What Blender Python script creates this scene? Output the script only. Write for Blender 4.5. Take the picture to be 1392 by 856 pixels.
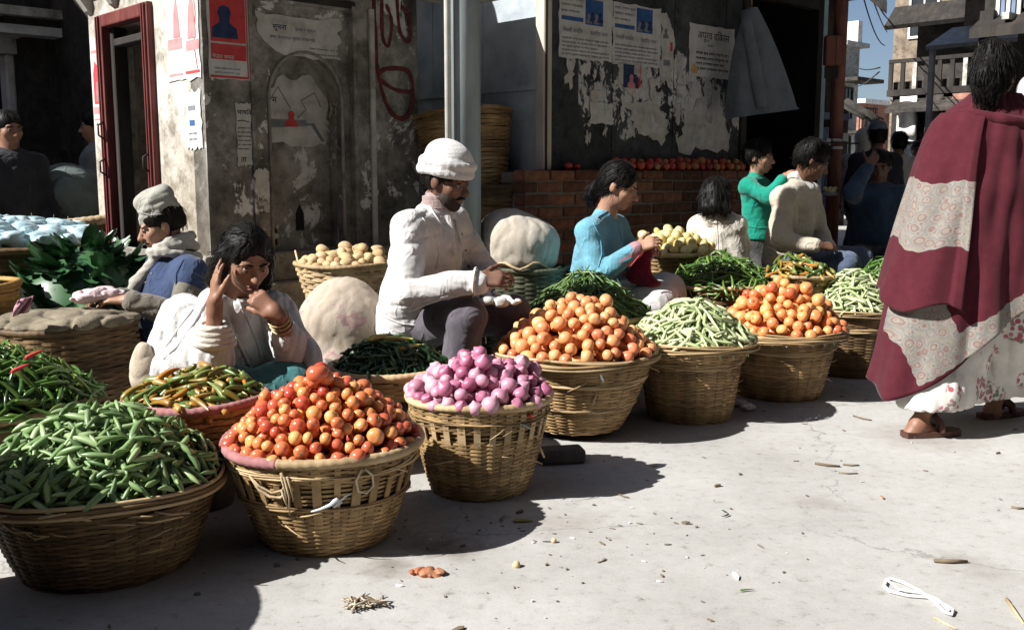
import bpy, bmesh, math, random
import numpy as np
from mathutils import Vector, Matrix, Euler
from mathutils import geometry as mgeo

for o in list(bpy.data.objects):
    bpy.data.objects.remove(o)
scene = bpy.context.scene
COL = scene.collection
random.seed(7)
RNG = np.random.default_rng(7)
PI = math.pi

# ------------------------------------------------------------------ camera
CAM_H = 1.10
PITCH = math.atan(190 / 1353.0)
FPX = 1353.0
cam_data = bpy.data.cameras.new('camera')
cam = bpy.data.objects.new('camera', cam_data)
COL.objects.link(cam)
cam_data.sensor_width = 36.0
cam_data.lens = 36.0 * FPX / 1392.0
cam_data.clip_start = 0.05
cam_data.clip_end = 500.0
cam.location = (0, 0, CAM_H)
cam.rotation_euler = (PI / 2 - PITCH, 0, 0)
scene.camera = cam

# ------------------------------------------------------------------ sky and sun
SUN_EL = math.radians(39)
SUN_H = Vector((-0.93, -0.367)).normalized()          # horizontal direction towards the sun
world = bpy.data.worlds.new('World')
scene.world = world
world.use_nodes = True
wn = world.node_tree.nodes
wl = world.node_tree.links
wn.clear()
sky = wn.new('ShaderNodeTexSky')
sky.sky_type = 'NISHITA'
sky.sun_disc = False
sky.sun_elevation = SUN_EL
sky.sun_rotation = math.atan2(SUN_H.x, SUN_H.y)
sky.altitude = 1300
sky.air_density = 0.8
sky.dust_density = 4.0
sky.ozone_density = 0.4
bg = wn.new('ShaderNodeBackground')
bg.inputs['Strength'].default_value = 0.05
wo = wn.new('ShaderNodeOutputWorld')
wl.new(sky.outputs[0], bg.inputs[0])
wl.new(bg.outputs[0], wo.inputs[0])
sun_data = bpy.data.lights.new('sun', 'SUN')
sun_data.energy = 5.0
sun_data.angle = math.radians(0.5)
sun_data.color = (1.0, 0.975, 0.935)
sun = bpy.data.objects.new('sun', sun_data)
COL.objects.link(sun)
SUN_DIR = Vector((SUN_H.x * math.cos(SUN_EL), SUN_H.y * math.cos(SUN_EL), math.sin(SUN_EL)))
sun.rotation_euler = SUN_DIR.to_track_quat('Z', 'Y').to_euler()
sun.location = SUN_DIR * 30

scene.view_settings.view_transform = 'Standard'
scene.view_settings.look = 'None'
scene.view_settings.gamma = 1.0
scene.view_settings.use_curve_mapping = False
scene.view_settings.exposure = 1.0
scene.render.engine = 'CYCLES'
scene.cycles.use_denoising = True
scene.cycles.max_bounces = 6
scene.cycles.diffuse_bounces = 3
scene.cycles.glossy_bounces = 2
scene.cycles.transmission_bounces = 3
scene.cycles.transparent_max_bounces = 6
scene.cycles.caustics_reflective = False
scene.cycles.caustics_refractive = False

# ------------------------------------------------------------------ measuring helpers
_c, _s = math.cos(PITCH), math.sin(PITCH)


def _ray(x, y):
    u = (x - 696) / FPX
    v = (428 - y) / FPX
    return Vector((u, _c + v * _s, -_s + v * _c))


def at(x, y, Y):
    """point of the place seen in direction (x, y) of the photo, Y metres away"""
    d = _ray(x, y)
    return Vector((0, 0, CAM_H)) + d * (Y / d.y)


def gnd(x, y, z=0.0):
    d = _ray(x, y)
    return Vector((0, 0, CAM_H)) + d * ((z - CAM_H) / d.z)


# ------------------------------------------------------------------ objects
def tag(o, label=None, cat=None, group=None, kind=None):
    if label: o['label'] = label
    if cat: o['category'] = cat
    if group: o['group'] = group
    if kind: o['kind'] = kind
    return o


def thing(name, label, cat, loc=(0, 0, 0), rz=0.0, group=None, kind=None):
    o = bpy.data.objects.new(name, None)
    o.empty_display_size = 0.05
    COL.objects.link(o)
    o.location = loc
    o.rotation_euler = (0, 0, rz)
    return tag(o, label, cat, group, kind)


def link(name, mesh, parent=None, loc=None, rot=None, scale=None):
    o = bpy.data.objects.new(name, mesh)
    COL.objects.link(o)
    if parent is not None: o.parent = parent
    if loc is not None: o.location = loc
    if rot is not None: o.rotation_euler = rot
    if scale is not None: o.scale = scale
    return o


def new_mesh(name, verts, faces, mat=None, smooth=True, mats=None, midx=None):
    me = bpy.data.meshes.new(name)
    if isinstance(verts, np.ndarray): verts = verts.tolist()
    if isinstance(faces, np.ndarray): faces = faces.tolist()
    me.from_pydata([tuple(v) for v in verts], [], faces)
    for m in (mats or ([mat] if mat else [])):
        me.materials.append(m)
    if midx is not None:
        me.polygons.foreach_set('material_index', midx)
    if smooth:
        me.polygons.foreach_set('use_smooth', [True] * len(me.polygons))
    me.update()
    return me


class MB:
    """collects simple solids; build() links them as ONE mesh object"""

    def __init__(self):
        self.v, self.f, self.m, self.r = [], [], [], []
        self.sm = []

    def _add(self, vs, fs, mi=0, rnd=None, smooth=False):
        n = len(self.v)
        self.v.extend([tuple(p) for p in vs])
        rnd = random.random() if rnd is None else rnd
        self.r.extend([rnd] * len(vs))
        for f in fs:
            self.f.append(tuple(i + n for i in f))
            self.m.append(mi)
            self.sm.append(smooth)

    def box(self, lo, hi, mi=0, M=None, rnd=None):
        x0, y0, z0 = lo
        x1, y1, z1 = hi
        vs = [Vector(p) for p in ((x0, y0, z0), (x1, y0, z0), (x1, y1, z0), (x0, y1, z0), (x0, y0, z1), (x1, y0, z1), (x1, y1, z1), (x0, y1, z1))]
        if M is not None: vs = [M @ p for p in vs]
        self._add(vs, [(0, 3, 2, 1), (4, 5, 6, 7), (0, 1, 5, 4), (1, 2, 6, 5), (2, 3, 7, 6), (3, 0, 4, 7)], mi, rnd)
        return self

    def tube(self, pts, rad, seg=8, mi=0, closed=False, flat=1.0, rnd=None, cap=True, up=None):
        pts = [Vector(p) for p in pts]
        n = len(pts)
        if not hasattr(rad, '__len__'): rad = [rad] * n
        vs, fs = [], []
        prev = None
        for i, p in enumerate(pts):
            if closed:
                t = (pts[(i + 1) % n] - pts[i - 1])
            else:
                t = (pts[min(i + 1, n - 1)] - pts[max(i - 1, 0)])
            t = t.normalized() if t.length > 1e-9 else Vector((0, 0, 1))
            if up is not None:
                a = Vector(up)
            elif prev is not None:
                a = prev
            else:
                a = Vector((0, 0, 1)) if abs(t.z) < .9 else Vector((1, 0, 0))
            a = a - t * a.dot(t)
            if a.length < 1e-6:
                a = t.orthogonal()
            a.normalize()
            b = t.cross(a)
            prev = a
            for k in range(seg):
                an = 2 * PI * k / seg
                vs.append(p + a * (math.cos(an) * rad[i]) + b * (math.sin(an) * rad[i] * flat))
        m = n if closed else n - 1
        for i in range(m):
            j = (i + 1) % n
            for k in range(seg):
                k2 = (k + 1) % seg
                fs.append((i * seg + k, i * seg + k2, j * seg + k2, j * seg + k))
        if cap and not closed:
            fs.append(tuple(range(seg - 1, -1, -1)))
            fs.append(tuple((n - 1) * seg + k for k in range(seg)))
        self._add(vs, fs, mi, rnd, True)
        return self

    def lathe(self, prof, seg=24, mi=0, c=(0, 0, 0), rnd=None, closed=False, wob=None):
        """prof: list of (r, z)"""
        vs, fs = [], []
        for r, z in prof:
            for k in range(seg):
                a = 2 * PI * k / seg
                rr = r * (1 + (wob(a, z) if wob else 0))
                vs.append((c[0] + rr * math.cos(a), c[1] + rr * math.sin(a), c[2] + z))
        for i in range(len(prof) - 1):
            for k in range(seg):
                k2 = (k + 1) % seg
                fs.append((i * seg + k, i * seg + k2, (i + 1) * seg + k2, (i + 1) * seg + k))
        if prof[0][0] > 1e-6: fs.append(tuple(range(seg - 1, -1, -1)))
        if prof[-1][0] > 1e-6: fs.append(tuple((len(prof) - 1) * seg + k for k in range(seg)))
        self._add(vs, fs, mi, rnd, True)
        return self

    def prism(self, poly, y0, y1, mi=0, axis='y', rnd=None):
        """poly: outline [(a, b)] extruded; axis y: (x, z) outline, axis z: (x, y), axis x: (y, z)"""
        def P(a, b, t):
            return {'y': (a, t, b), 'z': (a, b, t), 'x': (t, a, b)}[axis]
        n = len(poly)
        vs = [P(a, b, y0) for a, b in poly] + [P(a, b, y1) for a, b in poly]
        tri = mgeo.tessellate_polygon([[Vector((a, b, 0)) for a, b in poly]])
        fs = [tuple(t) for t in tri] + [tuple(n + i for i in reversed(t)) for t in tri]
        for i in range(n):
            j = (i + 1) % n
            fs.append((i, j, n + j, n + i))
        self._add(vs, fs, mi, rnd)
        return self

    def quadgrid(self, P, mi=0, rnd=None):
        """P: 2-D list of points"""
        a, b = len(P), len(P[0])
        vs = [p for row in P for p in row]
        fs = [(i * b + j, i * b + j + 1, (i + 1) * b + j + 1, (i + 1) * b + j) for i in range(a - 1) for j in range(b - 1)]
        self._add(vs, fs, mi, rnd, True)
        return self

    def mesh(self, name, mats, recalc=True):
        if not isinstance(mats, (list, tuple)): mats = [mats]
        me = bpy.data.meshes.new(name)
        me.from_pydata(self.v, [], self.f)
        for m in mats: me.materials.append(m)
        me.polygons.foreach_set('material_index', self.m)
        me.polygons.foreach_set('use_smooth', self.sm)
        at_ = me.attributes.new('rnd', 'FLOAT', 'POINT')
        at_.data.foreach_set('value', self.r)
        if recalc:
            bm = bmesh.new()
            bm.from_mesh(me)
            bmesh.ops.recalc_face_normals(bm, faces=bm.faces)
            bm.to_mesh(me)
            bm.free()
        me.update()
        return me

    def build(self, name, mats, parent=None, recalc=True, **kw):
        return link(name, self.mesh(name, mats, recalc), parent, **kw)


def solidify(o, t, off=-1):
    m = o.modifiers.new('thickness', 'SOLIDIFY')
    m.thickness = t
    m.offset = off
    return o


def subsurf(o, n=1):
    m = o.modifiers.new('smooth', 'SUBSURF')
    m.levels = m.render_levels = n
    return o


def bevel(o, w, n=1):
    m = o.modifiers.new('bevel', 'BEVEL')
    m.width = w
    m.segments = n
    m.limit_method = 'ANGLE'
    return o


# ------------------------------------------------------------------ materials
MATS = {}


def _new(name):
    m = bpy.data.materials.new(name)
    m.use_nodes = True
    nt = m.node_tree
    b = nt.nodes['Principled BSDF']
    MATS[name] = m
    return m, nt, b


def _ramp(nt, fac, stops, interp='LINEAR'):
    r = nt.nodes.new('ShaderNodeValToRGB')
    r.color_ramp.interpolation = interp
    el = r.color_ramp.elements
    while len(el) < len(stops): el.new(0.5)
    for e, (p, c) in zip(el, stops):
        e.position = p
        e.color = (*c, 1) if len(c) == 3 else c
    nt.links.new(fac, r.inputs[0])
    return r


def _noise(nt, scale=5, detail=6, rough=.6, stretch=(1, 1, 1), coord='Object', dist=0.0, rot=(0, 0, 0)):
    tc = nt.nodes.new('ShaderNodeTexCoord')
    mp = nt.nodes.new('ShaderNodeMapping')
    mp.inputs['Scale'].default_value = stretch
    mp.inputs['Rotation'].default_value = rot
    nt.links.new(tc.outputs[coord], mp.inputs[0])
    n = nt.nodes.new('ShaderNodeTexNoise')
    n.inputs['Scale'].default_value = scale
    n.inputs['Detail'].default_value = detail
    n.inputs['Roughness'].default_value = rough
    n.inputs['Distortion'].default_value = dist
    nt.links.new(mp.outputs[0], n.inputs['Vector'])
    return n


def _mix(nt, fac, a, b, mode='MIX'):
    m = nt.nodes.new('ShaderNodeMix')
    m.data_type = 'RGBA'
    m.blend_type = mode
    for sock, val in ((m.inputs[0], fac), (m.inputs[6], a), (m.inputs[7], b)):
        if hasattr(val, 'links'):
            nt.links.new(val, sock)
        elif isinstance(val, (int, float)):
            sock.default_value = val
        else:
            sock.default_value = (*val, 1) if len(val) == 3 else val
    return m.outputs[2]


def _math(nt, op, a, b=0.0, clamp=False):
    m = nt.nodes.new('ShaderNodeMath')
    m.operation = op
    m.use_clamp = clamp
    for sock, val in ((m.inputs[0], a), (m.inputs[1], b)):
        if hasattr(val, 'links'):
            nt.links.new(val, sock)
        else:
            sock.default_value = val
    return m.outputs[0]


def _bump(nt, b, height, strength=.4, dist=.01):
    n = nt.nodes.new('ShaderNodeBump')
    n.inputs['Strength'].default_value = strength
    n.inputs['Distance'].default_value = dist
    nt.links.new(height, n.inputs['Height'])
    nt.links.new(n.outputs[0], b.inputs['Normal'])
    return n


def mat(name, stops, scale=6, detail=6, rough=.8, bump=.0, bscale=None, stretch=(1, 1, 1), coord='Object', spec=.3, rndv=0.0, objv=0.0,
        bdist=.004, metal=0.0, sss=0.0, nrough=.6, coat=0.0, sheen=0.0):
    """procedural material: noise -> colour ramp, optional bump, optional per-piece (attribute rnd) or per-object value jitter"""
    if name in MATS: return MATS[name]
    m, nt, b = _new(name)
    if not isinstance(stops[0][0], (int, float)) or len(stops[0]) == 3:
        n_ = len(stops)
        stops = [(.3 + .4 * i / max(1, n_ - 1), c) for i, c in enumerate(stops)]
    n = _noise(nt, scale, detail, nrough, stretch, coord)
    r = _ramp(nt, n.outputs[0], stops)
    out = r.outputs[0]
    if rndv or objv:
        if rndv:
            a = nt.nodes.new('ShaderNodeAttribute')
            a.attribute_name = 'rnd'
            src, amt = a.outputs['Fac'], rndv
        else:
            a = nt.nodes.new('ShaderNodeObjectInfo')
            src, amt = a.outputs['Random'], objv
        v = _math(nt, 'MULTIPLY_ADD', src, 2 * amt)
        v.node.inputs[2].default_value = 1 - amt
        h = nt.nodes.new('ShaderNodeHueSaturation')
        nt.links.new(v, h.inputs['Value'])
        nt.links.new(out, h.inputs['Color'])
        out = h.outputs[0]
    nt.links.new(out, b.inputs['Base Color'])
    b.inputs['Roughness'].default_value = rough
    b.inputs['Specular IOR Level'].default_value = spec
    b.inputs['Metallic'].default_value = metal
    if sheen: b.inputs['Sheen Weight'].default_value = sheen
    if coat: b.inputs['Coat Weight'].default_value = coat
    if sss:
        b.inputs['Subsurface Weight'].default_value = sss
        b.inputs['Subsurface Radius'].default_value = (.01, .004, .002)
    if bump:
        n2 = _noise(nt, bscale or scale * 6, 5, .6, stretch, coord)
        _bump(nt, b, n2.outputs[0], bump, bdist)
    return m
# =================================================================== ground
def ground_material():
    m, nt, b = _new('dusty_ground')
    big = _noise(nt, .8, 8, .65)
    fine = _noise(nt, 22, 8, .7)
    grit = _noise(nt, 140, 4, .7)
    c1 = _ramp(nt, big.outputs[0], [(.26, (.22, .212, .198)), (.40, (.345, .338, .322)), (.55, (.41, .404, .388)), (.72, (.45, .445, .43))]).outputs[0]
    c2 = _ramp(nt, fine.outputs[0], [(.30, (.58, .56, .53)), (.42, (.93, .92, .91)), (.75, (1.05, 1.05, 1.05))]).outputs[0]
    col = _mix(nt, 1.0, c1, c2, 'MULTIPLY')
    c3 = _ramp(nt, grit.outputs[0], [(.30, (.45, .43, .40)), (.42, (1, 1, 1)), (.68, (1, 1, 1)), (.8, (1.15, 1.15, 1.12))]).outputs[0]
    col = _mix(nt, .75, col, c3, 'MULTIPLY')
    # damp soil trodden off the sacks: stains with shapes of their own
    tc = nt.nodes.new('ShaderNodeTexCoord')
    w = _noise(nt, 9, 3, .65)
    for (sx, sy, rr, amt) in ((-.20, 2.86, .16, .6), (-.33, 2.70, .10, .45), (1.05, 3.25, .1, .25), (1.3, 2.72, .14, .25), (1.75, 4.1, .3, .3), (.15, 3.05, .2, .25)):
        sub = nt.nodes.new('ShaderNodeVectorMath')
        sub.operation = 'DISTANCE'
        nt.links.new(tc.outputs['Object'], sub.inputs[0])
        sub.inputs[1].default_value = (sx, sy, 0)
        d = _math(nt, 'ADD', sub.outputs['Value'], _math(nt, 'MULTIPLY', _math(nt, 'SUBTRACT', w.outputs[0], .5), .28))
        k = _math(nt, 'MULTIPLY', _math(nt, 'SUBTRACT', 1.0, _math(nt, 'DIVIDE', d, rr), True), amt * 1.6, True)
        col = _mix(nt, k, col, (.16, .135, .11))
    vc = nt.nodes.new('ShaderNodeTexVoronoi'); vc.feature = 'DISTANCE_TO_EDGE'; vc.inputs['Scale'].default_value = .55
    wv = _noise(nt, 2.5, 5, .6)
    vv = nt.nodes.new('ShaderNodeVectorMath'); vv.operation = 'MULTIPLY_ADD'; vv.inputs[1].default_value = (.5, .5, .5)
    nt.links.new(wv.outputs['Color'], vv.inputs[0]); nt.links.new(tc.outputs['Object'], vv.inputs[2]); nt.links.new(vv.outputs[0], vc.inputs['Vector'])
    crack = _ramp(nt, vc.outputs['Distance'], [(.0, (1, 1, 1)), (.0035, (0, 0, 0))]).outputs[0]
    crack = _math(nt, 'MULTIPLY', crack, _math(nt, 'GREATER_THAN', big.outputs[0], .47))
    col = _mix(nt, _math(nt, 'MULTIPLY', crack, .55), col, (.14, .13, .12))
    nt.links.new(col, b.inputs['Base Color'])
    b.inputs['Roughness'].default_value = .92
    b.inputs['Specular IOR Level'].default_value = .15
    h = _math(nt, 'ADD', _math(nt, 'MULTIPLY', fine.outputs[0], 1.0), _math(nt, 'MULTIPLY', grit.outputs[0], .35))
    _bump(nt, b, h, .3, .004)
    return m


mb = MB()
xs = [-150, -40, -15, -6, -3, 0, 3, 6, 15, 40, 150]
ys = [-60, -20, -5, 0, 3, 6, 9, 15, 30, 70, 250]
mb.quadgrid([[(x, y, 0) for x in xs] for y in ys])
gr = mb.build('ground', ground_material())
for p in gr.data.polygons: p.use_smooth = False
if gr.data.polygons[0].normal.z < 0: gr.data.flip_normals()
tag(gr, kind='structure')


# =================================================================== wall materials
def plaster(name, base, grime, paper=None, amt=.5, seed=0.0, dark_low=None, scale=1.0):
    """old plaster: base coat, grime patches, optional scraps of torn paper"""
    m, nt, b = _new(name)
    n1 = _noise(nt, 2.2 * scale, 9, .7, rot=(seed, seed * .7, seed * 1.3))
    n2 = _noise(nt, 9 * scale, 8, .72, rot=(seed * 1.1, seed, .3))
    n3 = _noise(nt, 45, 6, .7)
    col = _ramp(nt, n1.outputs[0], [(.5 - amt * .4, grime[0]), (.5, grime[1]), (.5 + amt * .35, base)]).outputs[0]
    k = _ramp(nt, n2.outputs[0], [(.36, (.42, .40, .37)), (.52, (1, 1, 1)), (.7, (1.12, 1.1, 1.06))]).outputs[0]
    col = _mix(nt, .8, col, k, 'MULTIPLY')
    if dark_low:
        tc = nt.nodes.new('ShaderNodeTexCoord')
        sp = nt.nodes.new('ShaderNodeSeparateXYZ')
        nt.links.new(tc.outputs['Object'], sp.inputs[0])
        z = _math(nt, 'ADD', sp.outputs[2], _math(nt, 'MULTIPLY', _math(nt, 'SUBTRACT', n2.outputs[0], .5), 1.3))
        z = _math(nt, 'DIVIDE', _math(nt, 'SUBTRACT', z, dark_low[0]), dark_low[1], True)
        col = _mix(nt, z, _mix(nt, .75, col, dark_low[2], 'MULTIPLY'), col)
    if paper:
        n4 = _noise(nt, paper.get('scale', 4.5), 9, .74, stretch=paper.get('stretch', (1, 1, .8)), dist=.4)
        t = paper.get('t', .56)
        f = _ramp(nt, n4.outputs[0], [(t, (0, 0, 0)), (t + .012, (1, 1, 1))]).outputs[0]
        zl = paper.get('z')
        if zl:
            tc = nt.nodes.new('ShaderNodeTexCoord')
            sp = nt.nodes.new('ShaderNodeSeparateXYZ')
            nt.links.new(tc.outputs['Object'], sp.inputs[0])
            zz = _math(nt, 'ADD', sp.outputs[2], _math(nt, 'MULTIPLY', _math(nt, 'SUBTRACT', n1.outputs[0], .5), .5))
            f = _math(nt, 'MULTIPLY', f, _math(nt, 'GREATER_THAN', zz, zl[0]))
            f = _math(nt, 'MULTIPLY', f, _math(nt, 'LESS_THAN', zz, zl[1]))
        pc = _ramp(nt, n2.outputs[0], [(.3, (.30, .29, .27)), (.5, paper['col']), (.75, (.72, .71, .68))]).outputs[0]
        col = _mix(nt, f, col, pc)
    nt.links.new(col, b.inputs['Base Color'])
    b.inputs['Roughness'].default_value = .9
    b.inputs['Specular IOR Level'].default_value = .2
    h = _math(nt, 'ADD', n2.outputs[0], _math(nt, 'MULTIPLY', n3.outputs[0], .5))
    _bump(nt, b, h, .6, .012)
    return m


PL_WHITE = plaster('whitewashed_plaster', (.62, .60, .56), ((.25, .22, .18), (.50, .47, .42)), amt=.42, dark_low=(.7, .9, (.62, .55, .45)))
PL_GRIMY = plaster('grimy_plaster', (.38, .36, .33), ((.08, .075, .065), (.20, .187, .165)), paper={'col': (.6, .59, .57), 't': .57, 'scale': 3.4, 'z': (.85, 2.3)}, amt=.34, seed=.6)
PL_NICHE = plaster('niche_plaster', (.40, .38, .35), ((.13, .12, .10), (.25, .235, .21)), paper={'col': (.58, .57, .55), 't': .57, 'scale': 5, 'z': (.7, 1.5)}, amt=.5, seed=1.7)
PL_PLINTH = plaster('plinth_plaster', (.34, .32, .29), ((.14, .13, .115), (.25, .235, .21)), amt=.5, seed=2.3)
STONE_TRIM = mat('weathered_trim', [(.33, (.20, .185, .16)), (.5, (.42, .40, .36)), (.68, (.58, .56, .52))], 7, 8, .9, .5, 40)
MAROON_WOOD = mat('maroon_painted_wood', [(.3, (.065, .018, .016)), (.5, (.12, .028, .026)), (.72, (.19, .06, .05))], 12, 7, .55, .35, 50, stretch=(1, 1, .25))
DARK_WOOD = mat('dark_old_wood', [(.3, (.012, .010, .009)), (.55, (.03, .025, .021)), (.75, (.055, .045, .037))], 8, 8, .75, .4, 50, stretch=(1, 1, .2))
BLACK_IN = mat('unlit_interior_black', [(.3, (.012, .011, .011)), (.7, (.025, .023, .022))], 4, 4, .95)  # near-black colour holds the shade of rooms, chamber and holes
BOARD = plaster('tarred_board', (.085, .095, .10), ((.025, .028, .03), (.05, .056, .06)), paper={'col': (.52, .52, .51), 't': .495, 'scale': 5.5, 'z': (1.38, 1.98), 'stretch': (1, 1, .6)}, amt=.5, seed=3.1)
BOARD_PLAIN = plaster('tarred_board_plain', (.085, .095, .10), ((.025, .028, .03), (.05, .056, .06)), amt=.5, seed=3.4)
SHEET = mat('pale_painted_sheet', [(.3, (.25, .29, .32)), (.5, (.37, .41, .44)), (.7, (.46, .50, .52))], 5, 8, .7, .25, 30)
POST_WOOD = mat('pale_grey_wood', [(.3, (.30, .26, .21)), (.5, (.46, .41, .34)), (.7, (.58, .53, .45))], 9, 7, .8, .4, 45, stretch=(1, 1, .2))
BRICK = mat('old_red_brick', [(.3, (.075, .033, .022)), (.5, (.145, .06, .038)), (.7, (.21, .092, .06))], 18, 7, .9, .6, 70, objv=.45)
MORTAR = mat('dirty_mortar', [(.3, (.10, .09, .078)), (.6, (.19, .172, .15))], 20, 6, .95, .5, 60)
PAPER = mat('poster_paper', [(.3, (.38, .375, .36)), (.5, (.52, .52, .505)), (.7, (.60, .60, .58))], 9, 6, .85, .15, 40)
PAPER_OLD = mat('aged_poster_paper', [(.3, (.30, .285, .25)), (.5, (.47, .455, .42)), (.7, (.58, .565, .53))], 9, 8, .9, .2, 40)
INK_RED = mat('red_print', [(.3, (.42, .035, .04)), (.7, (.56, .07, .07))], 14, 6, .8)
INK_BLUE = mat('blue_print', [(.3, (.02, .07, .22)), (.7, (.05, .13, .32))], 14, 6, .8)
INK_NAVY = mat('navy_print', [(.3, (.012, .025, .075)), (.7, (.03, .05, .12))], 14, 6, .8)
INK_BLACK = mat('black_print', [(.3, (.02, .02, .02)), (.7, (.06, .06, .06))], 14, 6, .8)
INK_PINK = mat('faded_pink_print', [(.3, (.45, .16, .17)), (.7, (.58, .28, .28))], 14, 6, .8)
INK_GREY = mat('grey_print', [(.3, (.12, .13, .15)), (.7, (.24, .25, .27))], 14, 6, .8)
PAINT_RED = mat('red_wall_paint', [(.35, (.055, .018, .016)), (.6, (.16, .03, .026))], 20, 7, .85)

# =================================================================== lettering
_font_obj = bpy.data.curves.new('lettering', 'FONT')
_TXT = {}


def text_mesh(body, size, mat_, align='LEFT', shear=0):
    key = (body, size, mat_.name, align)
    if key in _TXT: return _TXT[key]
    cu = bpy.data.curves.new('lettering', 'FONT')
    cu.body = body
    cu.size = size
    cu.align_x = align
    cu.offset = size * .008
    cu.resolution_u = 2
    tmp = bpy.data.objects.new('lettering', cu)
    COL.objects.link(tmp)
    dg = bpy.context.evaluated_depsgraph_get()
    me = bpy.data.meshes.new_from_object(tmp.evaluated_get(dg))
    bpy.data.objects.remove(tmp)
    bpy.data.curves.remove(cu)
    me.materials.clear()
    me.materials.append(mat_)
    _TXT[key] = me
    return me


def sheet_outline(w, h, torn=.006, seed=0, n=9, bites=()):
    """outline of a paper sheet (x 0..w, z 0..h) with slightly torn edges"""
    r = random.Random(seed)
    pts = []
    for i in range(n): pts.append((w * i / n, r.uniform(-torn, torn)))
    for i in range(n): pts.append((w + r.uniform(-torn, torn), h * i / n))
    for i in range(n): pts.append((w - w * i / n, h + r.uniform(-torn, torn)))
    for i in range(n): pts.append((r.uniform(-torn, torn), h - h * i / n))
    out = []
    for x, z in pts:
        for (bx, bz, br) in bites:
            d = math.hypot(x - bx, z - bz)
            if d < br:
                k = br / max(d, 1e-3)
                # push the outline in towards the sheet's middle
                x += (w / 2 - x) * min(.45, (br - d) / w * 1.2)
                z += (h / 2 - z) * min(.45, (br - d) / h * 1.2)
        out.append((x, z))
    return out


def poster(label, frame, x, z, w, h, prints, paper=PAPER, torn=.006, seed=0, bites=(), group=None, tilt=0.0, name='poster', off=.005):
    """a thin sheet pasted on a wall; frame: wall matrix whose local XZ plane is the wall face (y points into the wall)"""
    t = thing(name, label, name if name in ('poster', 'notice') else 'poster', group=group)
    t.matrix_local = frame @ Matrix.Translation((x, -off, z)) @ Matrix.Rotation(tilt, 4, 'Y')
    mb = MB()
    mb.prism(sheet_outline(w, h, torn, seed, bites=bites), -.0008, .0012)
    mb.build('paper', paper, t)
    for pr in prints:
        kind = pr[0]
        if kind == 'rect':
            _, x0, z0, x1, z1, m_ = pr
            mb = MB(); mb.box((x0, -.0022, z0), (x1, -.0012, z1)); mb.build('printed_block', m_, t)
        elif kind == 'poly':
            _, pts, m_ = pr[:3]
            lift = pr[3] if len(pr) > 3 else .0034
            mb = MB(); mb.prism(pts, -lift, -lift + .001); mb.build('printed_figure', m_, t)
        elif kind == 'text':
            _, x0, z0, size, body, m_ = pr
            link('lettering', text_mesh(body, size, m_), t, loc=(x0, -.0026, z0), rot=(PI / 2, 0, 0))
        elif kind == 'lines':
            _, x0, z0, x1, n, dz, th, m_ = pr
            mb = MB()
            r = random.Random(seed + 5)
            for i in range(n):
                xx = x0
                end = x1 - (r.random() * .25 * (x1 - x0) if i % 3 == 2 else 0)
                while xx < end:
                    ww = r.uniform(.5, 2.2) * th * 4
                    ww = min(ww, end - xx)
                    zz = z0 - i * dz
                    mb.box((xx, -.0022, zz), (xx + ww, -.0012, zz + th * .35))
                    q = xx
                    while q < xx + ww:                  # letter stems hanging from the head-stroke
                        mb.box((q, -.0021, zz - th * r.uniform(.4, .95)), (q + th * .3, -.0013, zz))
                        q += th * r.uniform(.5, 1.0)
                    xx += ww + th * 1.0
            mb.build('small_print', m_, t)
        elif kind == 'stroke':
            _, pts, wd, m_ = pr
            mb = MB(); mb.tube([(a, -.002, c) for a, c in pts], wd, 6, flat=1.0); o = mb.build('printed_stroke', m_, t)
            o.scale = (1, .3, 1)
    return t


WALL_ROT = math.radians(43)
R43 = Matrix.Rotation(WALL_ROT, 4, 'Z')

# =================================================================== the little shrine at the corner
SHR = Vector((-1.61, 5.30, 0))
shrine = thing('shrine', 'small square plastered shrine with a red-framed door and an arched niche', 'shrine', SHR, WALL_ROT)
SHR_M = Matrix.Translation(SHR) @ R43
W, D = 1.41, 1.52
WALL_TOP = 2.2

# plinth: three steps
mb = MB(); mb.box((-.22, -.24, 0), (W + .06, D + .2, .34)); bevel(mb.build('plinth_step', PL_PLINTH, shrine), .02, 2)
mb = MB(); mb.box((-.13, -.14, .34), (W + .04, D + .12, .515)); bevel(mb.build('plinth_step', PL_PLINTH, shrine), .015, 2)
mb = MB(); mb.box((-.055, -.055, .515), (W + .02, D + .05, .675)); bevel(mb.build('plinth_step', PL_PLINTH, shrine), .012, 2)

# lit wall (x = 0), with the door opening cut in
dy0, dy1, dz0, dz1 = .64, 1.24, .675, 1.985
mb = MB()
mb.box((0, .0, .675), (.16, dy0, WALL_TOP))
mb.box((0, dy1, .675), (.16, D, WALL_TOP))
mb.box((0, dy0, dz1), (.16, dy1, WALL_TOP))
mb.box((.16, D - .14, .675), (W, D, WALL_TOP))
mb.box((W - .12, .14, .675), (W, D - .14, WALL_TOP))
mb.build('whitewashed_wall', PL_WHITE, shrine)

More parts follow.
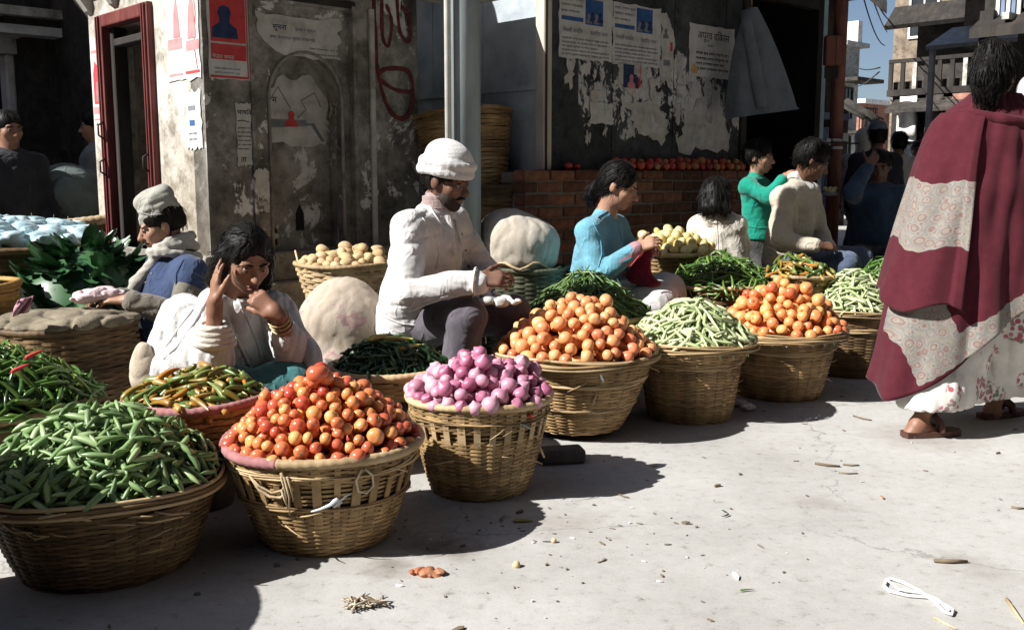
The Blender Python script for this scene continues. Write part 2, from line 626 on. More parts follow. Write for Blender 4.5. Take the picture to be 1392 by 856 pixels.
# shaded wall (y = 0): frame round a sunken panel, arched niche in the panel
px0, px1 = .285, .912          # panel
nx0, nx1 = .395, .858          # niche
zs, zt = 1.52, 1.775           # springing, crown of the arch
mb = MB()
mb.box((.0, -.012, .675), (px0, .14, WALL_TOP))
mb.box((px0, -.012, 2.03), (px1, .14, WALL_TOP))
mb.box((px1, -.012, .675), (1.285, .14, WALL_TOP))
mb.box((1.285, .004, .675), (W, .14, WALL_TOP))
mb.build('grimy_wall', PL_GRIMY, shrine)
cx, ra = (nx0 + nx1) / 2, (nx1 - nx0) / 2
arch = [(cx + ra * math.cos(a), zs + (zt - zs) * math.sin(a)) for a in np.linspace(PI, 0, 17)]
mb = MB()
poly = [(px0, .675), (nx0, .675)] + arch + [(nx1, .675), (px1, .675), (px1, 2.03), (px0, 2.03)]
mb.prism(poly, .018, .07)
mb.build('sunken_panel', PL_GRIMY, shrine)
mb = MB(); mb.box((px0 + .02, .155, .675), (px1 - .02, .168, 2.02)); mb.build('niche_back', PL_NICHE, shrine)
mb = MB()
mb.prism([(nx0, .675)] + arch + [(nx1, .675), (nx1 + .02, .675)] + [(cx + (ra + .02) * math.cos(a), zs + (zt + .02 - zs) * math.sin(a)) for a in np.linspace(0, PI, 17)] + [(nx0 - .02, .675)], .07, .155)
mb.build('niche_reveal', PL_NICHE, shrine)
mb = MB(); mb.tube([(nx0 - .006, .016, .68)] + [(cx + (ra + .006) * math.cos(a), .016, zs + (zt + .006 - zs) * math.sin(a)) for a in np.linspace(PI, 0, 17)] + [(nx1 + .006, .016, .68)], .011, 6)
mb.build('arch_moulding', PL_PLINTH, shrine)
# pilaster ridges beside the niche and the moulding above it
for (a, b_) in ((.915, .945), (1.035, 1.07)):
    mb = MB(); mb.box((a, -.038, .675), (b_, -.012, 2.06)); bevel(mb.build('pilaster_ridge', STONE_TRIM if a > 1 else PL_GRIMY, shrine), .008, 2)
mb = MB(); mb.box((.262, -.028, .675), (.285, -.012, 2.045)); bevel(mb.build('panel_moulding', PL_GRIMY, shrine), .006, 2)
mb = MB(); mb.box((.262, -.03, 2.045), (.945, -.012, 2.085)); bevel(mb.build('panel_moulding', DARK_WOOD, shrine), .006, 2)
# near-black plates stand for the shade in small holes at the panel foot
for (x0, w_, z0, h_) in ((.43, .06, .70, .13), (.62, .05, .78, .15)):
    mb = MB()
    mb.prism([(x0, z0), (x0 + w_, z0), (x0 + w_, z0 + h_ * .65), (x0 + w_ / 2, z0 + h_), (x0, z0 + h_ * .65)], .148, .1549)
    mb.build('hole_shade', BLACK_IN, shrine)
mb = MB(); mb.lathe([(.0, .0), (.026, .006), (.03, .02), (.018, .034), (0, .036)], 10, c=(.462, .135, .735)); mb.build('offering', PAPER, shrine)

# cornice, parapet and dome
mb = MB(); mb.box((-.05, -.05, 2.202), (W + .05, D + .05, 2.245)); bevel(mb.build('cornice', STONE_TRIM, shrine), .01, 2)
mb = MB(); mb.box((-.11, -.11, 2.245), (W + .1, D + .1, 2.30)); bevel(mb.build('cornice', STONE_TRIM, shrine), .012, 2)
mb = MB(); mb.box((-.16, -.44, 2.15), (W + .36, -.014, 2.2)); mb.build('eave_slab', STONE_TRIM, shrine)
mb = MB(); mb.box((-.02, -.02, 2.30), (W + .02, D + .02, 2.42)); mb.build('parapet', PL_PLINTH, shrine)
mb = MB()
mb.lathe([(.47, 2.42), (.49, 2.55), (.50, 2.75), (.47, 3.0), (.40, 3.22), (.28, 3.42), (.12, 3.55), (.06, 3.6), (.08, 3.68), (.03, 3.8), (0, 3.9)], 28, c=(W / 2, D / 2, 0))
mb.build('dome', PL_PLINTH, shrine)
# rough corner moulding on the lit side (the brackets that stick out at its top)
for i, yy in enumerate((.2, .62, 1.05, 1.44)):
    mb = MB(); mb.prism([(-.10, 2.2), (.0, 2.2), (.0, 2.08), (-.03, 2.1)], yy, yy + .06); mb.build('cornice_bracket', STONE_TRIM, shrine)

# door in the lit wall: outer frame, inner frame, ajar leaf, lintel bar
dr = link('door', None, shrine); dr.empty_display_size = .05
mb = MB()
mb.box((-.035, dy0 - .07, dz0), (.05, dy0 + .005, dz1 + .07))
mb.box((-.035, dy1 - .005, dz0), (.05, dy1 + .07, dz1 + .07))
mb.box((-.035, dy0 + .005, dz1 - .005), (.05, dy1 - .005, dz1 + .07))
bevel(mb.build('door_frame', MAROON_WOOD, dr), .008, 2)
mb = MB()
for yy in (dy0 - .05, dy0 - .02, dy1 + .018, dy1 + .048):
    mb.box((-.047, yy, dz0 + .01), (-.035, yy + .012, dz1 + .06))
mb.build('frame_bead', MAROON_WOOD, dr)
mb = MB()
mb.box((.012, dy0 + .005, dz0), (.1, dy0 + .06, dz1 - .005))
mb.box((.012, dy1 - .06, dz0), (.1, dy1 - .005, dz1 - .005))
mb.box((.012, dy0 + .06, dz1 - .12), (.1, dy1 - .06, dz1 - .075))
bevel(mb.build('inner_frame', DARK_WOOD, dr), .006, 1)
mb = MB(); mb.box((-.05, dy0 - .07, dz0 - .03), (.1, dy1 + .07, dz0)); bevel(mb.build('threshold', STONE_TRIM, dr), .008)
leafM = Matrix.Translation((.11, dy0 + .07, 0)) @ Matrix.Rotation(math.radians(-38), 4, 'Z')
mb = MB(); mb.box((0, 0, dz0 + .01), (.03, .40, dz1 - .13), M=leafM); mb.build('door_leaf', DARK_WOOD, dr)
mb = MB(); mb.box((-.004, .16, dz1 - .34), (0, .34, dz1 - .16), M=leafM); mb.build('pasted_paper', PAPER_OLD, dr)
mb = MB(); mb.box((-.012, .375, dz0 + .1), (0, .39, dz1 - .4), M=leafM); mb.build('edge_strip', STONE_TRIM, dr)
for (yy, zz) in ((dy1 + .02, 1.1), (dy1 + .02, 1.32), (dy0 - .02, 1.12)):
    mb = MB(); mb.tube([(-.045, yy, zz), (-.075, yy, zz + .02), (-.075, yy, zz + .08), (-.045, yy, zz + .1)], .006, 6)
    mb.build('handle', DARK_WOOD, dr)
mb = MB(); mb.box((.5, .3, .676), (W - .13, 1.3, 2.19)); mb.build('inner_chamber', BLACK_IN, shrine)  # near-black block stands for the unlit inside

# posters on the shrine
FR_D = SHR_M @ Matrix.Translation((0, -.012, 0))                        # shaded face
FR_L = SHR_M @ Matrix.Rotation(-PI / 2, 4, 'Z')                         # lit face: local x runs towards the corner (x = -y)
bust = lambda cx, z0, s: [(cx - .5 * s, z0), (cx - .46 * s, z0 + .35 * s), (cx - .2 * s, z0 + .52 * s), (cx - .2 * s, z0 + .7 * s), (cx - .26 * s, z0 + .86 * s), (cx - .18 * s, z0 + 1.05 * s), (cx, z0 + 1.12 * s),
                           (cx + .18 * s, z0 + 1.05 * s), (cx + .26 * s, z0 + .86 * s), (cx + .2 * s, z0 + .7 * s), (cx + .2 * s, z0 + .52 * s), (cx + .46 * s, z0 + .35 * s), (cx + .5 * s, z0)]
poster('red and white poster of a blue head-and-shoulders figure beside the shrine corner', FR_D, .03, 1.60, .235, .60,
       [('rect', .014, .19, .215, .45, INK_RED), ('poly', bust(.095, .21, .15), INK_NAVY), ('rect', .014, .10, .215, .18, INK_RED), ('text', .02, .105, .028, 'नेपाल जनता', PAPER),
        ('rect', .004, .006, .226, .018, INK_RED), ('rect', .219, .018, .226, .56, INK_RED), ('text', .04, .49, .055, 'को लागि', INK_RED), ('text', .04, .555, .035, 'मतदान', INK_RED), ('lines', .03, .055, .175, 2, .022, .008, INK_GREY)], torn=.004, seed=2)
poster('torn end of a red poster wrapped round the sunlit edge of the shrine corner', FR_L, -.40, 1.60, .39, .58,
       [('rect', .02, .03, .19, .042, INK_PINK), ('rect', .22, .03, .385, .045, INK_RED), ('rect', .02, .17, .19, .225, INK_PINK), ('poly', [(.09, .23), (.17, .23), (.16, .33), (.135, .44), (.105, .36)], INK_PINK, .003), ('rect', .24, .15, .385, .2, INK_PINK), ('poly', [(.26, .21), (.36, .21), (.345, .33), (.32, .46), (.28, .36)], INK_PINK, .003), ('stroke', [(.36, .05), (.33, .17), (.36, .33), (.35, .4)], .006, INK_RED)],
       paper=PAPER, torn=.01, seed=5)
poster('sun-bleached sheet with faint blue print near the shrine corner', FR_L, -.20, 1.24, .18, .3, [('rect', .03, .2, .11, .225, INK_GREY), ('rect', .04, .12, .10, .15, INK_BLUE), ('lines', .03, .08, .12, 2, .03, .01, INK_GREY)], paper=PAPER, torn=.012, seed=8)
poster('faded red poster on the sunlit wall, far side of the maroon door', FR_L, -1.50, 1.42, .155, .52, [('rect', .01, .06, .15, .10, INK_PINK), ('rect', .01, .43, .15, .445, INK_PINK), ('poly', [(.03, .12), (.13, .12), (.12, .33), (.06, .38), (.03, .3)], INK_RED, .003), ('poly', [(.07, .13), (.12, .13), (.11, .26), (.08, .25)], INK_GREY, .0045), ('rect', .01, .02, .15, .03, INK_PINK)], torn=.008, seed=9)
poster('pale printed strip above the arched niche', SHR_M @ Matrix.Translation((0, .018, 0)), .325, 1.755, .53, .225,
       [('text', .10, .135, .04, 'सूचना', INK_NAVY), ('text', .24, .135, .028, 'सभा र जुलुस', INK_GREY), ('text', .08, .085, .026, 'नगर पञ्चायत चुनाव सम्बन्धी', INK_GREY), ('lines', .33, .05, .52, 2, .03, .009, INK_GREY)], paper=PAPER_OLD, torn=.02, seed=11, bites=((.0, .0, .12), (.3, .2, .05)))
poster('torn printed poster pasted inside the arched niche', SHR_M @ Matrix.Translation((0, .155, 0)), .405, 1.275, .44, .40,
       [('poly', [(.06, .09), (.33, .11), (.40, .02), (.42, .02), (.35, .125), (.06, .105)], INK_GREY, .003), ('poly', bust(.20, .10, .08), INK_RED, .0045), ('stroke', [(.24, .15), (.30, .20), (.27, .25), (.36, .30), (.40, .22)], .005, INK_GREY), ('text', .08, .23, .05, 'म', INK_BLACK), ('stroke', [(.05, .22), (.12, .32), (.2, .2)], .005, INK_GREY), ('rect', .06, .105, .3, .14, INK_GREY)],
       paper=PAPER_OLD, torn=.02, seed=13, bites=((.0, .41, .16), (.44, .41, .12), (.22, .41, .1)))
poster('narrow notice with thick headline left of the arched niche', FR_D, .17, 1.15, .09, .33, [('text', .008, .27, .036, 'भाषिक', INK_BLACK), ('stroke', [(.01, .235), (.04, .24), (.08, .232)], .003, INK_BLACK), ('lines', .01, .2, .085, 6, .022, .006, INK_BLACK), ('text', .02, .02, .04, 'ता', INK_BLACK)], paper=PAPER_OLD, torn=.008, seed=15)
poster('small torn scrap of white paper on the niche frame', SHR_M @ Matrix.Translation((0, -.0295, 0)), .262, 1.02, .075, .11, [], paper=PAPER_OLD, torn=.01, seed=17)
poster('small white scrap with scribbled letters low on the niche frame', SHR_M @ Matrix.Translation((0, .018, 0)), .288, .90, .085, .05, [('text', .01, .012, .03, 'जय', INK_BLACK)], paper=PAPER_OLD, torn=.01, seed=19)
poster('bill strip along the top of the shaded shrine wall', FR_D, .30, 2.095, .45, .09, [('poly', [(.1, .0), (.2, .05), (.3, .0)], INK_GREY), ('lines', .03, .06, .42, 2, .03, .008, INK_GREY)], paper=PAPER_OLD, torn=.012, seed=21)

# red painted letter-like scrawl on the right pilaster
gf = thing('graffiti', 'dark red painted scrawl of loops on the shaded shrine pilaster', 'graffiti')
gf.matrix_local = SHR_M @ Matrix.Translation((1.08, -.0135, 0))
G = [([(.0, 2.16), (.01, 1.9), (.02, 1.72), (.08, 1.52), (.17, 1.44), (.25, 1.47), (.28, 1.58), (.25, 1.72), (.1, 1.73), (.03, 1.7)], .014),
     ([(.02, 1.67), (.14, 1.61), (.29, 1.60)], .012), ([(.06, 2.12), (.06, 1.92), (.10, 1.86), (.13, 2.0), (.09, 2.1)], .012), ([(.17, 2.14), (.19, 1.95), (.26, 1.90), (.26, 2.05), (.2, 2.1)], .012),
     ([(.0, 2.17), (.1, 2.2), (.2, 2.17)], .013)]
for pts, w_ in G:
    mb = MB()
    P = [Vector((a, 0, c)) for a, c in pts]
    fine = []
    for i in range(len(P) - 1):
        p0, p1, p2, p3 = P[max(i - 1, 0)], P[i], P[i + 1], P[min(i + 2, len(P) - 1)]
        for t_ in np.linspace(0, 1, 6)[:-1]:
            fine.append(.5 * ((2 * p1) + (p2 - p0) * t_ + (2 * p0 - 5 * p1 + 4 * p2 - p3) * t_ ** 2 + (3 * p1 - p0 - 3 * p2 + p3) * t_ ** 3))
    fine.append(P[-1])
    mb.tube(fine, [w_ * random.uniform(.75, 1.2) for _ in fine], 6)
    o = mb.build('brush_stroke', PAINT_RED, gf)
    o.scale = (1, .08, 1)

# =================================================================== the stall with the poster board
STL = Vector((.20, 6.20, 0))
stall = thing('stall', 'dark wooden market stall with a board of torn posters on a brick base', 'stall', STL, WALL_ROT)
STL_M = Matrix.Translation(STL) @ R43
BT = 1.13
# side wall of pale sheet, battened
for i in range(4):
    mb = MB(); mb.box((0, .05 + i * .52, .1), (.03, .05 + i * .52 + .515, 2.62)); mb.build('side_panel', SHEET, stall)
mb = MB(); mb.box((-.02, .05, 2.5), (0, 2.1, 2.56)); mb.build('batten', POST_WOOD, stall)
mb = MB(); mb.box((-.015, .05, 1.62), (0, 2.1, 1.66)); mb.build('batten', SHEET, stall)
mb = MB(); mb.box((-.035, -.03, BT), (.035, .05, 2.75)); bevel(mb.build('corner_post', POST_WOOD, stall), .006)
mb = MB(); mb.box((-.028, -.036, BT), (-.012, -.03, 2.7)); mb.build('rope_strip', DARK_WOOD, stall)
# board: wide planks with visible joints
edges = [.035, .30, .62, .95, 1.26, 1.58, 1.86, 2.06]
for i in range(len(edges) - 1):
    mb = MB(); mb.box((edges[i] + .002, .004 * (i % 2), BT + .02), (edges[i + 1] - .002, .03, 2.42)); mb.build('plank', BOARD if i > 0 else BOARD_PLAIN, stall)
mb = MB(); mb.box((.035, -.012, BT + .0), (2.06, .03, BT + .02)); mb.build('sill', DARK_WOOD, stall)
mb = MB(); mb.box((.03, .031, BT), (2.06, .05, 2.6)); mb.build('backing', BLACK_IN, stall)
mb = MB(); mb.box((2.06, -.02, .0), (2.13, .06, 2.6)); mb.build('doorpost', DARK_WOOD, stall)
mb = MB(); mb.box((.035, -.02, 2.42), (3.1, .05, 2.6)); mb.build('head_beam', DARK_WOOD, stall)
# open shop doorway beyond the board: dark room behind
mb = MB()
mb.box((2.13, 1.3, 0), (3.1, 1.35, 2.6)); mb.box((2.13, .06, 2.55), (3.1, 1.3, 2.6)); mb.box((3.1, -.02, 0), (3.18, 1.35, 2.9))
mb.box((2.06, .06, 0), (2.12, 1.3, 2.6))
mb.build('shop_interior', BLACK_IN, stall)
# roof with a sheet-metal edge that curls at its end
mb = MB(); mb.box((-.25, -.42, 2.62), (3.2, 2.2, 2.68)); mb.build('roof', DARK_WOOD, stall)
EDGE = mat('grey_sheet_metal', [(.3, (.28, .29, .29)), (.6, (.46, .47, .47))], 8, 6, .5, .2, 30, metal=.3)
mb = MB()
mb.quadgrid([[(x, -.42 - .10 * math.sin(min(1, t) * PI / 2), 2.66 - .05 * t - .22 * max(0, (x - 2.3)) * t) for x in np.linspace(1.9, 3.25, 14)] for t in np.linspace(0, 1.2, 5)])
solidify(mb.build('roof_flashing', EDGE, stall), .006)
# brick base: every brick its own piece on a mortar core
bx0, bx1, by0 = -.28, 2.12, -.12
core = MB()
core.box((bx0 + .012, by0 + .010, 0), (bx1 - .012, .10, BT - .012))
bc = core.build('brick_base', MORTAR, stall)
bl, bh, jt = .205, .062, .012
brick_meshes = []
for k in range(5):
    r = random.Random(k)
    mb = MB(); mb.box((0, 0, 0), (bl, .1, bh))
    me = mb.mesh('brick', BRICK)
    bm = bmesh.new(); bm.from_mesh(me)
    bmesh.ops.bevel(bm, geom=bm.edges[:] , offset=.006, segments=1, affect='EDGES')
    for v in bm.verts: v.co += Vector((r.uniform(-1, 1), r.uniform(-1, 1), r.uniform(-1, 1))) * .002
    bm.to_mesh(me); bm.free()
    brick_meshes.append(me)
row = 0
z = BT - bh
rr_ = random.Random(3)
while z > .28:
    x = bx0 - (0 if row % 2 == 0 else bl * .5)
    while x < bx1 - .02:
        x0 = max(x, bx0)
        x1 = min(x + bl, bx1)
        if x1 - x0 > .04:
            link('brick', rr_.choice(brick_meshes), bc, loc=(x0, by0 + rr_.uniform(-.004, .005), z + rr_.uniform(-.002, .002)), rot=(0, rr_.uniform(-.01, .01), rr_.uniform(-.012, .012)), scale=((x1 - x0) / bl, 1, 1))
        x += bl + jt
    # returning side
    if row % 1 == 0:
        link('brick', rr_.choice(brick_meshes), bc, loc=(bx0 + .1, by0 + .117, z), rot=(0, 0, PI / 2), scale=(.45, 1, 1)) if row % 2 else None
    z -= bh + jt
    row += 1

# posters on the board
FR_S = STL_M
ph = lambda x0, z0: [('rect', x0, z0, x0 + .165, z0 + .155, INK_BLUE)] + [('poly', bust(x0 + .03 + .035 * k, z0 + .008 + .012 * (k % 2), .055), INK_NAVY if k % 2 else INK_GREY, .0034 + .0011 * k) for k in range(4)]
for q, (lab, x0) in enumerate((('white bill with a blue photograph and rows of type, nearest the stall post', .115), ('white bill with a blue photograph and rows of type, farther from the stall post', .61))):
    poster(lab, FR_S, x0, 1.82, .49, .385,
           ph(.235, .215) + [('lines', .02, .355, .22, 3, .036, .013, INK_GREY), ('rect', .02, .225, .215, .25, INK_BLUE), ('text', .03, .155, .036, 'नेपाली कविता', INK_GREY), ('text', .28, .155, .034, 'साहित्य सभा', INK_GREY), ('lines', .025, .12, .46, 5, .024, .010, INK_GREY)],
           torn=.007, seed=30 + q, group='blue photograph bills')
poster('ragged torn bill with a greenish figure beside the blue photograph bills', FR_S, 1.105, 1.74, .14, .44, [('poly', bust(.05, .28, .06), INK_GREY), ('rect', .03, .1, .1, .14, INK_GREY), ('rect', .10, .2, .125, .26, INK_RED)], paper=PAPER_OLD, torn=.02, seed=33, bites=((.14, .44, .1), (.14, .0, .1)))
poster('white notice with a bold black headline and an ochre stain beside the jacket', FR_S, 1.42, 1.79, .54, .365,
       [('text', .09, .265, .075, 'अपूर्व विकास', INK_BLACK), ('text', .21, .215, .03, '२०४५', INK_BLACK), ('lines', .08, .17, .47, 4, .036, .015, INK_BLACK), ('poly', [(.02, .03), (.09, .02), (.1, .07), (.04, .09)], mat('ochre_print', [(.3, (.5, .28, .1)), (.7, (.6, .38, .18))], 9))], torn=.006, seed=35)
poster('small coloured picture bill, torn, under the blue photograph bills', FR_S, .68, 1.62, .22, .21, [('rect', .04, .05, .20, .20, INK_NAVY), ('poly', bust(.12, .05, .08), INK_PINK, .0036), ('rect', .19, .06, .215, .2, INK_RED)], paper=PAPER_OLD, torn=.02, seed=37, bites=((0, 0, .1),))
poster('blank white scrap of paper low on the stall board', FR_S, .40, 1.43, .23, .14, [], paper=PAPER, torn=.012, seed=39, bites=((.23, .14, .1),))
poster('long peeling grey bill at the lower corner of the stall board', FR_S, 1.33, 1.27, .58, .34, [], paper=PAPER_OLD, torn=.045, seed=41, bites=((0, .34, .2), (.58, .34, .14)))
poster('peeling bill remnant in the middle of the stall board', FR_S, .76, 1.34, .42, .24, [], paper=PAPER_OLD, torn=.045, seed=43, bites=((0, 0, .2), (.42, .24, .1)))

# scraps of older bills still stuck to the board
tb = thing('torn_bills', 'ragged scraps of older paper bills still stuck across the stall board', 'torn paper')
tb.matrix_local = STL_M
rs = random.Random(77)
for k in range(34):
    x0, z0 = rs.uniform(.1, 1.75), rs.uniform(1.33, 1.80)
    R_ = rs.uniform(.02, .075)
    n_ = 15
    pl = []
    for i in range(n_):
        a = 2 * PI * i / n_
        r_ = R_ * rs.choice((.35, .6, .8, 1.0, 1.15)) * rs.uniform(.85, 1.1)
        pl.append((x0 + r_ * math.cos(a) * .8, z0 + r_ * math.sin(a) * 1.35))
    mb = MB(); mb.prism(pl, -.004 - .0002 * k, -.0028 - .0002 * k); mb.build('paper_scrap', PAPER_OLD if k % 3 else PAPER, tb)
# =================================================================== houses round the square
TAN_WALL = plaster('tan_wall', (.30, .24, .18), ((.14, .11, .085), (.22, .175, .13)), amt=.45, seed=.2)
GREY_WALL = plaster('grey_white_wall', (.50, .51, .50), ((.24, .25, .25), (.40, .41, .40)), amt=.45, seed=.9)
DARK_WALL = plaster('dark_plain_wall', (.085, .075, .065), ((.028, .025, .022), (.05, .045, .04)), amt=.5, seed=1.4)  # dark brownish wall tone, patchy at random
RED_WALL = plaster('reddish_wall', (.34, .18, .14), ((.15, .08, .06), (.26, .13, .10)), amt=.45, seed=2.1)
WHITE_TRIM = mat('dirty_white_paint', [(.3, (.42, .41, .39)), (.5, (.62, .61, .58)), (.7, (.72, .71, .68))], 6, 7, .8, .3, 40)
TEAL = mat('teal_painted_shutter', [(.3, (.02, .16, .14)), (.7, (.05, .28, .24))], 6, 6, .6, .2, 40)
STRIPE_BLUE = mat('blue_grey_paint', [(.3, (.10, .14, .22)), (.7, (.20, .25, .34))], 6, 6, .6, .2, 40)
RUST = mat('rust_brown_paint', [(.3, (.10, .038, .027)), (.5, (.17, .065, .045)), (.72, (.25, .11, .075))], 9, 8, .7, .3, 50, stretch=(1, 1, .35))
GALV = mat('galvanised_grey', [(.3, (.16, .19, .205)), (.5, (.235, .27, .285)), (.7, (.30, .335, .345))], 7, 8, .55, .15, 50, stretch=(1, 1, .3), metal=.15)
PALE_PIPE = mat('pale_pipe', [(.3, (.42, .42, .39)), (.7, (.62, .61, .57))], 7, 7, .6, .15, 40)
GLASS_DARK = mat('dark_window_glass', [(.3, (.01, .012, .015)), (.7, (.025, .03, .035))], 5, 3, .15, spec=.5)


def house(name, label, corner, rz=WALL_ROT):
    return thing(name, label, 'house', (corner[0], corner[1], 0), rz)


def window(par, x, y, z, w, h, face='y', mframe=DARK_WOOD, bars=1):
    """a framed window as a part with panes; face 'y': on the wall facing -y at y, face 'x': on the wall facing -x at x"""
    wn_ = link('window', None, par)
    wn_.location = (x, y, z)
    if face == 'x': wn_.rotation_euler = (0, 0, -PI / 2)
    t = .06
    mb = MB()
    mb.box((0, -.05, 0), (t, .02, h)); mb.box((w - t, -.05, 0), (w, .02, h)); mb.box((t, -.05, 0), (w - t, .02, t)); mb.box((t, -.05, h - t), (w - t, .02, h))
    for k in range(bars): mb.box((w * (k + 1) / (bars + 1) - .02, -.035, t), (w * (k + 1) / (bars + 1) + .02, .02, h - t))
    mb.build('frame', mframe, wn_)
    mb = MB(); mb.box((t, -.012, t), (w - t, -.004, h - t)); mb.build('pane', GLASS_DARK, wn_)
    return wn_


# ---- dark house at the far left, behind the shrine
hk = at(44, 238, 9.6)
hA = house('old_house', 'dark old house with a pale carved cornice behind the shrine', hk)
mb = MB(); mb.box((0, 0, 0), (5.2, 5, 2.38)); mb.box((.05, .05, 2.62), (5.2, 5, 9.0)); mb.build('wall', DARK_WALL, hA)
mb = MB(); mb.box((-.30, -.22, 2.38), (5.3, 5, 2.46)); mb.build('cornice', WHITE_TRIM, hA)
mb = MB(); mb.box((-.20, -.14, 2.46), (5.3, 5, 2.54)); mb.build('cornice', DARK_WALL, hA)
mb = MB(); mb.box((-.36, -.26, 2.54), (5.3, 5, 2.62)); mb.build('cornice', STONE_TRIM, hA)
for i in range(7):
    mb = MB(); mb.box((-.26, .2 + i * .42, 2.24), (-.002, .3 + i * .42, 2.38)); mb.build('bracket', STONE_TRIM, hA)
for yy in (.28, 1.25, 2.2):
    mb = MB(); mb.box((-.09, yy, 0), (-.002, yy + .2, 2.24)); bevel(mb.build('pilaster', WHITE_TRIM, hA), .02, 2)
window(hA, -.002, 1.12, .95, .6, 1.05, 'x', DARK_WOOD, 2)
window(hA, -.002, 2.05, .95, .6, 1.05, 'x', DARK_WOOD, 2)
window(hA, .3, -.002, 1.45, .62, .72, 'y', STONE_TRIM, 0)
window(hA, .3, .048, 3.0, .62, 1.0, 'y', STONE_TRIM, 1)
window(hA, .048, 1.3, 2.9, .7, 1.1, 'x', WHITE_TRIM, 1)
mb = MB(); mb.box((.25, -.16, 1.28), (1.0, -.002, 1.33)); mb.build('sill', DARK_WOOD, hA)
mb = MB(); mb.box((1.25, -.05, .0), (2.2, -.002, 2.05)); mb.build('door', DARK_WOOD, hA)

# ---- house beyond the left edge that shades the alley
hB = house('brick_house', 'plain two-storey house beyond the edge that shades the alley', (-12.5, 5.6), 0)
mb = MB(); mb.box((0, 0, 0), (5.3, 8, 5.2)); mb.build('wall', RED_WALL, hB)
mb = MB(); mb.box((-.2, -.2, 5.2), (5.5, 8.2, 5.3)); mb.build('roof', DARK_WALL, hB)
mb = MB(); mb.box((1.2, -.04, 0), (2.1, -.002, 2)); mb.build('door', DARK_WOOD, hB)
window(hB, 3, -.002, 1, .9, 1.1)

# ---- house next to the stall, dark front on the lane
p = at(1086, 238, 9.4)
hC = house('lane_house', 'dark tall lane house next to the stall', p)
mb = MB(); mb.box((0, 0, 0), (.62, 6, 6.5)); mb.build('wall', DARK_WALL, hC)
mb = MB(); mb.box((-.1, -.25, 2.75), (.72, 6, 2.82)); mb.build('ledge', DARK_WOOD, hC)
mb = MB(); mb.box((-.1, -.12, 1.62), (.66, -.002, 1.68)); mb.build('ledge', STRIPE_BLUE, hC)
window(hC, .08, -.002, 3.1, .45, 1.1, 'y')
mb = MB(); mb.box((.06, -.05, 0), (.56, -.002, 1.55)); mb.build('door', STRIPE_BLUE, hC)

hC2 = house('tall_house', 'tall dark house rising behind the stall', STL + R43 @ Vector((-.9, 2.5, 0)))
mb = MB(); mb.box((0, 0, 0), (4.0, 4.5, 9.5)); mb.build('wall', DARK_WALL, hC2)
mb = MB(); mb.box((-.3, -.3, 9.5), (4.3, 4.8, 9.7)); mb.build('roof', DARK_WOOD, hC2)
window(hC2, 1.0, -.002, 4.0, .9, 1.3)

# ---- grey-white house far up the lane
p = at(1139, 238, 36)
hD = house('far_house', 'grey-white flat-roofed house far up the lane', p)
mb = MB(); mb.box((0, 0, 0), (1.15, 6, 5.6)); mb.build('wall', GREY_WALL, hD)
mb = MB(); mb.box((-.3, -.3, 5.6), (1.3, 6, 5.75)); mb.build('roof', GREY_WALL, hD)
mb = MB(); mb.box((-.3, -.75, 4.35), (1.6, -.002, 4.48)); mb.build('sunshade', DARK_WALL, hD)
mb = MB(); mb.box((.6, -.2, 5.75), (.9, .3, 6.5)); mb.build('water_tank', WHITE_TRIM, hD)
window(hD, .15, -.002, 3.1, .6, 1.1, 'y', DARK_WOOD, 1)
window(hD, .15, -.002, 1.1, .6, 1.4, 'y', DARK_WOOD, 1)
bal = MB(); bal.box((-.1, -.8, 2.55), (1.15, -.002, 2.65)); bal.build('balcony', DARK_WALL, hD)
for k in range(7):
    mb = MB(); mb.tube([(-.06 + k * .19, -.76, 2.65), (-.06 + k * .19, -.76, 3.4)], .02, 5); mb.build('baluster', DARK_WOOD, hD)
mb = MB(); mb.box((-.1, -.8, 3.4), (1.15, -.74, 3.46)); mb.build('handrail', DARK_WOOD, hD)

# ---- low dark shop row on the left of the lane
p = at(1142, 238, 22)
hE = house('low_shop', 'low dark shop on the left of the lane with a sagging awning', p)
mb = MB(); mb.box((-.6, 0, 0), (.25, 6, 2.7)); mb.build('wall', DARK_WALL, hE)
mb = MB(); mb.quadgrid([[(-.6 + .9 * t, -.8 * s, 2.7 - .45 * s + .06 * math.sin(9 * t)) for t in np.linspace(0, 1, 8)] for s in np.linspace(0, 1, 4)])
solidify(mb.build('awning', DARK_WALL, hE), .03)
mb = MB(); mb.box((-.5, -.03, .1), (.1, -.002, 2.1)); mb.build('door', DARK_WOOD, hE)

# ---- pale end wall closing the lane
p = at(1168, 238, 50)
hF = house('end_house', 'small sunlit reddish house closing the end of the lane', p)
mb = MB(); mb.box((0, 0, 0), (4, 5, 4.6)); mb.build('wall', RED_WALL, hF)
mb = MB(); mb.box((-.3, -.3, 4.6), (4.3, 5.3, 4.8)); mb.build('roof', WHITE_TRIM, hF)
mb = MB(); mb.box((-.08, .0, 0), (-.002, 5, 1.9)); mb.build('dado', WHITE_TRIM, hF)
window(hF, .4, -.002, 2.6, .9, 1.2, 'y')
window(hF, -.002, 2.5, 2.6, .9, 1.2, 'x')

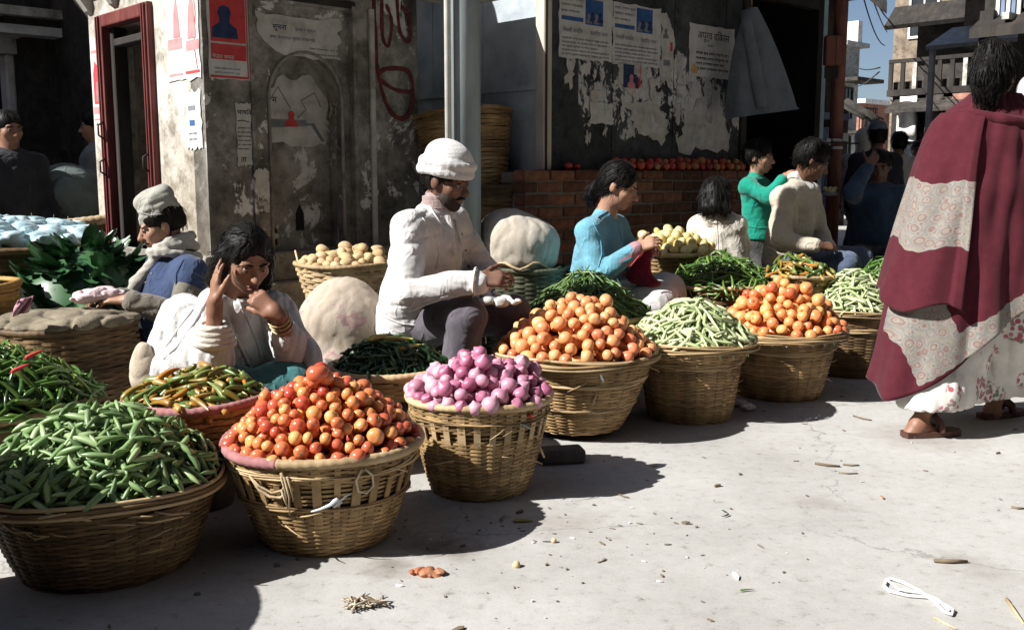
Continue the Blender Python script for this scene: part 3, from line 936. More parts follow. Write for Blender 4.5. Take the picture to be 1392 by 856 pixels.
# ---- balcony house on the right of the lane
p = at(1208, 238, 20)
hG = house('balcony_house', 'dark timber house with a railed balcony on the right of the lane', p)
mb = MB(); mb.box((0, -3.4, 0), (4.2, 0, 2.9)); mb.box((.5, -3.4, 2.9), (4.2, -.2, 4.2)); mb.build('wall', DARK_WALL, hG)
mb = MB(); mb.box((-.16, -3.5, 2.62), (4.2, .05, 2.74)); mb.build('balcony', DARK_WOOD, hG)
for k in range(15):
    mb = MB(); mb.box((-.14, -3.4 + k * .24, 2.74), (-.10, -3.32 + k * .24, 3.25)); mb.build('baluster', STONE_TRIM if k % 4 == 0 else DARK_WOOD, hG)
mb = MB(); mb.box((-.15, -3.45, 3.25), (-.08, .04, 3.32)); mb.build('handrail', DARK_WOOD, hG)
mb = MB()
mb.prism([(-.3, 3.95), (.1, 4.35), (4.2, 4.5), (4.2, 4.3), (.2, 4.15), (-.25, 3.88)], -3.7, .1)
mb.build('roof', DARK_WOOD, hG)
for k in range(3):
    window(hG, -.002, -.2 - k * 1.05, .5, .8, 1.6, 'x', DARK_WOOD, 2)
mb = MB(); mb.prism([(-.5, 2.35), (0, 2.6), (0, 2.55), (-.5, 2.28)], -3.4, -.1); mb.build('canopy', DARK_WALL, hG)

for k, (y0, y1, z0, z1, m_) in enumerate(((-.55, -.15, 1.75, 2.25, WHITE_TRIM), (-1.3, -.8, 1.6, 2.2, RED_WALL), (-2.1, -1.5, 1.8, 2.3, STRIPE_BLUE))):
    mb = MB(); mb.box((-.09, y0, z0), (-.05, y1, z1)); mb.build('signboard', m_, hG)
for k in range(5):
    mb = MB(); mb.quadgrid([[(-.2 + .03 * math.sin(5 * u + k), -.25 - .5 * k - .35 * u, 2.60 - .75 * v) for u in np.linspace(0, 1, 7)] for v in np.linspace(0, 1, 6)])
    solidify(mb.build('hanging_cloth', (WHITE_TRIM, DARK_WALL, RED_WALL, STRIPE_BLUE, DARK_WALL)[k], hG), .01)

# ---- sunlit tan house rising behind it
p = at(1205, 238, 27)
hH = house('tan_house', 'sunlit tan house with small windows rising behind the balcony house', p)
mb = MB(); mb.box((0, -7.5, 0), (5, 0, 9.5)); mb.build('wall', TAN_WALL, hH)
for zz in (4.6, 6.6):
    for yy in (-.4, -2.0, -3.6, -5.2):
        window(hH, -.002, yy, zz, .8, 1.15, 'x', WHITE_TRIM, 1)
mb = MB(); mb.box((-.15, -7.5, 6.2), (-.002, 0.1, 6.35)); mb.build('string_course', WHITE_TRIM, hH)

# ---- shop front on the right with a tin lean-to roof
p = at(1298, 238, 13.4)
hI = house('shop_house', 'tan shop house with a tin lean-to roof and white signboard', p)
mb = MB()
mb.box((.0, -3.2, 2.75), (3, .0, 6.5))
mb.build('upper_wall', TAN_WALL, hI)
mb = MB(); mb.box((1.3, -3.2, 0), (3, .0, 2.75)); mb.build('back_wall', DARK_WALL, hI)
mb = MB(); mb.box((-.70, .06, 0), (-.64, .12, 2.70)); mb.build('post', WHITE_TRIM, hI)
mb = MB(); mb.prism([(-.75, 2.72), (.0, 3.02), (.0, 2.98), (-.74, 2.67)], -1.25, .15); mb.build('lean_to_roof', EDGE, hI)
mb = MB(); mb.box((.62, -.62, 1.35), (1.28, -.45, 2.35)); mb.build('pier', RED_WALL, hI)
mb = MB(); mb.box((.18, -.92, 2.12), (.30, -.44, 2.42)); mb.build('fascia', RED_WALL, hI)
sg = MB(); sg.box((.14, -.98, 1.86), (.18, -.42, 2.08)); sg.build('signboard', WHITE_TRIM, hI)
mb = MB()
mb.quadgrid([[(.25 + .03 * math.sin(j * 1.9), -.22 - j * .035, 2.0 - i * .17) for j in range(8)] for i in range(9)])
solidify(mb.build('curtain', WHITE_TRIM, hI), .004)
mb = MB(); mb.prism([(-.45, 3.05), (-.05, 3.34), (-.05, 3.05)], -.85, -.4); mb.build('cloth_bundle', WHITE_TRIM, hI)
window(hI, -.002, -.5, 3.5, .7, 1.2, 'x')
mb = MB(); mb.prism([(-.5, 3.9), (-.002, 4.15), (-.002, 4.05), (-.5, 3.82)], -1.4, .1); mb.build('sunshade', DARK_WOOD, hI)

# ---- nearest house on the right, overhanging upper storey
p = at(1318, 238, 9.2)
hJ = house('overhang_house', 'dark timber house with striped and teal shutters at the right edge', p)
mb = MB(); mb.box((.1, -3.5, 2.55), (4, .0, 6)); mb.build('upper_storey', DARK_WALL, hJ)
mb = MB(); mb.box((.9, -3.5, 0), (4, .0, 2.55)); mb.build('ground_floor', DARK_WALL, hJ)
mb = MB(); mb.box((-.0, -.12, 0), (.1, -.002, 2.55)); mb.build('post', DARK_WOOD, hJ)
for k in range(5):
    mb = MB(); mb.box((.07, -.14 - k * .045, 2.46), (.098, -.108 - k * .045, 3.6)); mb.build('shutter_slat', WHITE_TRIM if k % 2 == 0 else STRIPE_BLUE, hJ)
mb = MB(); mb.box((.05, -.8, 2.62), (.098, -.4, 3.6)); mb.build('shutter', TEAL, hJ)
mb = MB(); mb.prism([(-.15, 2.38), (.3, 2.62), (.3, 2.5), (-.15, 2.3)], -1.4, .02); mb.build('eave', DARK_WOOD, hJ)
for k in range(4):
    mb = MB(); mb.box((-.12, -.3 - k * .3, 2.44), (.3, -.24 - k * .3, 2.5)); mb.build('joist', STONE_TRIM, hJ)

ROW_WALL = plaster('dark_row_brick', (.10, .095, .09), ((.045, .042, .04), (.07, .066, .062)), amt=.5, seed=1.1)
# ---- the rows that close the square beyond the frame, to the right and behind the viewer
for (nm, lab, x0, y0, x1, y1, hh) in (('row_house', 'tall dark row house beyond the right edge of the square', 6.2, -2.0, 11, 8.0, 11.0), ('row_house', 'tall dark row house far behind the viewer', -8.0, -14, 6.0, -7.5, 13.0), ('row_house', 'tall dark corner house behind the viewer to the right', 6.2, -13, 12, -2.2, 12.0), ('row_house', 'long dark row house beyond the left side of the square', -20, -12, -14, 5.0, 8.4)):
    t = thing(nm, lab, 'house', ((x0 + x1) / 2, (y0 + y1) / 2, 0), 0, 'row houses closing the square')
    w_, d_ = (x1 - x0) / 2, (y1 - y0) / 2
    mb = MB(); mb.box((-w_, -d_, 0), (w_, d_, hh)); mb.build('wall', ROW_WALL, t)
    mb = MB(); mb.box((-w_ - .4, -d_ - .4, hh), (w_ + .4, d_ + .4, hh + .2)); mb.build('roof', DARK_WALL, t)
    for k in range(4):
        for zz in (1.2, 4.2, 7.0):
            if x0 > 6: window(t, -w_ - .002, -d_ + 1.9 + k * 2.0, zz, .9, 1.3, 'x', DARK_WOOD, 1)
            elif x1 < -10:
                o = window(t, w_ + .002, -d_ + 1.9 + k * 3.0, zz, .9, 1.3, 'x', DARK_WOOD, 1); o.rotation_euler = (0, 0, PI / 2)
            else:
                o = window(t, w_ - .8 - k * 2.0, d_ + .002, zz, .9, 1.3, 'y', DARK_WOOD, 1); o.rotation_euler = (0, 0, PI)

# =================================================================== poles and pipes
def pole(name, label, px, depth, r, top, m, cat='pole', taper=1.0, base=0.0):
    b = at(px, 300, depth)
    t = thing(name, label, cat, (b.x, b.y, base))
    mb = MB(); mb.lathe([(r, 0), (r, top * .5), (r * taper, top)], 20)
    mb.build('shaft', m, t)
    return t


gp = pole('metal_pole', 'thick grey metal pole behind the white-hatted man', 634, 5.28, .078, 5.5, GALV)
mb = MB(); mb.lathe([(.11, 0), (.11, .03), (.085, .05)], 20); mb.build('base_flange', GALV, gp)
mb = MB(); mb.lathe([(.082, 0), (.082, .035)], 20, c=(0, 0, 2.9)); mb.build('collar', GALV, gp)
pole('conduit', 'slender two-tone conduit running up beside the thick grey pole', 610.5, 5.2, .017, 5.5, PALE_PIPE, 'conduit')
bp = pole('lamp_post', 'rust-brown post carrying a square switch box in the lane', 1131, 7.9, .051, 6.0, RUST, 'post', .8)
bxp = at(1132, 70, 7.82) - Vector((bp.location.x, bp.location.y, 0))
mb = MB(); mb.box((bxp.x - .075, bxp.y - .075, bxp.z - .11), (bxp.x + .075, bxp.y + .0, bxp.z + .11)); bevel(mb.build('switch_box', RUST, bp), .008)
mb = MB(); mb.box((bxp.x - .05, -.07, bxp.z - .2), (bxp.x + .05, -.055, bxp.z - .11)); mb.build('bracket', DARK_WOOD, bp)
for k, zz in enumerate((1.36, 1.30)):
    mb = MB(); mb.lathe([(.056, 0), (.056, .02)], 14, c=(0, 0, zz)); mb.build('band', PALE_PIPE, bp)
mb = MB(); mb.box((-.09, -.07, 1.30), (-.06, -.05, 1.38)); mb.box((.03, -.085, 1.36), (.07, -.06, 1.42)); mb.build('insulator', PALE_PIPE, bp)
dp = pole('drainpipe', 'fat pale-blue drainpipe rising beside the hanging jacket', 1102, 8.9, .075, 5.5, mat('pale_blue_pipe', [(.3, (.22, .30, .36)), (.7, (.38, .47, .52))], 6, 6, .6, .2, 40), 'pipe')
poster('pale notice with blue marks pasted on the wall by the drainpipe', Matrix.Translation(at(1083, 104, 8.7)) @ R43, 0, 0, .17, .40, [('rect', .1, .32, .15, .36, INK_BLUE), ('rect', .1, .24, .15, .29, INK_NAVY)], paper=WHITE_TRIM, torn=.004, seed=50)

# overhead wires across the lane
WIRE = mat('black_cable', [(.3, (.01, .01, .01)), (.7, (.02, .02, .02))], 5, 2, .6)


def wire(label, a, b_, sag=.25, r=.012):
    t = [a.lerp(b_, k / 14) - Vector((0, 0, sag * 4 * (k / 14) * (1 - k / 14))) for k in range(15)]
    mb = MB(); mb.tube(t, r, 5)
    return tag(mb.build('wire', WIRE), label, 'wire', 'overhead wires across the lane')


wire('thin black wire slanting down the sky to the balcony house roof', at(1160, -60, 10), at(1203, 62, 19), .2, .009)
wire('upper of two black wires dropping to the tan house', at(1172, -40, 11), at(1212, 30, 26), .1, .014)
wire('lower of two black wires dropping to the tan house', at(1168, -60, 11), at(1206, 44, 26), .1, .012)
wire('level wire from the grey-white house to the balcony', at(1160, 88, 35), at(1196, 92, 20), .1, .016)
wire('short slanting wire under the level wire, ending at the balcony', at(1164, 118, 35), at(1195, 98, 20), .05, .016)
wire('wire running from the brown post up out of the picture', at(1136, 5, 7.9), at(1112, -90, 6.5), .05, .006)
# =================================================================== baskets
CANE = mat('split_bamboo', [(.28, (.105, .06, .025)), (.48, (.26, .165, .072)), (.72, (.44, .305, .15))], 5, 6, .6, .35, 60, rndv=.38)
CANE_LIGHT = mat('pale_bamboo', [(.28, (.27, .18, .09)), (.5, (.43, .31, .17)), (.72, (.56, .43, .26))], 7, 6, .6, .3, 60, rndv=.22)
CANE_DARK = mat('smoked_bamboo', [(.28, (.05, .03, .014)), (.5, (.13, .08, .036)), (.72, (.22, .145, .07))], 5, 6, .65, .35, 60, rndv=.38)
CANE_OCHRE = mat('ochre_bamboo', [(.28, (.20, .105, .025)), (.5, (.40, .23, .06)), (.72, (.52, .33, .11))], 6, 6, .6, .35, 60, rndv=.3)
CANE_GREEN = mat('greenish_bamboo', [(.28, (.035, .036, .022)), (.5, (.075, .078, .048)), (.72, (.13, .13, .08))], 6, 6, .65, .35, 60, rndv=.3)
LINING = mat('dark_basket_lining', [(.3, (.018, .012, .007)), (.7, (.05, .034, .018))], 9, 5, .9)
TWINE = mat('jute_twine', [(.3, (.28, .20, .11)), (.7, (.46, .36, .23))], 30, 5, .9, .5, 90)
PINK_WRAP = mat('faded_pink_wrap', [(.3, (.27, .10, .11)), (.5, (.38, .17, .17)), (.7, (.47, .27, .23))], 12, 6, .8, .3, 60, rndv=.2)
PLASTIC = mat('torn_white_plastic', [(.3, (.55, .6, .62)), (.7, (.75, .78, .8))], 12, 4, .35)


def ring_strand(mb, R, z, N, j, amp, hh, th, jit, n, rs, gap=None):
    """one horizontal strand woven in and out of N stakes"""
    vs, fs = [], []
    ph = rs.uniform(0, 6.28)
    idx = []
    for k in range(n):
        a = 2 * PI * k / n
        zz = z + jit * (.6 * math.sin(2 * a + ph) + .4 * math.sin(5 * a + ph * 1.7)) + rs.uniform(-.15, .15) * jit
        r = R(zz) + amp * math.cos(N * a / 2 + PI * j)
        ca, sa = math.cos(a), math.sin(a)
        for (dr, dz) in ((-th, -hh), (th, -hh), (th, hh), (-th, hh)):
            vs.append(((r + dr) * ca, (r + dr) * sa, zz + dz))
    for k in range(n):
        k2 = (k + 1) % n
        for q in range(4):
            q2 = (q + 1) % 4
            fs.append((k * 4 + q, k * 4 + q2, k2 * 4 + q2, k2 * 4 + q))
    mb._add(vs, fs, 0, rs.random(), False)


def basket(label, loc, rb, rr, h, N=26, rows=26, mat_=CANE, rim='coil', rim_r=.014, rim_mat=None, open_band=None, bands=(), collar=None, group='market baskets', seed=1, lean=(0, 0), rz=0, stakes=True, stake_w=.011,
           bulge=.8, name='basket', wrap=None, loose=4, amp=None, stake_light=False):
    rs = random.Random(seed)
    t = thing(name, label, 'basket', loc, rz, group)
    t.rotation_euler = (lean[0], lean[1], rz)
    R = lambda z: rb + (rr - rb) * max(0.0, min(1.05, z / h)) ** bulge
    n = N * 4
    dz = h / rows
    amp = amp or .0045
    mb = MB()
    for j in range(rows):
        z = (j + .5) * dz
        if open_band and open_band[0] < z < open_band[1]:
            if j % 2: ring_strand(mb, lambda q: R(q) - .007, z, N, j, .001, dz * .5, .0018, dz * .3, n, rs)
            continue
        ring_strand(mb, R, z, N, j, amp, dz * .52, .0022, dz * .32, n, rs)
    o = mb.build('woven_strands', mat_, t, recalc=False)
    tag(o, kind='stuff')
    # stakes
    if stakes:
        for i in range(N):
            a = 2 * PI * i / N
            w_ = stake_w * rs.uniform(.75, 1.3)
            mb = MB()
            P = []
            for q in range(7):
                z = h * 1.0 * q / 6
                r = R(z) + (-1) ** i * 0.0 + (.0035 if open_band and open_band[0] - .03 < z < open_band[1] + .03 else 0)
                P.append((r, z))
            vs, fs = [], []
            for (r, z) in P:
                for (dr, dt) in ((-.002, -w_), (.0025, -w_), (.0025, w_), (-.002, w_)):
                    vs.append(((r + dr) * math.cos(a) - dt * math.sin(a), (r + dr) * math.sin(a) + dt * math.cos(a), z))
            for q in range(len(P) - 1):
                for k in range(4):
                    fs.append((q * 4 + k, q * 4 + (k + 1) % 4, (q + 1) * 4 + (k + 1) % 4, (q + 1) * 4 + k))
            mb._add(vs, fs, 0)
            if math.sin(a + rz) < .35 or not open_band:        # stakes on the seen side (the far ones are hidden by the produce)
                mb.build('stake', CANE_LIGHT if stake_light else mat_, t, recalc=False)
    # lining and bottom
    mb = MB(); mb.lathe([(0, .006)] + [(R(h * q / 6) - .010, .006 + (h - .01) * q / 6) for q in range(7)], 32)
    mb.build('lining', LINING, t, recalc=False)
    # bands: thick rolls of strands
    for (zb, rb_, mb_mat) in bands:
        for q in range(3):
            mb = MB()
            pts = []
            for k in range(72):
                a = 2 * PI * k / 72
                rr_b = R(zb) + .007 + .003 * math.cos(7 * a + q * 2.1)
                pts.append((rr_b * math.cos(a), rr_b * math.sin(a), zb + (q - 1) * rb_ * 1.2 + .004 * math.sin(3 * a + q + seed)))
            mb.tube(pts, rb_, 6, closed=True)
            mb.build('band', mb_mat, t, recalc=False)
    # collar: the rim of a shallow upper basket set into the lower one
    if collar:
        zc0, zc1, ro = collar
        mb = MB()
        for j in range(13):
            z = zc0 + (zc1 - zc0) * (j + .5) / 13
            Rc = lambda zz: R(zc0) + .012 + (ro - R(zc0) - .012) * (zz - zc0) / (zc1 - zc0)
            ring_strand(mb, Rc, z, N, j, .004, (zc1 - zc0) / 13 * .52, .0024, .002, n, rs)
        o = mb.build('collar', mat_, t, recalc=False)
        tag(o, kind='stuff')
        rim_R, rim_z = ro, zc1
    else:
        rim_R, rim_z = R(h), h
    rm = rim_mat or CANE_LIGHT
    if rim == 'coil':
        pts, rad = [], []
        M_ = 240
        for k in range(M_):
            a = 2 * PI * k / M_
            pts.append((rim_R * math.cos(a), rim_R * math.sin(a), rim_z + .003 * math.sin(3 * a + seed)))
            rad.append(rim_r * (1 + .10 * abs(math.sin(k * PI / 4.0)) + .05 * math.sin(5 * a + seed)))
        if wrap:
            a0, a1, wm = wrap
            cut0, cut1 = int(M_ * a0 / (2 * PI)), int(M_ * a1 / (2 * PI))
            sel = list(range(cut0, cut1 + 1))
            mb = MB(); mb.tube([pts[i % M_] for i in sel], [rad[i % M_] * 1.03 for i in sel], 8, up=(0, 0, 1)); mb.build('rim_wrap', wm, t)
            sel = list(range(cut1, cut0 + M_ + 1))
            mb = MB(); mb.tube([pts[i % M_] for i in sel], [rad[i % M_] for i in sel], 8, up=(0, 0, 1)); mb.build('rim', rm, t)
        else:
            mb = MB(); mb.tube(pts, rad, 8, closed=True, up=(0, 0, 1)); mb.build('rim', rm, t)
    else:                                               # a bundle of loose withies
        for q in range(7):
            pts = []
            ph = rs.uniform(0, 6)
            for k in range(96):
                a = 2 * PI * k / 96
                rq = rim_R + .004 + (.006 * (q % 3)) + .005 * math.sin(4 * a + ph)
                pts.append((rq * math.cos(a), rq * math.sin(a), rim_z - .012 * (q // 2) + .006 * math.sin(3 * a + ph * 2)))
            mb = MB(); mb.tube(pts, rim_r * rs.uniform(.3, .5), 5, closed=True); mb.build('rim_withy', CANE_LIGHT if q % 2 else mat_, t, recalc=False)
    # loose ends
    for q in range(loose):
        a = rs.uniform(PI * 1.1, PI * 1.95) - rz
        z = rs.uniform(.3, .9) * h
        r = R(z) + .008
        p0 = Vector((r * math.cos(a), r * math.sin(a), z))
        tn = Vector((-math.sin(a), math.cos(a), 0))
        ou = Vector((math.cos(a), math.sin(a), 0))
        L = rs.uniform(.04, .1)
        d = (tn * rs.choice((-1, 1)) + ou * .3 + Vector((0, 0, rs.uniform(-.6, .4)))).normalized()
        mb = MB(); mb.tube([p0, p0 + d * L * .5 + ou * .006, p0 + d * L], [.0022, .002, .001], 5); mb.build('loose_end', CANE_LIGHT, t)
    return t


def on_basket(t, rb, rr, h, bulge=.8):
    """surface point of a basket for angle a (0 = towards +x) and height z, in the basket's own space"""
    R = lambda z: rb + (rr - rb) * (z / h) ** bulge
    return lambda a, z, out=.0: Vector(((R(z) + out) * math.cos(a), (R(z) + out) * math.sin(a), z))


# front row -------------------------------------------------------------
SPEC = {
    'pea': dict(loc=(-1.165, 2.745, 0), rb=.225, rr=.322, h=.262),
    'red': dict(loc=(-.575, 2.96, 0), rb=.185, rr=.293, h=.305),
    'onion': dict(loc=(-.115, 3.43, 0), rb=.165, rr=.25, h=.338),
    'orange': dict(loc=(.275, 4.22, .03), rb=.19, rr=.338, h=.33),
    'bean': dict(loc=(.82, 4.50, 0), rb=.185, rr=.262, h=.36),
    'tomato': dict(loc=(1.35, 4.96, 0), rb=.20, rr=.31, h=.335),
    'far': dict(loc=(1.90, 5.52, 0), rb=.195, rr=.28, h=.37),
}
B1 = basket('wide low dark basket of pea pods in the nearest corner, with a loose withy rim', N=30, rows=36, rim='withy', rim_r=.014, mat_=CANE_DARK, loose=8, seed=11, stake_w=.012, **SPEC['pea'])
B2 = basket('large basket of red tomatoes with a coiled rim wrapped in faded pink', N=30, rows=44, rim='coil', rim_r=.0145, open_band=(.165, .245), bands=((.163, .0035, CANE), (.262, .003, CANE_LIGHT)), mat_=CANE, seed=12, wrap=(PI * .75, PI * 1.42, PINK_WRAP), loose=6, **SPEC['red'])
B3 = basket('basket of pink onions with a band of open upright slats', N=28, rows=48, rim='coil', rim_r=.013, open_band=(.218, .256), bands=((.285, .003, CANE),), stake_light=True, mat_=CANE, seed=13, loose=5, **SPEC['onion'])
B4 = basket('broad basket of pale orange tomatoes with two pale bands, in the middle of the row', N=30, rows=46, rim='withy', rim_r=.013, bands=((.225, .0042, CANE_LIGHT), (.115, .0036, CANE_LIGHT)), mat_=CANE, seed=14, loose=5, **SPEC['orange'])
B5 = basket('basket of pale green beans with a deep flared collar between two tomato baskets', N=28, rows=38, rim='withy', rim_r=.010, collar=(.268, .362, .285), bands=((.262, .004, CANE_LIGHT),), mat_=CANE, seed=15, loose=5, rb=.185, rr=.225, h=.27, loc=SPEC['bean']['loc'])
B6 = basket('basket of ripe tomatoes with white twine loops hanging under its rim', N=28, rows=36, rim='withy', rim_r=.012, collar=(.255, .34, .318), bands=((.252, .0055, CANE_LIGHT),), mat_=CANE, seed=16, loose=4, rb=.20, rr=.265, h=.255, loc=SPEC['tomato']['loc'])
B7 = basket('basket of green beans beside the maroon shawl, last of the front row', N=26, rows=44, rim='withy', rim_r=.012, bands=((.27, .004, CANE_LIGHT),), mat_=CANE_DARK, seed=17, loose=3, **SPEC['far'])
# a further basket of the row beyond the left edge; its shadow lies over the pea basket
B0 = basket('basket of the front row standing beyond the left edge', (-1.76, 2.08, 0), .30, .39, .62, N=20, rows=24, mat_=CANE_DARK, seed=10, rim='coil', loose=0, stakes=False)


# things tied to the baskets (parts)
S = on_basket(B2, .185, .293, .305)
mb = MB(); mb.tube([S(a, z, .016) for a, z in ((4.15, .255), (4.2, .225), (4.32, .205), (4.45, .206), (4.52, .225), (4.53, .26), (4.5, .285))], .0045, 6); mb.build('twine_loop', TWINE, B2)
mb = MB(); mb.tube([S(a, z, .016) for a, z in ((4.12, .262), (4.22, .235), (4.36, .218), (4.48, .23), (4.55, .26))], .0035, 6); mb.build('twine_loop', TWINE, B2)
for q, (a, z0, z1) in enumerate(((4.53, .275, .15), (4.50, .275, .18), (4.56, .275, .2), (4.48, .23, .165))):
    mb = MB(); mb.tube([S(a, z0, .018), S(a + .02, (z0 + z1) / 2, .020), S(a - .02 + q * .02, z1, .017)], [.004, .003, .002], 5); mb.build('twine_end', TWINE, B2)
mb = MB(); mb.tube([S(a, z, .014) for a, z in ((5.25, .285), (5.20, .25), (5.24, .215), (5.33, .205), (5.40, .225), (5.37, .26), (5.28, .285))], .0035, 6); mb.build('twine_loop', mat('pale_twine', [(.3, (.42, .35, .24)), (.7, (.6, .52, .4))], 30, 5, .9), B2)
mb = MB(); mb.tube([S(a, z, .014) for a, z in ((4.75, .163), (4.86, .172), (4.95, .182), (5.02, .2), (5.06, .19), (4.98, .175), (5.1, .205), (5.17, .214))], [.002, .004, .005, .008, .006, .004, .003, .001], 6, flat=.5); mb.build('plastic_strip', PLASTIC, B2)
S = on_basket(B1, .225, .322, .262)
rs = random.Random(41)
for q in range(11):
    a = 4.1 + 1.5 * q / 10 + rs.uniform(-.05, .05)
    z = rs.uniform(.20, .262)
    P = [S(a - .12, z, .012), S(a, z - rs.uniform(-.012, .02), .018 + rs.uniform(0, .012)), S(a + rs.uniform(.1, .22), z + rs.uniform(-.05, .02), .02 + rs.uniform(0, .04))]
    mb = MB(); mb.tube(P, [.0035, .0035, .002], 5); mb.build('loose_withy', CANE_LIGHT, B1)
S = on_basket(B3, .165, .25, .338)
mb = MB(); mb.tube([S(5.30, .285, .014), S(5.40, .272, .016), S(5.52, .255, .016)], [.002, .0025, .002], 5); mb.build('blue_cord', mat('pale_blue_cord', [(.3, (.25, .38, .42)), (.7, (.38, .5, .54))], 20), B3)
mb = MB(); mb.tube([S(5.75, .20, .01), S(5.80, .165, .03), S(5.82, .14, .045)], [.004, .005, .0035], 6); mb.build('loose_slat', CANE_LIGHT, B3)
mb = MB(); mb.tube([S(5.45, .31, .012), S(5.5, .30, .014)], [.008, .006], 6); mb.build('red_rag', INK_RED, B3)
S = on_basket(B4, .19, .338, .33)
mb = MB(); mb.tube([S(4.95, .325, .02), S(4.93, .29, .018), S(4.97, .265, .016), S(5.0, .25, .015)], [.005, .004, .006, .002], 6, flat=.5); mb.build('plastic_strip', PLASTIC, B4)
mb = MB(); mb.tube([S(4.93, .20, .012), S(4.9, .15, .012)], [.004, .003], 5); mb.build('loose_slat', CANE_LIGHT, B4)
for k in range(7):
    a = 4.35 + k * .2
    mb = MB()
    z0 = .34
    P = [Vector((.325 * math.cos(a + d), .325 * math.sin(a + d), zz)) for d, zz in ((-.02, .33), (-.03, .31), (0, .295), (.03, .31), (.02, .33))]
    mb.tube(P, .0022, 5); mb.build('twine_loop', PLASTIC, B6)

# the stone the broad basket leans on
mb = MB(); mb.box((-.09, -.05, 0), (.09, .05, .055)); st = bevel(mb.build('stone', mat('dark_stone', [(.3, (.05, .048, .045)), (.7, (.13, .125, .115))], 12, 7, .9, .5, 50)), .012, 2)
st.location = gnd(762, 627); st.rotation_euler = (0, 0, .2)
tag(st, 'dark paving stone wedged beside the foot of the broad orange tomato basket', 'stone')

# baskets behind the row --------------------------------------------------
TR1 = basket('low basket of long green chillies behind the pea basket', (-1.86, 3.42, .11), .24, .36, .20, N=24, rows=14, mat_=CANE_DARK, seed=21, rim='coil', rim_r=.012, loose=0, stakes=False)
TR2 = basket('shallow pink-rimmed basket of mixed green and orange chillies', (-1.05, 3.25, .25), .17, .225, .12, N=24, rows=10, mat_=CANE, seed=22, rim='coil', rim_r=.014, rim_mat=PINK_WRAP, loose=0, stakes=False)
TR3 = basket('shallow tray of dark green chillies between the woman and the white-hatted man', (-.47, 3.80, .265), .18, .235, .10, N=24, rows=9, mat_=CANE_LIGHT, seed=23, rim='coil', rim_r=.014, loose=0, stakes=False)
TR4 = basket('low basket of slender green beans at the blue cardigan\'s side', (.37, 4.86, .18), .22, .30, .24, N=24, rows=14, mat_=CANE_GREEN, seed=24, rim='coil', rim_r=.012, loose=0, stakes=False)
TR5 = basket('low basket of green chillies in front of the child with bobbed hair', (1.19, 5.62, .24), .22, .30, .25, N=24, rows=14, mat_=CANE_DARK, seed=25, rim='coil', rim_r=.012, loose=0, stakes=False)
TR6 = basket('small shallow basket of mixed red and green chillies by the blue-trousered knee', (1.62, 5.62, .40), .15, .2, .14, N=22, rows=9, mat_=CANE, seed=26, rim='coil', rim_r=.011, loose=0, stakes=False)
TR7 = basket('low basket of green beans just behind the last basket of the row', (2.30, 5.90, .24), .18, .25, .25, N=22, rows=12, mat_=CANE_DARK, seed=27, rim='coil', rim_r=.011, loose=0, stakes=False)
LEM = basket('flared basket of yellow lemons beside the knitting girl', (.97, 6.02, .38), .155, .265, .26, N=26, rows=22, mat_=CANE, seed=28, rim='coil', rim_r=.013, loose=2)
POT = basket('pale squared basket of potatoes on the shrine step', (-.90, 5.36, .36), .17, .265, .27, N=22, rows=18, mat_=CANE_LIGHT, seed=29, rim='coil', rim_r=.012, loose=3)
mb = MB(); mb.tube([(-.21, -.12, .2), (-.262, -.03, .34)], [.006, .005], 6); mb.build('loose_stake', CANE_LIGHT, POT)
LOWB = basket('low empty basket half hidden behind the jute sack', (-1.02, 4.72, 0), .15, .19, .30, N=22, rows=16, mat_=CANE, seed=31, rim='coil', rim_r=.013, loose=0, stakes=False)
OCH = basket('bright ochre basket cut by the left edge', (-2.50, 4.35, 0), .22, .30, .62, N=26, rows=40, mat_=CANE_OCHRE, seed=32, rim='coil', rim_r=.015, rim_mat=CANE_OCHRE, loose=0, stakes=False)
PLB = basket('big dark basket heaped with a pale blue plastic sheet', (-2.72, 5.45, 0), .30, .46, .72, N=26, rows=34, mat_=CANE_DARK, seed=33, rim='coil', rim_r=.016, rim_mat=CANE, loose=2, stakes=False)
BUR = basket('tall dark basket with a burlap-covered rim in the shaded alley', (-2.72, 6.62, 0), .26, .40, .80, N=26, rows=26, mat_=CANE_DARK, seed=34, rim='coil', rim_r=.03, rim_mat=TWINE, loose=6, lean=(0, -.12))
COV = basket('overturned basket covered with burlap in front of the capped man', (-1.95, 4.30, .0), .33, .29, .46, N=28, rows=36, mat_=CANE_DARK, seed=35, rim='coil', rim_r=.014, rim_mat=CANE_DARK, loose=0, stakes=False)
# stack of empty baskets in the gap between the shrine and the stall
stk = at(655, 238, 6.32)
zz = 0.0
for k, (lab, dx, ln) in enumerate((('lowest of the stacked empty baskets in the gap beside the pole', .03, (0, 0)), ('middle empty basket of the stack in the gap beside the pole', .06, (.03, .03)), ('topmost tilted basket of the stack in the gap beside the pole', -.08, (-.05, -.09)))):
    basket(lab, (stk.x + dx, stk.y, [0.0, .50, .98][k]), .22, [.31, .32, .31][k], [.52, .54, .50][k], N=26, rows=[30, 34, 36][k], mat_=CANE_DARK if k < 2 else CANE, seed=60 + k, rim='coil', rim_r=.012, rim_mat=CANE_DARK if k < 2 else CANE, loose=0, stakes=False, group='empty baskets stacked in the gap', lean=ln)
# =================================================================== produce
STEM = mat('dry_green_stem', [(.3, (.10, .11, .03)), (.7, (.2, .19, .07))], 20)


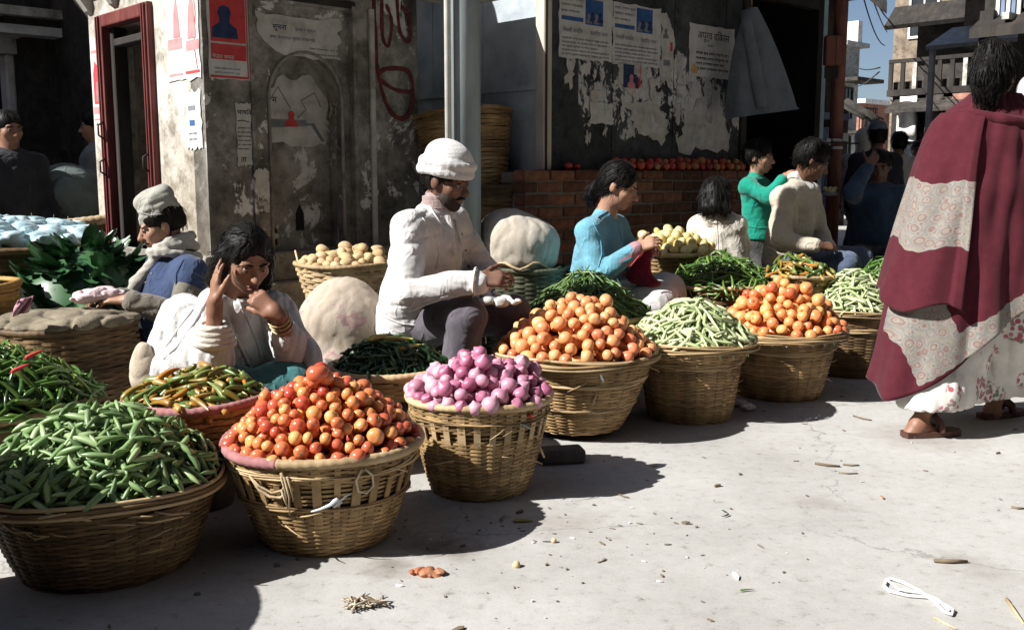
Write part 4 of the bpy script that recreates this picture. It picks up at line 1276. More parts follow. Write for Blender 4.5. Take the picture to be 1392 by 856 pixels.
def veg_material(name, cols, rough=.3, scale=6, bump=0.0, by='object', spec=.5, stretch=(1, 1, 1), mottle=.25, tip=None):
    """each piece takes its own hue from the list (per object or per piece), with a little mottling"""
    m, nt, b = _new(name)
    if by == 'object':
        s = nt.nodes.new('ShaderNodeObjectInfo').outputs['Random']
    else:
        a = nt.nodes.new('ShaderNodeAttribute'); a.attribute_name = 'rnd'; s = a.outputs['Fac']
    n = _noise(nt, scale, 4, .6, stretch)
    f = _math(nt, 'ADD', s, _math(nt, 'MULTIPLY', _math(nt, 'SUBTRACT', n.outputs[0], .5), mottle), True)
    k = len(cols)
    r = _ramp(nt, f, [(i / (k - 1), c) for i, c in enumerate(cols)])
    sp_ = _noise(nt, scale * 1.7, 5, .65, stretch)
    k_ = _ramp(nt, sp_.outputs[0], [(.30, (.42, .36, .28)), (.37, (1, 1, 1))]).outputs[0]
    nt.links.new(_mix(nt, 1.0, r.outputs[0], k_, 'MULTIPLY'), b.inputs['Base Color'])
    b.inputs['Roughness'].default_value = rough
    b.inputs['Specular IOR Level'].default_value = spec
    if bump:
        n2 = _noise(nt, scale * 5, 4, .6, stretch)
        _bump(nt, b, n2.outputs[0], bump, .003)
    return m


def both(name, cols, **kw):
    return veg_material(name, cols, by='object', **kw), veg_material(name + '_heap', cols, by='attr', **kw)


TOM_RED = both('red_tomato_skin', [(.72, .38, .13), (.62, .20, .07), (.55, .12, .055), (.42, .05, .035), (.69, .31, .10), (.57, .145, .06), (.40, .05, .038), (.64, .24, .08)], rough=.22, scale=9)
TOM_ORG = both('orange_tomato_skin', [(.76, .45, .19), (.71, .32, .13), (.64, .22, .095), (.75, .40, .16), (.68, .27, .11), (.56, .145, .07), (.72, .35, .14)], rough=.32, scale=9)
TOM_MIX = both('ripe_tomato_skin', [(.76, .40, .14), (.70, .27, .09), (.60, .16, .06), (.74, .34, .12), (.50, .10, .045)], rough=.28, scale=9)
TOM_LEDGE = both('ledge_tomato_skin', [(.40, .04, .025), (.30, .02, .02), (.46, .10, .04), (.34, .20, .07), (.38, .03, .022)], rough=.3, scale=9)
ONION = both('pink_onion_skin', [(.60, .32, .41), (.44, .16, .25), (.34, .09, .17), (.64, .40, .47), (.42, .13, .22)], rough=.35, scale=7, bump=.2, stretch=(6, 6, .5), mottle=.4)
LEMON = both('lemon_skin', [(.66, .55, .22), (.60, .48, .17), (.64, .58, .30), (.55, .47, .2)], rough=.4, scale=12, bump=.15)
POTATO = both('potato_skin', [(.50, .36, .18), (.42, .28, .13), (.56, .43, .24), (.38, .22, .12)], rough=.75, scale=12, bump=.3)
POD = both('pea_pod_skin', [(.105, .19, .06), (.19, .29, .115), (.06, .12, .038), (.29, .39, .185), (.135, .225, .072)], rough=.42, scale=14, spec=.4)
BEAN = both('pale_bean_skin', [(.38, .43, .22), (.50, .54, .33), (.28, .36, .15), (.44, .48, .27)], rough=.45, scale=14, spec=.4)
CHILI_G = both('green_chilli_skin', [(.045, .12, .02), (.09, .18, .03), (.03, .075, .018), (.14, .22, .045), (.06, .13, .025)], rough=.28, scale=10)
CHILI_D = both('dark_chilli_skin', [(.016, .065, .022), (.03, .095, .03), (.012, .042, .016), (.045, .12, .03)], rough=.25, scale=10)
CHILI_M = both('mixed_chilli_skin', [(.07, .15, .03), (.17, .22, .06), (.05, .11, .02), (.45, .17, .03), (.12, .19, .05), (.48, .25, .06)], rough=.28, scale=10)
SLIM = both('slender_bean_skin', [(.05, .12, .025), (.10, .18, .045), (.035, .085, .02), (.15, .22, .06)], rough=.4, scale=10)


def rev_mesh(name, prof, seg, mats, bend=0.0, squash=1.0, lump=None, seed=0):
    """solid of revolution along x: prof = [(x, r)], bent in the xz plane"""
    mb = MB()
    vs, fs = [], []
    L = prof[-1][0] - prof[0][0]
    r_ = random.Random(seed)
    for i, (x, r) in enumerate(prof):
        u = (x - prof[0][0]) / L - .5
        for k in range(seg):
            a = 2 * PI * k / seg
            rr = r * (1 + (lump(u, a) if lump else 0))
            vs.append((x, rr * math.cos(a) + bend * L * (.25 - u * u) * 1.0, rr * math.sin(a) * squash))
    for i in range(len(prof) - 1):
        for k in range(seg):
            fs.append((i * seg + k, i * seg + (k + 1) % seg, (i + 1) * seg + (k + 1) % seg, (i + 1) * seg + k))
    fs.append(tuple(range(seg - 1, -1, -1)))
    fs.append(tuple((len(prof) - 1) * seg + k for k in range(seg)))
    mb._add(vs, fs, 0, 0, True)
    return mb.mesh(name, mats)


def round_mesh(name, rz_=.86, seg=14, rings=9, dimple=.12, lobes=0, neck=0, point=0.0, mats=None, seed=0, lump=0.0, calyx=False):
    """tomato / onion / lemon / potato of unit radius; z is the stem axis"""
    r_ = random.Random(seed)
    mb = MB()
    prof = []
    for i in range(rings + 1):
        th = PI * i / rings
        r = math.sin(th)
        z = -math.cos(th) * rz_
        if dimple and th > PI * .8: z -= dimple * (1 - r) ** 1.5
        if neck and th > PI * .72:
            z += neck * ((th / PI - .72) / .28) ** 1.6
            r = max(r * .75, .10 * (1 - (th / PI - .97) / .03 * .3)) if th < PI * .99 else .05
        if point: z += point * (abs(math.cos(th)) ** 6) * (1 if th > PI / 2 else -1)
        prof.append((max(r, .0), z))
    ph = r_.uniform(0, 6)
    wob = (lambda a, z: .035 * math.cos(lobes * a + ph) + lump * math.sin(2 * a + ph + z * 2)) if lobes or lump else None
    mb.lathe(prof, seg, wob=wob)
    if calyx:
        zt = prof[-1][1]
        for k in range(5):
            a = 2 * PI * k / 5 + ph
            t1, t2 = a - .35, a + .35
            P = [(.09 * math.cos(t1), .09 * math.sin(t1), zt + .04), (.09 * math.cos(t2), .09 * math.sin(t2), zt + .04), (.42 * math.cos(a), .42 * math.sin(a), zt + .05), (.0, .0, zt + .10)]
            mb._add(P, [(0, 2, 1), (0, 3, 2), (1, 2, 3)], 1, 0)
        mb.tube([(0, 0, zt), (.04, .02, zt + .22)], [.07, .05], 5, mi=1)
        mats = list(mats) + [STEM]
    return mb.mesh(name, mats)


def heap_points(R, z0, H, rads, tries, p=1.6, seed=0, sep=.93, top=0.0, ell=1.0, rnd_edge=.0):
    """dart-throwing on a heap surface; returns [(x, y, z, r)]"""
    rs = np.random.default_rng(seed)
    acc = np.zeros((0, 4))
    for i in range(tries):
        rad = rads[0] + (rads[1] - rads[0]) * rs.random() ** 1.3
        q = R * math.sqrt(rs.random())
        a = rs.random() * 2 * PI
        x, y = q * math.cos(a), q * math.sin(a) * ell
        z = z0 + H * (1 - (q / R) ** p) + rs.normal() * rad * .16
        if len(acc):
            d = np.sqrt(((acc[:, :3] - (x, y, z)) ** 2).sum(1))
            if (d < sep * (acc[:, 3] + rad)).any(): continue
        acc = np.vstack([acc, (x, y, z, rad)])
    if top:
        for i in range(int(tries * top)):
            rad = rads[0] + (rads[1] - rads[0]) * rs.random()
            q = R * .9 * math.sqrt(rs.random()); a = rs.random() * 2 * PI
            x, y = q * math.cos(a), q * math.sin(a) * ell
            z = z0 + H * (1 - (q / R) ** p) + rad * rs.uniform(.8, 1.25)
            d = np.sqrt(((acc[:, :3] - (x, y, z)) ** 2).sum(1))
            if (d < .9 * (acc[:, 3] + rad)).any(): continue
            acc = np.vstack([acc, (x, y, z, rad)])
    return acc


def merge_copies(name, src_meshes, mats4, mat_, label=None, rnd=None, cat=None, group=None, parent=None):
    """joins many placed copies into ONE mesh of kind stuff"""
    vs, fs, rn = [], [], []
    off = 0
    cache = {}
    for k, (me, M) in enumerate(zip(src_meshes, mats4)):
        if me.name not in cache:
            co = np.empty(len(me.vertices) * 3, dtype=np.float64); me.vertices.foreach_get('co', co)
            cache[me.name] = (co.reshape(-1, 3), [tuple(p.vertices) for p in me.polygons])
        co, pl = cache[me.name]
        A = np.array(M)
        vs.append(co @ A[:3, :3].T + A[:3, 3])
        fs.extend([tuple(i + off for i in f) for f in pl])
        rn.append(np.full(len(co), random.random()))
        off += len(co)
    me = new_mesh(name, np.vstack(vs), fs, mat_)
    a = me.attributes.new('rnd', 'FLOAT', 'POINT')
    a.data.foreach_set('value', np.concatenate(rn))
    o = link(name, me, parent)
    tag(o, label, cat, group, 'stuff')
    return o


def rand_rot(rs, tilt=PI):
    return Euler((rs.uniform(-tilt, tilt), rs.uniform(-tilt, tilt), rs.uniform(0, 2 * PI))).to_matrix().to_4x4()


def zone(v, R, H, z0, r=None, mid=None):
    """where a piece lies on its heap, as seen from the street, and how big it is"""
    h = (v.z - z0) / max(H, 1e-3)
    side = 'left' if v.x < -.33 * R else 'right' if v.x > .33 * R else 'middle'
    if h > .72: w = 'near the top'
    elif h > .38: w = 'halfway up, ' + side + (' side' if side != 'middle' else '')
    else: w = 'low at the front rim, ' + side if v.y < 0 else 'low down, ' + side
    size = '' if r is None else ('larger ' if r > mid else 'smaller ')
    return size, w


def view_rank(P, N):
    v = Vector((0, 0, CAM_H)) - P
    return v.normalized().dot(N)


def round_heap(name, label, cat, group, heap_label, centre, R, H, rads, meshes, mats, tries=2600, tilt=PI, p=1.6, seed=1, z0=0.0, sep=.88, top=.18, keep=None, tiltmesh=None, stuff=True, ell=1.0):
    rs = random.Random(seed)
    C = Vector(centre)
    acc = heap_points(R, z0, H, rads, tries, p, seed, sep, top, ell)
    low, ms = [], []
    ranked = []
    for (x, y, z, r) in acc:
        q = max(math.hypot(x, y) / R, 1e-3)
        sl = H * p * q ** (p - 1) / R
        N_ = Vector((sl * x / (R * q), sl * y / (R * q), 1)).normalized()
        ranked.append((-view_rank(C + Vector((x, y, z)), N_) * (r / rads[1]) ** .3, x, y, z, r))
    ranked.sort()
    mid = (rads[0] + rads[1]) / 2
    for i, (_, x, y, z, r) in enumerate(ranked):
        me = rs.choice(meshes)
        M = Matrix.Translation(C + Vector((x, y, z))) @ rand_rot(rs, tilt) @ Matrix.Scale(r, 4)
        if keep is not None and i >= keep:
            low.append(M); ms.append(me)
            continue
        o = link(name, me)
        o.matrix_local = M
        sz, w = zone(Vector((x, y, z)), R, H, z0, r, mid)
        tag(o, sz + label + ', ' + w, cat, group)
    if stuff:
        for lay in (1, 2):
            a2 = heap_points(R - lay * rads[1] * 1.5, z0 - lay * rads[1] * .8, H * .97, rads, tries // 3, p, seed + lay * 7, .9, 0, ell)
            for (x, y, z, r) in a2:
                low.append(Matrix.Translation(C + Vector((x, y, z))) @ rand_rot(rs, tilt) @ Matrix.Scale(r, 4)); ms.append(rs.choice(meshes))
        merge_copies(name + '_heap', ms, low, mats[1], heap_label, cat=cat)
    return len(acc)


def pod_heap(name, label, cat, group, heap_label, centre, R, H, meshes, mats, n_ind, n_rest, seed=1, p=1.8, z0=0.0, flat=.35, mind=.018, ell=1.0, scale=(.8, 1.2), swirl=0.0, keep_front=True, thick=.012, rotz=None, depth=3):
    """long pieces lying every which way on a heap; the n_ind that show largest are things, the rest one mass"""
    rs = random.Random(seed)
    C = Vector(centre)
    pts = heap_points(R, z0, H, (mind * .5, mind * .5), n_ind * 14, p, seed, 1.0, 0, ell)
    cand = []
    camv = Vector((0, 0, CAM_H))

    def place(x, y, z, lift):
        q = math.hypot(x, y / ell) / R
        slope = H * p * max(q, 1e-3) ** (p - 1) / R
        nrm = Vector((slope * x / max(R * q, 1e-3), slope * y / max(R * q, 1e-3), 1)).normalized()
        yaw = rs.uniform(0, 2 * PI) if not swirl else (math.atan2(y, x) + rs.gauss(0, swirl))
        d = Vector((math.cos(yaw), math.sin(yaw), 0))
        d = (d - nrm * d.dot(nrm)).normalized()
        d = (d + nrm * rs.uniform(-flat, flat)).normalized()
        s = nrm.cross(d).normalized()
        u = d.cross(s)
        roll = Matrix.Rotation(rs.uniform(0, 2 * PI), 4, 'X')
        M = Matrix((d, s, u)).transposed().to_4x4()
        M.translation = C + Vector((x, y, z)) + nrm * lift
        k = rs.uniform(*scale)
        return M @ roll @ Matrix.Scale(k, 4), nrm

    for (x, y, z, r) in pts:
        M, nrm = place(x, y, z, rs.uniform(0, thick))
        v = (camv - M.translation).normalized()
        cand.append((-(v.dot(nrm) + rs.uniform(0, .15)), len(cand), M, Vector((x, y, z))))
    cand.sort(key=lambda t: t[0])
    rest = [c_[2] for c_ in cand[n_ind:]]
    for _, _, M, v in cand[:n_ind]:
        o = link(name, rs.choice(meshes)); o.matrix_local = M
        tag(o, label + ', ' + zone(v, R, H, z0)[1], cat, group)
    for lay in range(1, depth + 1):
        for (x, y, z, r) in heap_points(R * (1 - .04 * lay), z0 - lay * thick * .7, H, (mind * .5, mind * .5), n_rest * 3, p, seed + lay * 11, .9, 0, ell):
            rest.append(place(x, y, z, rs.uniform(-thick, 0))[0])
    rest = rest[:n_rest * 2]
    merge_copies(name + '_heap', [rs.choice(meshes) for _ in rest], rest, mats[1], heap_label, cat=cat)


def mound(parent, R, H, z0, m, p=1.7, seg=28, ell=1.0):
    """dark core of a heap so that no daylight shows between the pieces"""
    mb = MB()
    prof = [(R * q / 8.0, z0 + H * (1 - (q / 8.0) ** p)) for q in range(0, 9)][::-1] 
    prof = [(max(r, 0.0), z) for r, z in prof]
    mb.lathe([(R, z0 - .05)] + prof, seg)
    return mb.build('heap_core', m, parent)


def top_of(t, dz=0):
    return Vector(t.location) + Vector((0, 0, dz))


# ---- meshes
def tom(mats_, seed, z=.86): return [round_mesh('tomato', z + .05 * k, 14, 9, .16, (0, 5, 3, 2)[k], 0, 0, [mats_[0]], seed + k, (.02, .03, .05, .04)[k], calyx=(k == 1)) for k in range(4)]
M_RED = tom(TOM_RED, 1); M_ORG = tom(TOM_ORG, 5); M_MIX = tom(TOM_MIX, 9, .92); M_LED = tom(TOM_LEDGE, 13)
M_ONI = [round_mesh('onion', .86 + .07 * k, 14, 10, 0, 0, .26, 0, [ONION[0]], 20 + k, .03) for k in range(3)]
M_LEM = [round_mesh('lemon', 1.05, 12, 9, 0, 0, 0, .16, [LEMON[0]], 24 + k, .03) for k in range(2)]
M_POT = [round_mesh('potato', 1.3, 10, 8, 0, 3, 0, 0, [POTATO[0]], 28 + k, .10) for k in range(3)]


def pod_meshes(name, mats_, L, r, bends=(.12, .3, -.2), sq=.75, bumps=5, seg=7):
    out = []
    for k, bd in enumerate(bends):
        prof = [(-.5 * L, r * .10), (-.47 * L, r * .16), (-.43 * L, r * .45), (-.33 * L, r * .85), (-.18 * L, r * 1.0), (0, r * .96), (.18 * L, r * 1.02), (.33 * L, r * .82), (.44 * L, r * .42), (.5 * L, r * .08)]
        out.append(rev_mesh(name, prof, seg, [mats_[0]], bd, sq, (lambda u, a: .07 * math.cos(u * 2 * PI * bumps)) if bumps else None, k))
    return out


def chilli_meshes(name, mats_, L, r, bends=(.25, .5, -.3), seg=6):
    out = []
    for k, bd in enumerate(bends):
        prof = [(-.62 * L, r * .16), (-.5 * L, r * .2), (-.49 * L, r * .75), (-.42 * L, r * 1.0), (-.2 * L, r * .95), (.05 * L, r * .8), (.28 * L, r * .55), (.44 * L, r * .25), (.5 * L, r * .04)]
        out.append(rev_mesh(name, prof, seg, [mats_[0]], bd, .9, None, k))
    return out


M_POD = pod_meshes('pea_pod', POD, .080, .0086, bends=(.12, .3, -.25, .5, -.45))
M_BEAN = pod_meshes('bean', BEAN, .082, .0075, bumps=4)
M_CHG = chilli_meshes('chilli', CHILI_G, .085, .0058)
M_CHD = chilli_meshes('chilli', CHILI_D, .075, .0072)
M_CHM = chilli_meshes('chilli', CHILI_M, .085, .0115)
M_SLIM = pod_meshes('slender_bean', SLIM, .13, .0042, bends=(.3, .5, -.4), sq=.9, bumps=0, seg=5)
M_YEL = chilli_meshes('chilli', (mat('yellow_chilli_skin', [(.3, (.42, .42, .10)), (.7, (.58, .55, .18))], 9, 3, .35),), .1, .012)
M_CHF = chilli_meshes('chilli', CHILI_G, .09, .0065)

# ---- front row
c = top_of(B1)
pod_heap('pea_pod', 'plump green pea pod on the nearest basket', 'pea pod', 'pea pods in the nearest basket', 'pea pods lying deeper in the nearest basket', c, .314, .165, M_POD, POD, 300, 560, seed=3, z0=.262, mind=.0235, p=2.3, thick=.022, flat=.55, scale=(.7, 1.25))
c = top_of(B2)
round_heap('tomato', 'red-orange tomato in the pink-rimmed basket', 'tomato', 'red tomatoes in the pink-rimmed basket', 'tomatoes lying deeper in the pink-rimmed basket', c, .286, .185, (.0165, .0265), M_RED, TOM_RED, keep=120, tries=6000, seed=4, z0=.305, p=1.75, top=.25)
o = link('tomato', M_RED[0]); o.matrix_local = Matrix.Translation(c + Vector((.0, -.07, .519))) @ Matrix.Scale(.033, 4); tag(o, 'biggest red tomato, on top of the pink-rimmed basket', 'tomato', 'red tomatoes in the pink-rimmed basket')
c = top_of(B3)
round_heap('onion', 'pink-purple onion in the onion basket', 'onion', 'onions in the onion basket', 'onions lying deeper in the onion basket', c, .246, .108, (.022, .0325), M_ONI, ONION, keep=85, tilt=.9, tries=3500, seed=5, z0=.345, p=1.9, top=.3)
c = top_of(B4)
round_heap('tomato', 'pale orange tomato in the broad middle basket', 'tomato', 'orange tomatoes in the broad middle basket', 'tomatoes lying deeper in the broad middle basket', c, .325, .205, (.024, .0335), M_ORG, TOM_ORG, keep=85, tries=4200, seed=6, z0=.338, p=1.6, top=.25)
c = top_of(B5)
pod_heap('bean', 'pale green bean in the flared-collar basket', 'bean', 'pale beans in the flared-collar basket', 'beans lying deeper in the flared-collar basket', c, .276, .172, M_BEAN, BEAN, 180, 380, seed=7, z0=.365, mind=.026, p=1.6, thick=.014, swirl=.9, scale=(.8, 1.3))
c = top_of(B6)
round_heap('tomato', 'orange-red tomato in the twine-looped basket', 'tomato', 'ripe tomatoes in the twine-looped basket', 'tomatoes lying deeper in the twine-looped basket', c, .305, .215, (.025, .035), M_MIX, TOM_MIX, keep=55, tries=3800, seed=8, z0=.345, p=1.5, top=.3)
c = top_of(B7)
pod_heap('bean', 'light green bean in the last front basket', 'bean', 'beans in the last basket of the row', 'beans lying deeper in the last basket of the row', c, .275, .195, M_BEAN, BEAN, 110, 330, seed=9, z0=.375, mind=.03, p=1.6, thick=.015, scale=(.85, 1.35))
# ---- trays behind
c = top_of(TR1)
pod_heap('chilli', 'slim green chilli in the heap behind the pea pods', 'chilli', 'green chillies behind the pea basket', 'chillies lying deeper behind the pea basket', c, .39, .20, M_CHF, CHILI_G, 90, 560, seed=15, z0=.2, mind=.028, p=1.5, thick=.02, flat=.5, scale=(.9, 1.5))
for q, (x, y) in enumerate(((47, 481), (28, 500))):
    o = link('chilli', chilli_meshes('chilli', (INK_RED,), .06, .008)[0]); o.location = at(x, y, 3.22 - q * .05); o.rotation_euler = (.2, -.4, .5)
    tag(o, ['single red chilli on top of the green chilli heap', 'single orange-red chilli at the side of the green chilli heap'][q], 'chilli')
c = top_of(TR2)
pod_heap('chilli', 'fat chilli in the shallow pink-rimmed basket', 'chilli', 'mixed chillies in the shallow pink-rimmed basket', 'chillies lying deeper in the shallow pink-rimmed basket', c, .215, .075, M_CHM, CHILI_M, 50, 120, seed=16, z0=.125, mind=.032, p=1.8, thick=.014)
c = top_of(TR3)
pod_heap('chilli', 'dark green chilli in the shallow tray', 'chilli', 'dark chillies in the shallow tray', 'chillies lying deeper in the shallow tray', c, .215, .11, M_CHD, CHILI_D, 70, 240, seed=17, z0=.105, mind=.024, p=1.6, thick=.014)
for q, (x, y) in enumerate(((530, 459), (545, 462), (556, 470), (518, 458))):
    o = link('chilli', M_YEL[q % 3]); o.location = at(x, y, 3.74); o.rotation_euler = (.1 * q, -.1, .3 * q - .4)
    tag(o, ['topmost', 'second', 'third', 'small end'][q] + ' yellow-green chilli lying on the dark chilli tray', 'chilli', 'yellow chillies on the dark tray')
c = top_of(TR4)
pod_heap('slender_bean', 'slender green bean beside the blue cardigan', 'bean', 'slender beans beside the blue cardigan', 'beans lying deeper beside the blue cardigan', c, .30, .215, M_SLIM, SLIM, 90, 380, seed=18, z0=.24, mind=.028, p=1.2, thick=.016, swirl=.6, scale=(.9, 1.4))
c = top_of(TR5)
pod_heap('chilli', 'green chilli in the low basket before the child', 'chilli', 'green chillies before the child', 'chillies lying deeper before the child', c, .32, .165, M_CHG, CHILI_G, 45, 350, seed=19, z0=.25, mind=.032, p=1.4, thick=.016, flat=.5, scale=(1, 1.5))
c = top_of(TR6)
pod_heap('chilli', 'red or green chilli in the small knee-side basket', 'chilli', 'mixed chillies by the knee', 'chillies lying deeper by the knee', c, .20, .10, M_CHM, CHILI_M, 25, 100, seed=20, z0=.14, mind=.036, p=1.6, thick=.014)
c = top_of(TR7)
pod_heap('chilli', 'light green chilli behind the last bean basket', 'chilli', 'chillies behind the last bean basket', 'chillies lying deeper behind the last bean basket', c, .25, .15, M_CHG, CHILI_G, 16, 220, seed=21, z0=.25, mind=.036, p=1.4, thick=.016, scale=(1, 1.6))
c = top_of(LEM)
round_heap('lemon', 'yellow lemon in the flared basket', 'lemon', 'lemons in the flared basket', 'lemons lying deeper in the flared basket', c, .245, .11, (.027, .036), M_LEM, LEMON, tries=1500, seed=22, z0=.27, p=1.5, top=.3)
c = top_of(POT)
round_heap('potato', 'brownish potato in the pale basket', 'potato', 'potatoes in the pale basket', 'potatoes lying deeper in the pale basket', c, .24, .05, (.024, .034), M_POT, POTATO, tries=900, seed=23, z0=.27, p=1.8, top=.2)

# ---- tomatoes set out along the brick ledge
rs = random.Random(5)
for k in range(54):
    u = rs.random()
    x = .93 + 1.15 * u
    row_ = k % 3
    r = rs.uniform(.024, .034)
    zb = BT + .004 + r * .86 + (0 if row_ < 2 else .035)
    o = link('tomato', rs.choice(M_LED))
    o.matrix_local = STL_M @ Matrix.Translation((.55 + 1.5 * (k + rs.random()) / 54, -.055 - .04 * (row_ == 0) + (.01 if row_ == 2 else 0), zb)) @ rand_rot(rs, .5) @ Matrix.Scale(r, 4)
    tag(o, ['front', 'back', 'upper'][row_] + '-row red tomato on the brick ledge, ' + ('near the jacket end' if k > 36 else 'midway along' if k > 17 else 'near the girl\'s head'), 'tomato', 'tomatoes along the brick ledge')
for k, (x, lab) in enumerate(((.16, 'bigger red tomato lying alone near the stall post on the ledge'), (.24, 'smaller red tomato lying alone near the stall post on the ledge'))):
    r = .028 - .006 * k
    o = link('tomato', M_LED[0]); o.matrix_local = STL_M @ Matrix.Translation((x, -.05, BT + .002 + r * .86)) @ Matrix.Scale(r, 4)
    tag(o, lab, 'tomato')
# =================================================================== solid modelling on a grid (bodies, clothes, sacks)
def nrm(v):
    v = Vector(v)
    return v.normalized()


class Waves:
    """cheap smooth noise: sum of plane waves; used for cloth folds and lumps"""

    def __init__(self, seed, freq, n=9, aniso=(1, 1, 1)):
        r = np.random.default_rng(seed)
        d = r.normal(size=(n, 3))
        d /= np.linalg.norm(d, axis=1)[:, None]
        self.k = d * (freq * 2 * PI * r.uniform(.55, 1.5, n))[:, None] * np.array(aniso)
        self.p = r.uniform(0, 6.28, n)
        self.n = n

    def __call__(self, P):
        return np.sin(P @ self.k.T + self.p).sum(1) / math.sqrt(self.n * .5)


class SDF:
    def __init__(self, lo, hi, h):
        self.lo = np.array(lo, float)
        self.h = h
        n = np.ceil((np.array(hi) - self.lo) / h).astype(int) + 1
        self.n = n
        self.ax = [self.lo[i] + h * np.arange(n[i]) for i in range(3)]
        self.d = np.full(n, .08, dtype=np.float32)

    def _sl(self, lo, hi):
        a = np.clip(np.floor((np.array(lo) - self.lo) / self.h).astype(int), 0, self.n - 1)
        b = np.clip(np.ceil((np.array(hi) - self.lo) / self.h).astype(int) + 1, 1, self.n)
        return tuple(slice(a[i], max(a[i] + 1, b[i])) for i in range(3))

    def _pts(self, sl):
        return (self.ax[0][sl[0]][:, None, None], self.ax[1][sl[1]][None, :, None], self.ax[2][sl[2]][None, None, :])

    def _put(self, sl, d, k, op):
        a = self.d[sl]
        d = d.astype(np.float32)
        if op == 'u':
            if k > 0:
                t = np.clip(.5 + .5 * (a - d) / k, 0, 1)
                self.d[sl] = a * (1 - t) + d * t - k * t * (1 - t)
            else:
                self.d[sl] = np.minimum(a, d)
        else:
            b = -d
            if k > 0:
                t = np.clip(.5 - .5 * (a - b) / k, 0, 1)
                self.d[sl] = a * (1 - t) + b * t + k * t * (1 - t)
            else:
                self.d[sl] = np.maximum(a, b)

    def cap(self, a, b, ra, rb=None, k=.02, op='u', flat=None):
        """tapered capsule a-b; flat=(axis vector, factor) squashes the section along an axis"""
        rb = ra if rb is None else rb
        a = np.array(a, float); b = np.array(b, float)
        m = max(ra, rb) + k + .03
        sl = self._sl(np.minimum(a, b) - m, np.maximum(a, b) + m)
        X, Y, Z = self._pts(sl)
        ba = b - a
        L2 = max(float(ba @ ba), 1e-9)
        px, py, pz = X - a[0], Y - a[1], Z - a[2]
        t = np.clip((px * ba[0] + py * ba[1] + pz * ba[2]) / L2, 0, 1)
        qx, qy, qz = px - t * ba[0], py - t * ba[1], pz - t * ba[2]
        if flat is not None:
            f = np.array(flat[0], float); f /= np.linalg.norm(f)
            dd = (qx * f[0] + qy * f[1] + qz * f[2]) * (1 / flat[1] - 1)
            qx, qy, qz = qx + dd * f[0], qy + dd * f[1], qz + dd * f[2]
        d = np.sqrt(qx * qx + qy * qy + qz * qz) - (ra + (rb - ra) * t)
        if flat is not None: d = d * flat[1] ** .5
        self._put(sl, d, k, op)
        return self

    def ell(self, c, r, M=None, k=.02, op='u'):
        """ellipsoid; M: 3x3 whose columns are its axes"""
        c = np.array(c, float); r = np.array(r, float)
        m = r.max() + k + .03
        sl = self._sl(c - m, c + m)
        X, Y, Z = self._pts(sl)
        px, py, pz = X - c[0], Y - c[1], Z - c[2]
        if M is not None:
            A = np.array(M)
            qx = px * A[0, 0] + py * A[1, 0] + pz * A[2, 0]
            qy = px * A[0, 1] + py * A[1, 1] + pz * A[2, 1]
            qz = px * A[0, 2] + py * A[1, 2] + pz * A[2, 2]
        else:
            qx, qy, qz = px, py, pz
        k0 = np.sqrt((qx / r[0]) ** 2 + (qy / r[1]) ** 2 + (qz / r[2]) ** 2)
        k1 = np.sqrt((qx / r[0] ** 2) ** 2 + (qy / r[1] ** 2) ** 2 + (qz / r[2] ** 2) ** 2) + 1e-6
        self._put(sl, k0 * (k0 - 1) / k1 + 0 * X, k, op)
        return self

    def cut(self, p, n, k=.004):
        """remove what lies on the side n points to"""
        n = np.array(n, float); n /= np.linalg.norm(n)
        sl = (slice(None),) * 3
        X, Y, Z = self._pts(sl)
        d = (X - p[0]) * n[0] + (Y - p[1]) * n[1] + (Z - p[2]) * n[2]
        self._put(sl, -d + 0 * (X + Y + Z), k, 's')
        return self

    def folds(self, w, amp, ridged=False, region=None):
        idx = np.argwhere(np.abs(self.d) < .04)
        P = self.lo + idx * self.h
        v = w(P)
        if ridged: v = (1 - np.clip(np.abs(v) * 1.3, 0, 1)) ** 1.5 * 1.3 - .35 * np.clip(np.abs(v), 0, 1.5)
        if region is not None: v = v * region(P)
        self.d[tuple(idx.T)] += (amp * v).astype(np.float32)
        return self

    def mesh(self, name, mat_, origin=(0, 0, 0), relax=1):
        d = self.d
        s = d < 0
        n = self.n
        c = [s[i:n[0] - 1 + i, j:n[1] - 1 + j, k:n[2] - 1 + k] for i in (0, 1) for j in (0, 1) for k in (0, 1)]
        cnt = sum(x.astype(np.int8) for x in c)
        cells = np.argwhere((cnt > 0) & (cnt < 8))
        if not len(cells):
            return new_mesh(name, [], [], mat_)
        offs = np.array([(i, j, k) for i in (0, 1) for j in (0, 1) for k in (0, 1)])
        val = np.stack([d[cells[:, 0] + o[0], cells[:, 1] + o[1], cells[:, 2] + o[2]] for o in offs], 1).astype(float)
        acc = np.zeros((len(cells), 3)); num = np.zeros(len(cells))
        for a in range(8):
            for b in range(a + 1, 8):
                if np.abs(offs[a] - offs[b]).sum() != 1: continue
                va, vb = val[:, a], val[:, b]
                m = (va < 0) != (vb < 0)
                t = va[m] / (va[m] - vb[m])
                acc[m] += offs[a] + t[:, None] * (offs[b] - offs[a])
                num[m] += 1
        V = self.lo + (cells + acc / num[:, None]) * self.h
        idx = np.full(n - 1, -1, dtype=np.int64)
        idx[tuple(cells.T)] = np.arange(len(cells))
        F = []
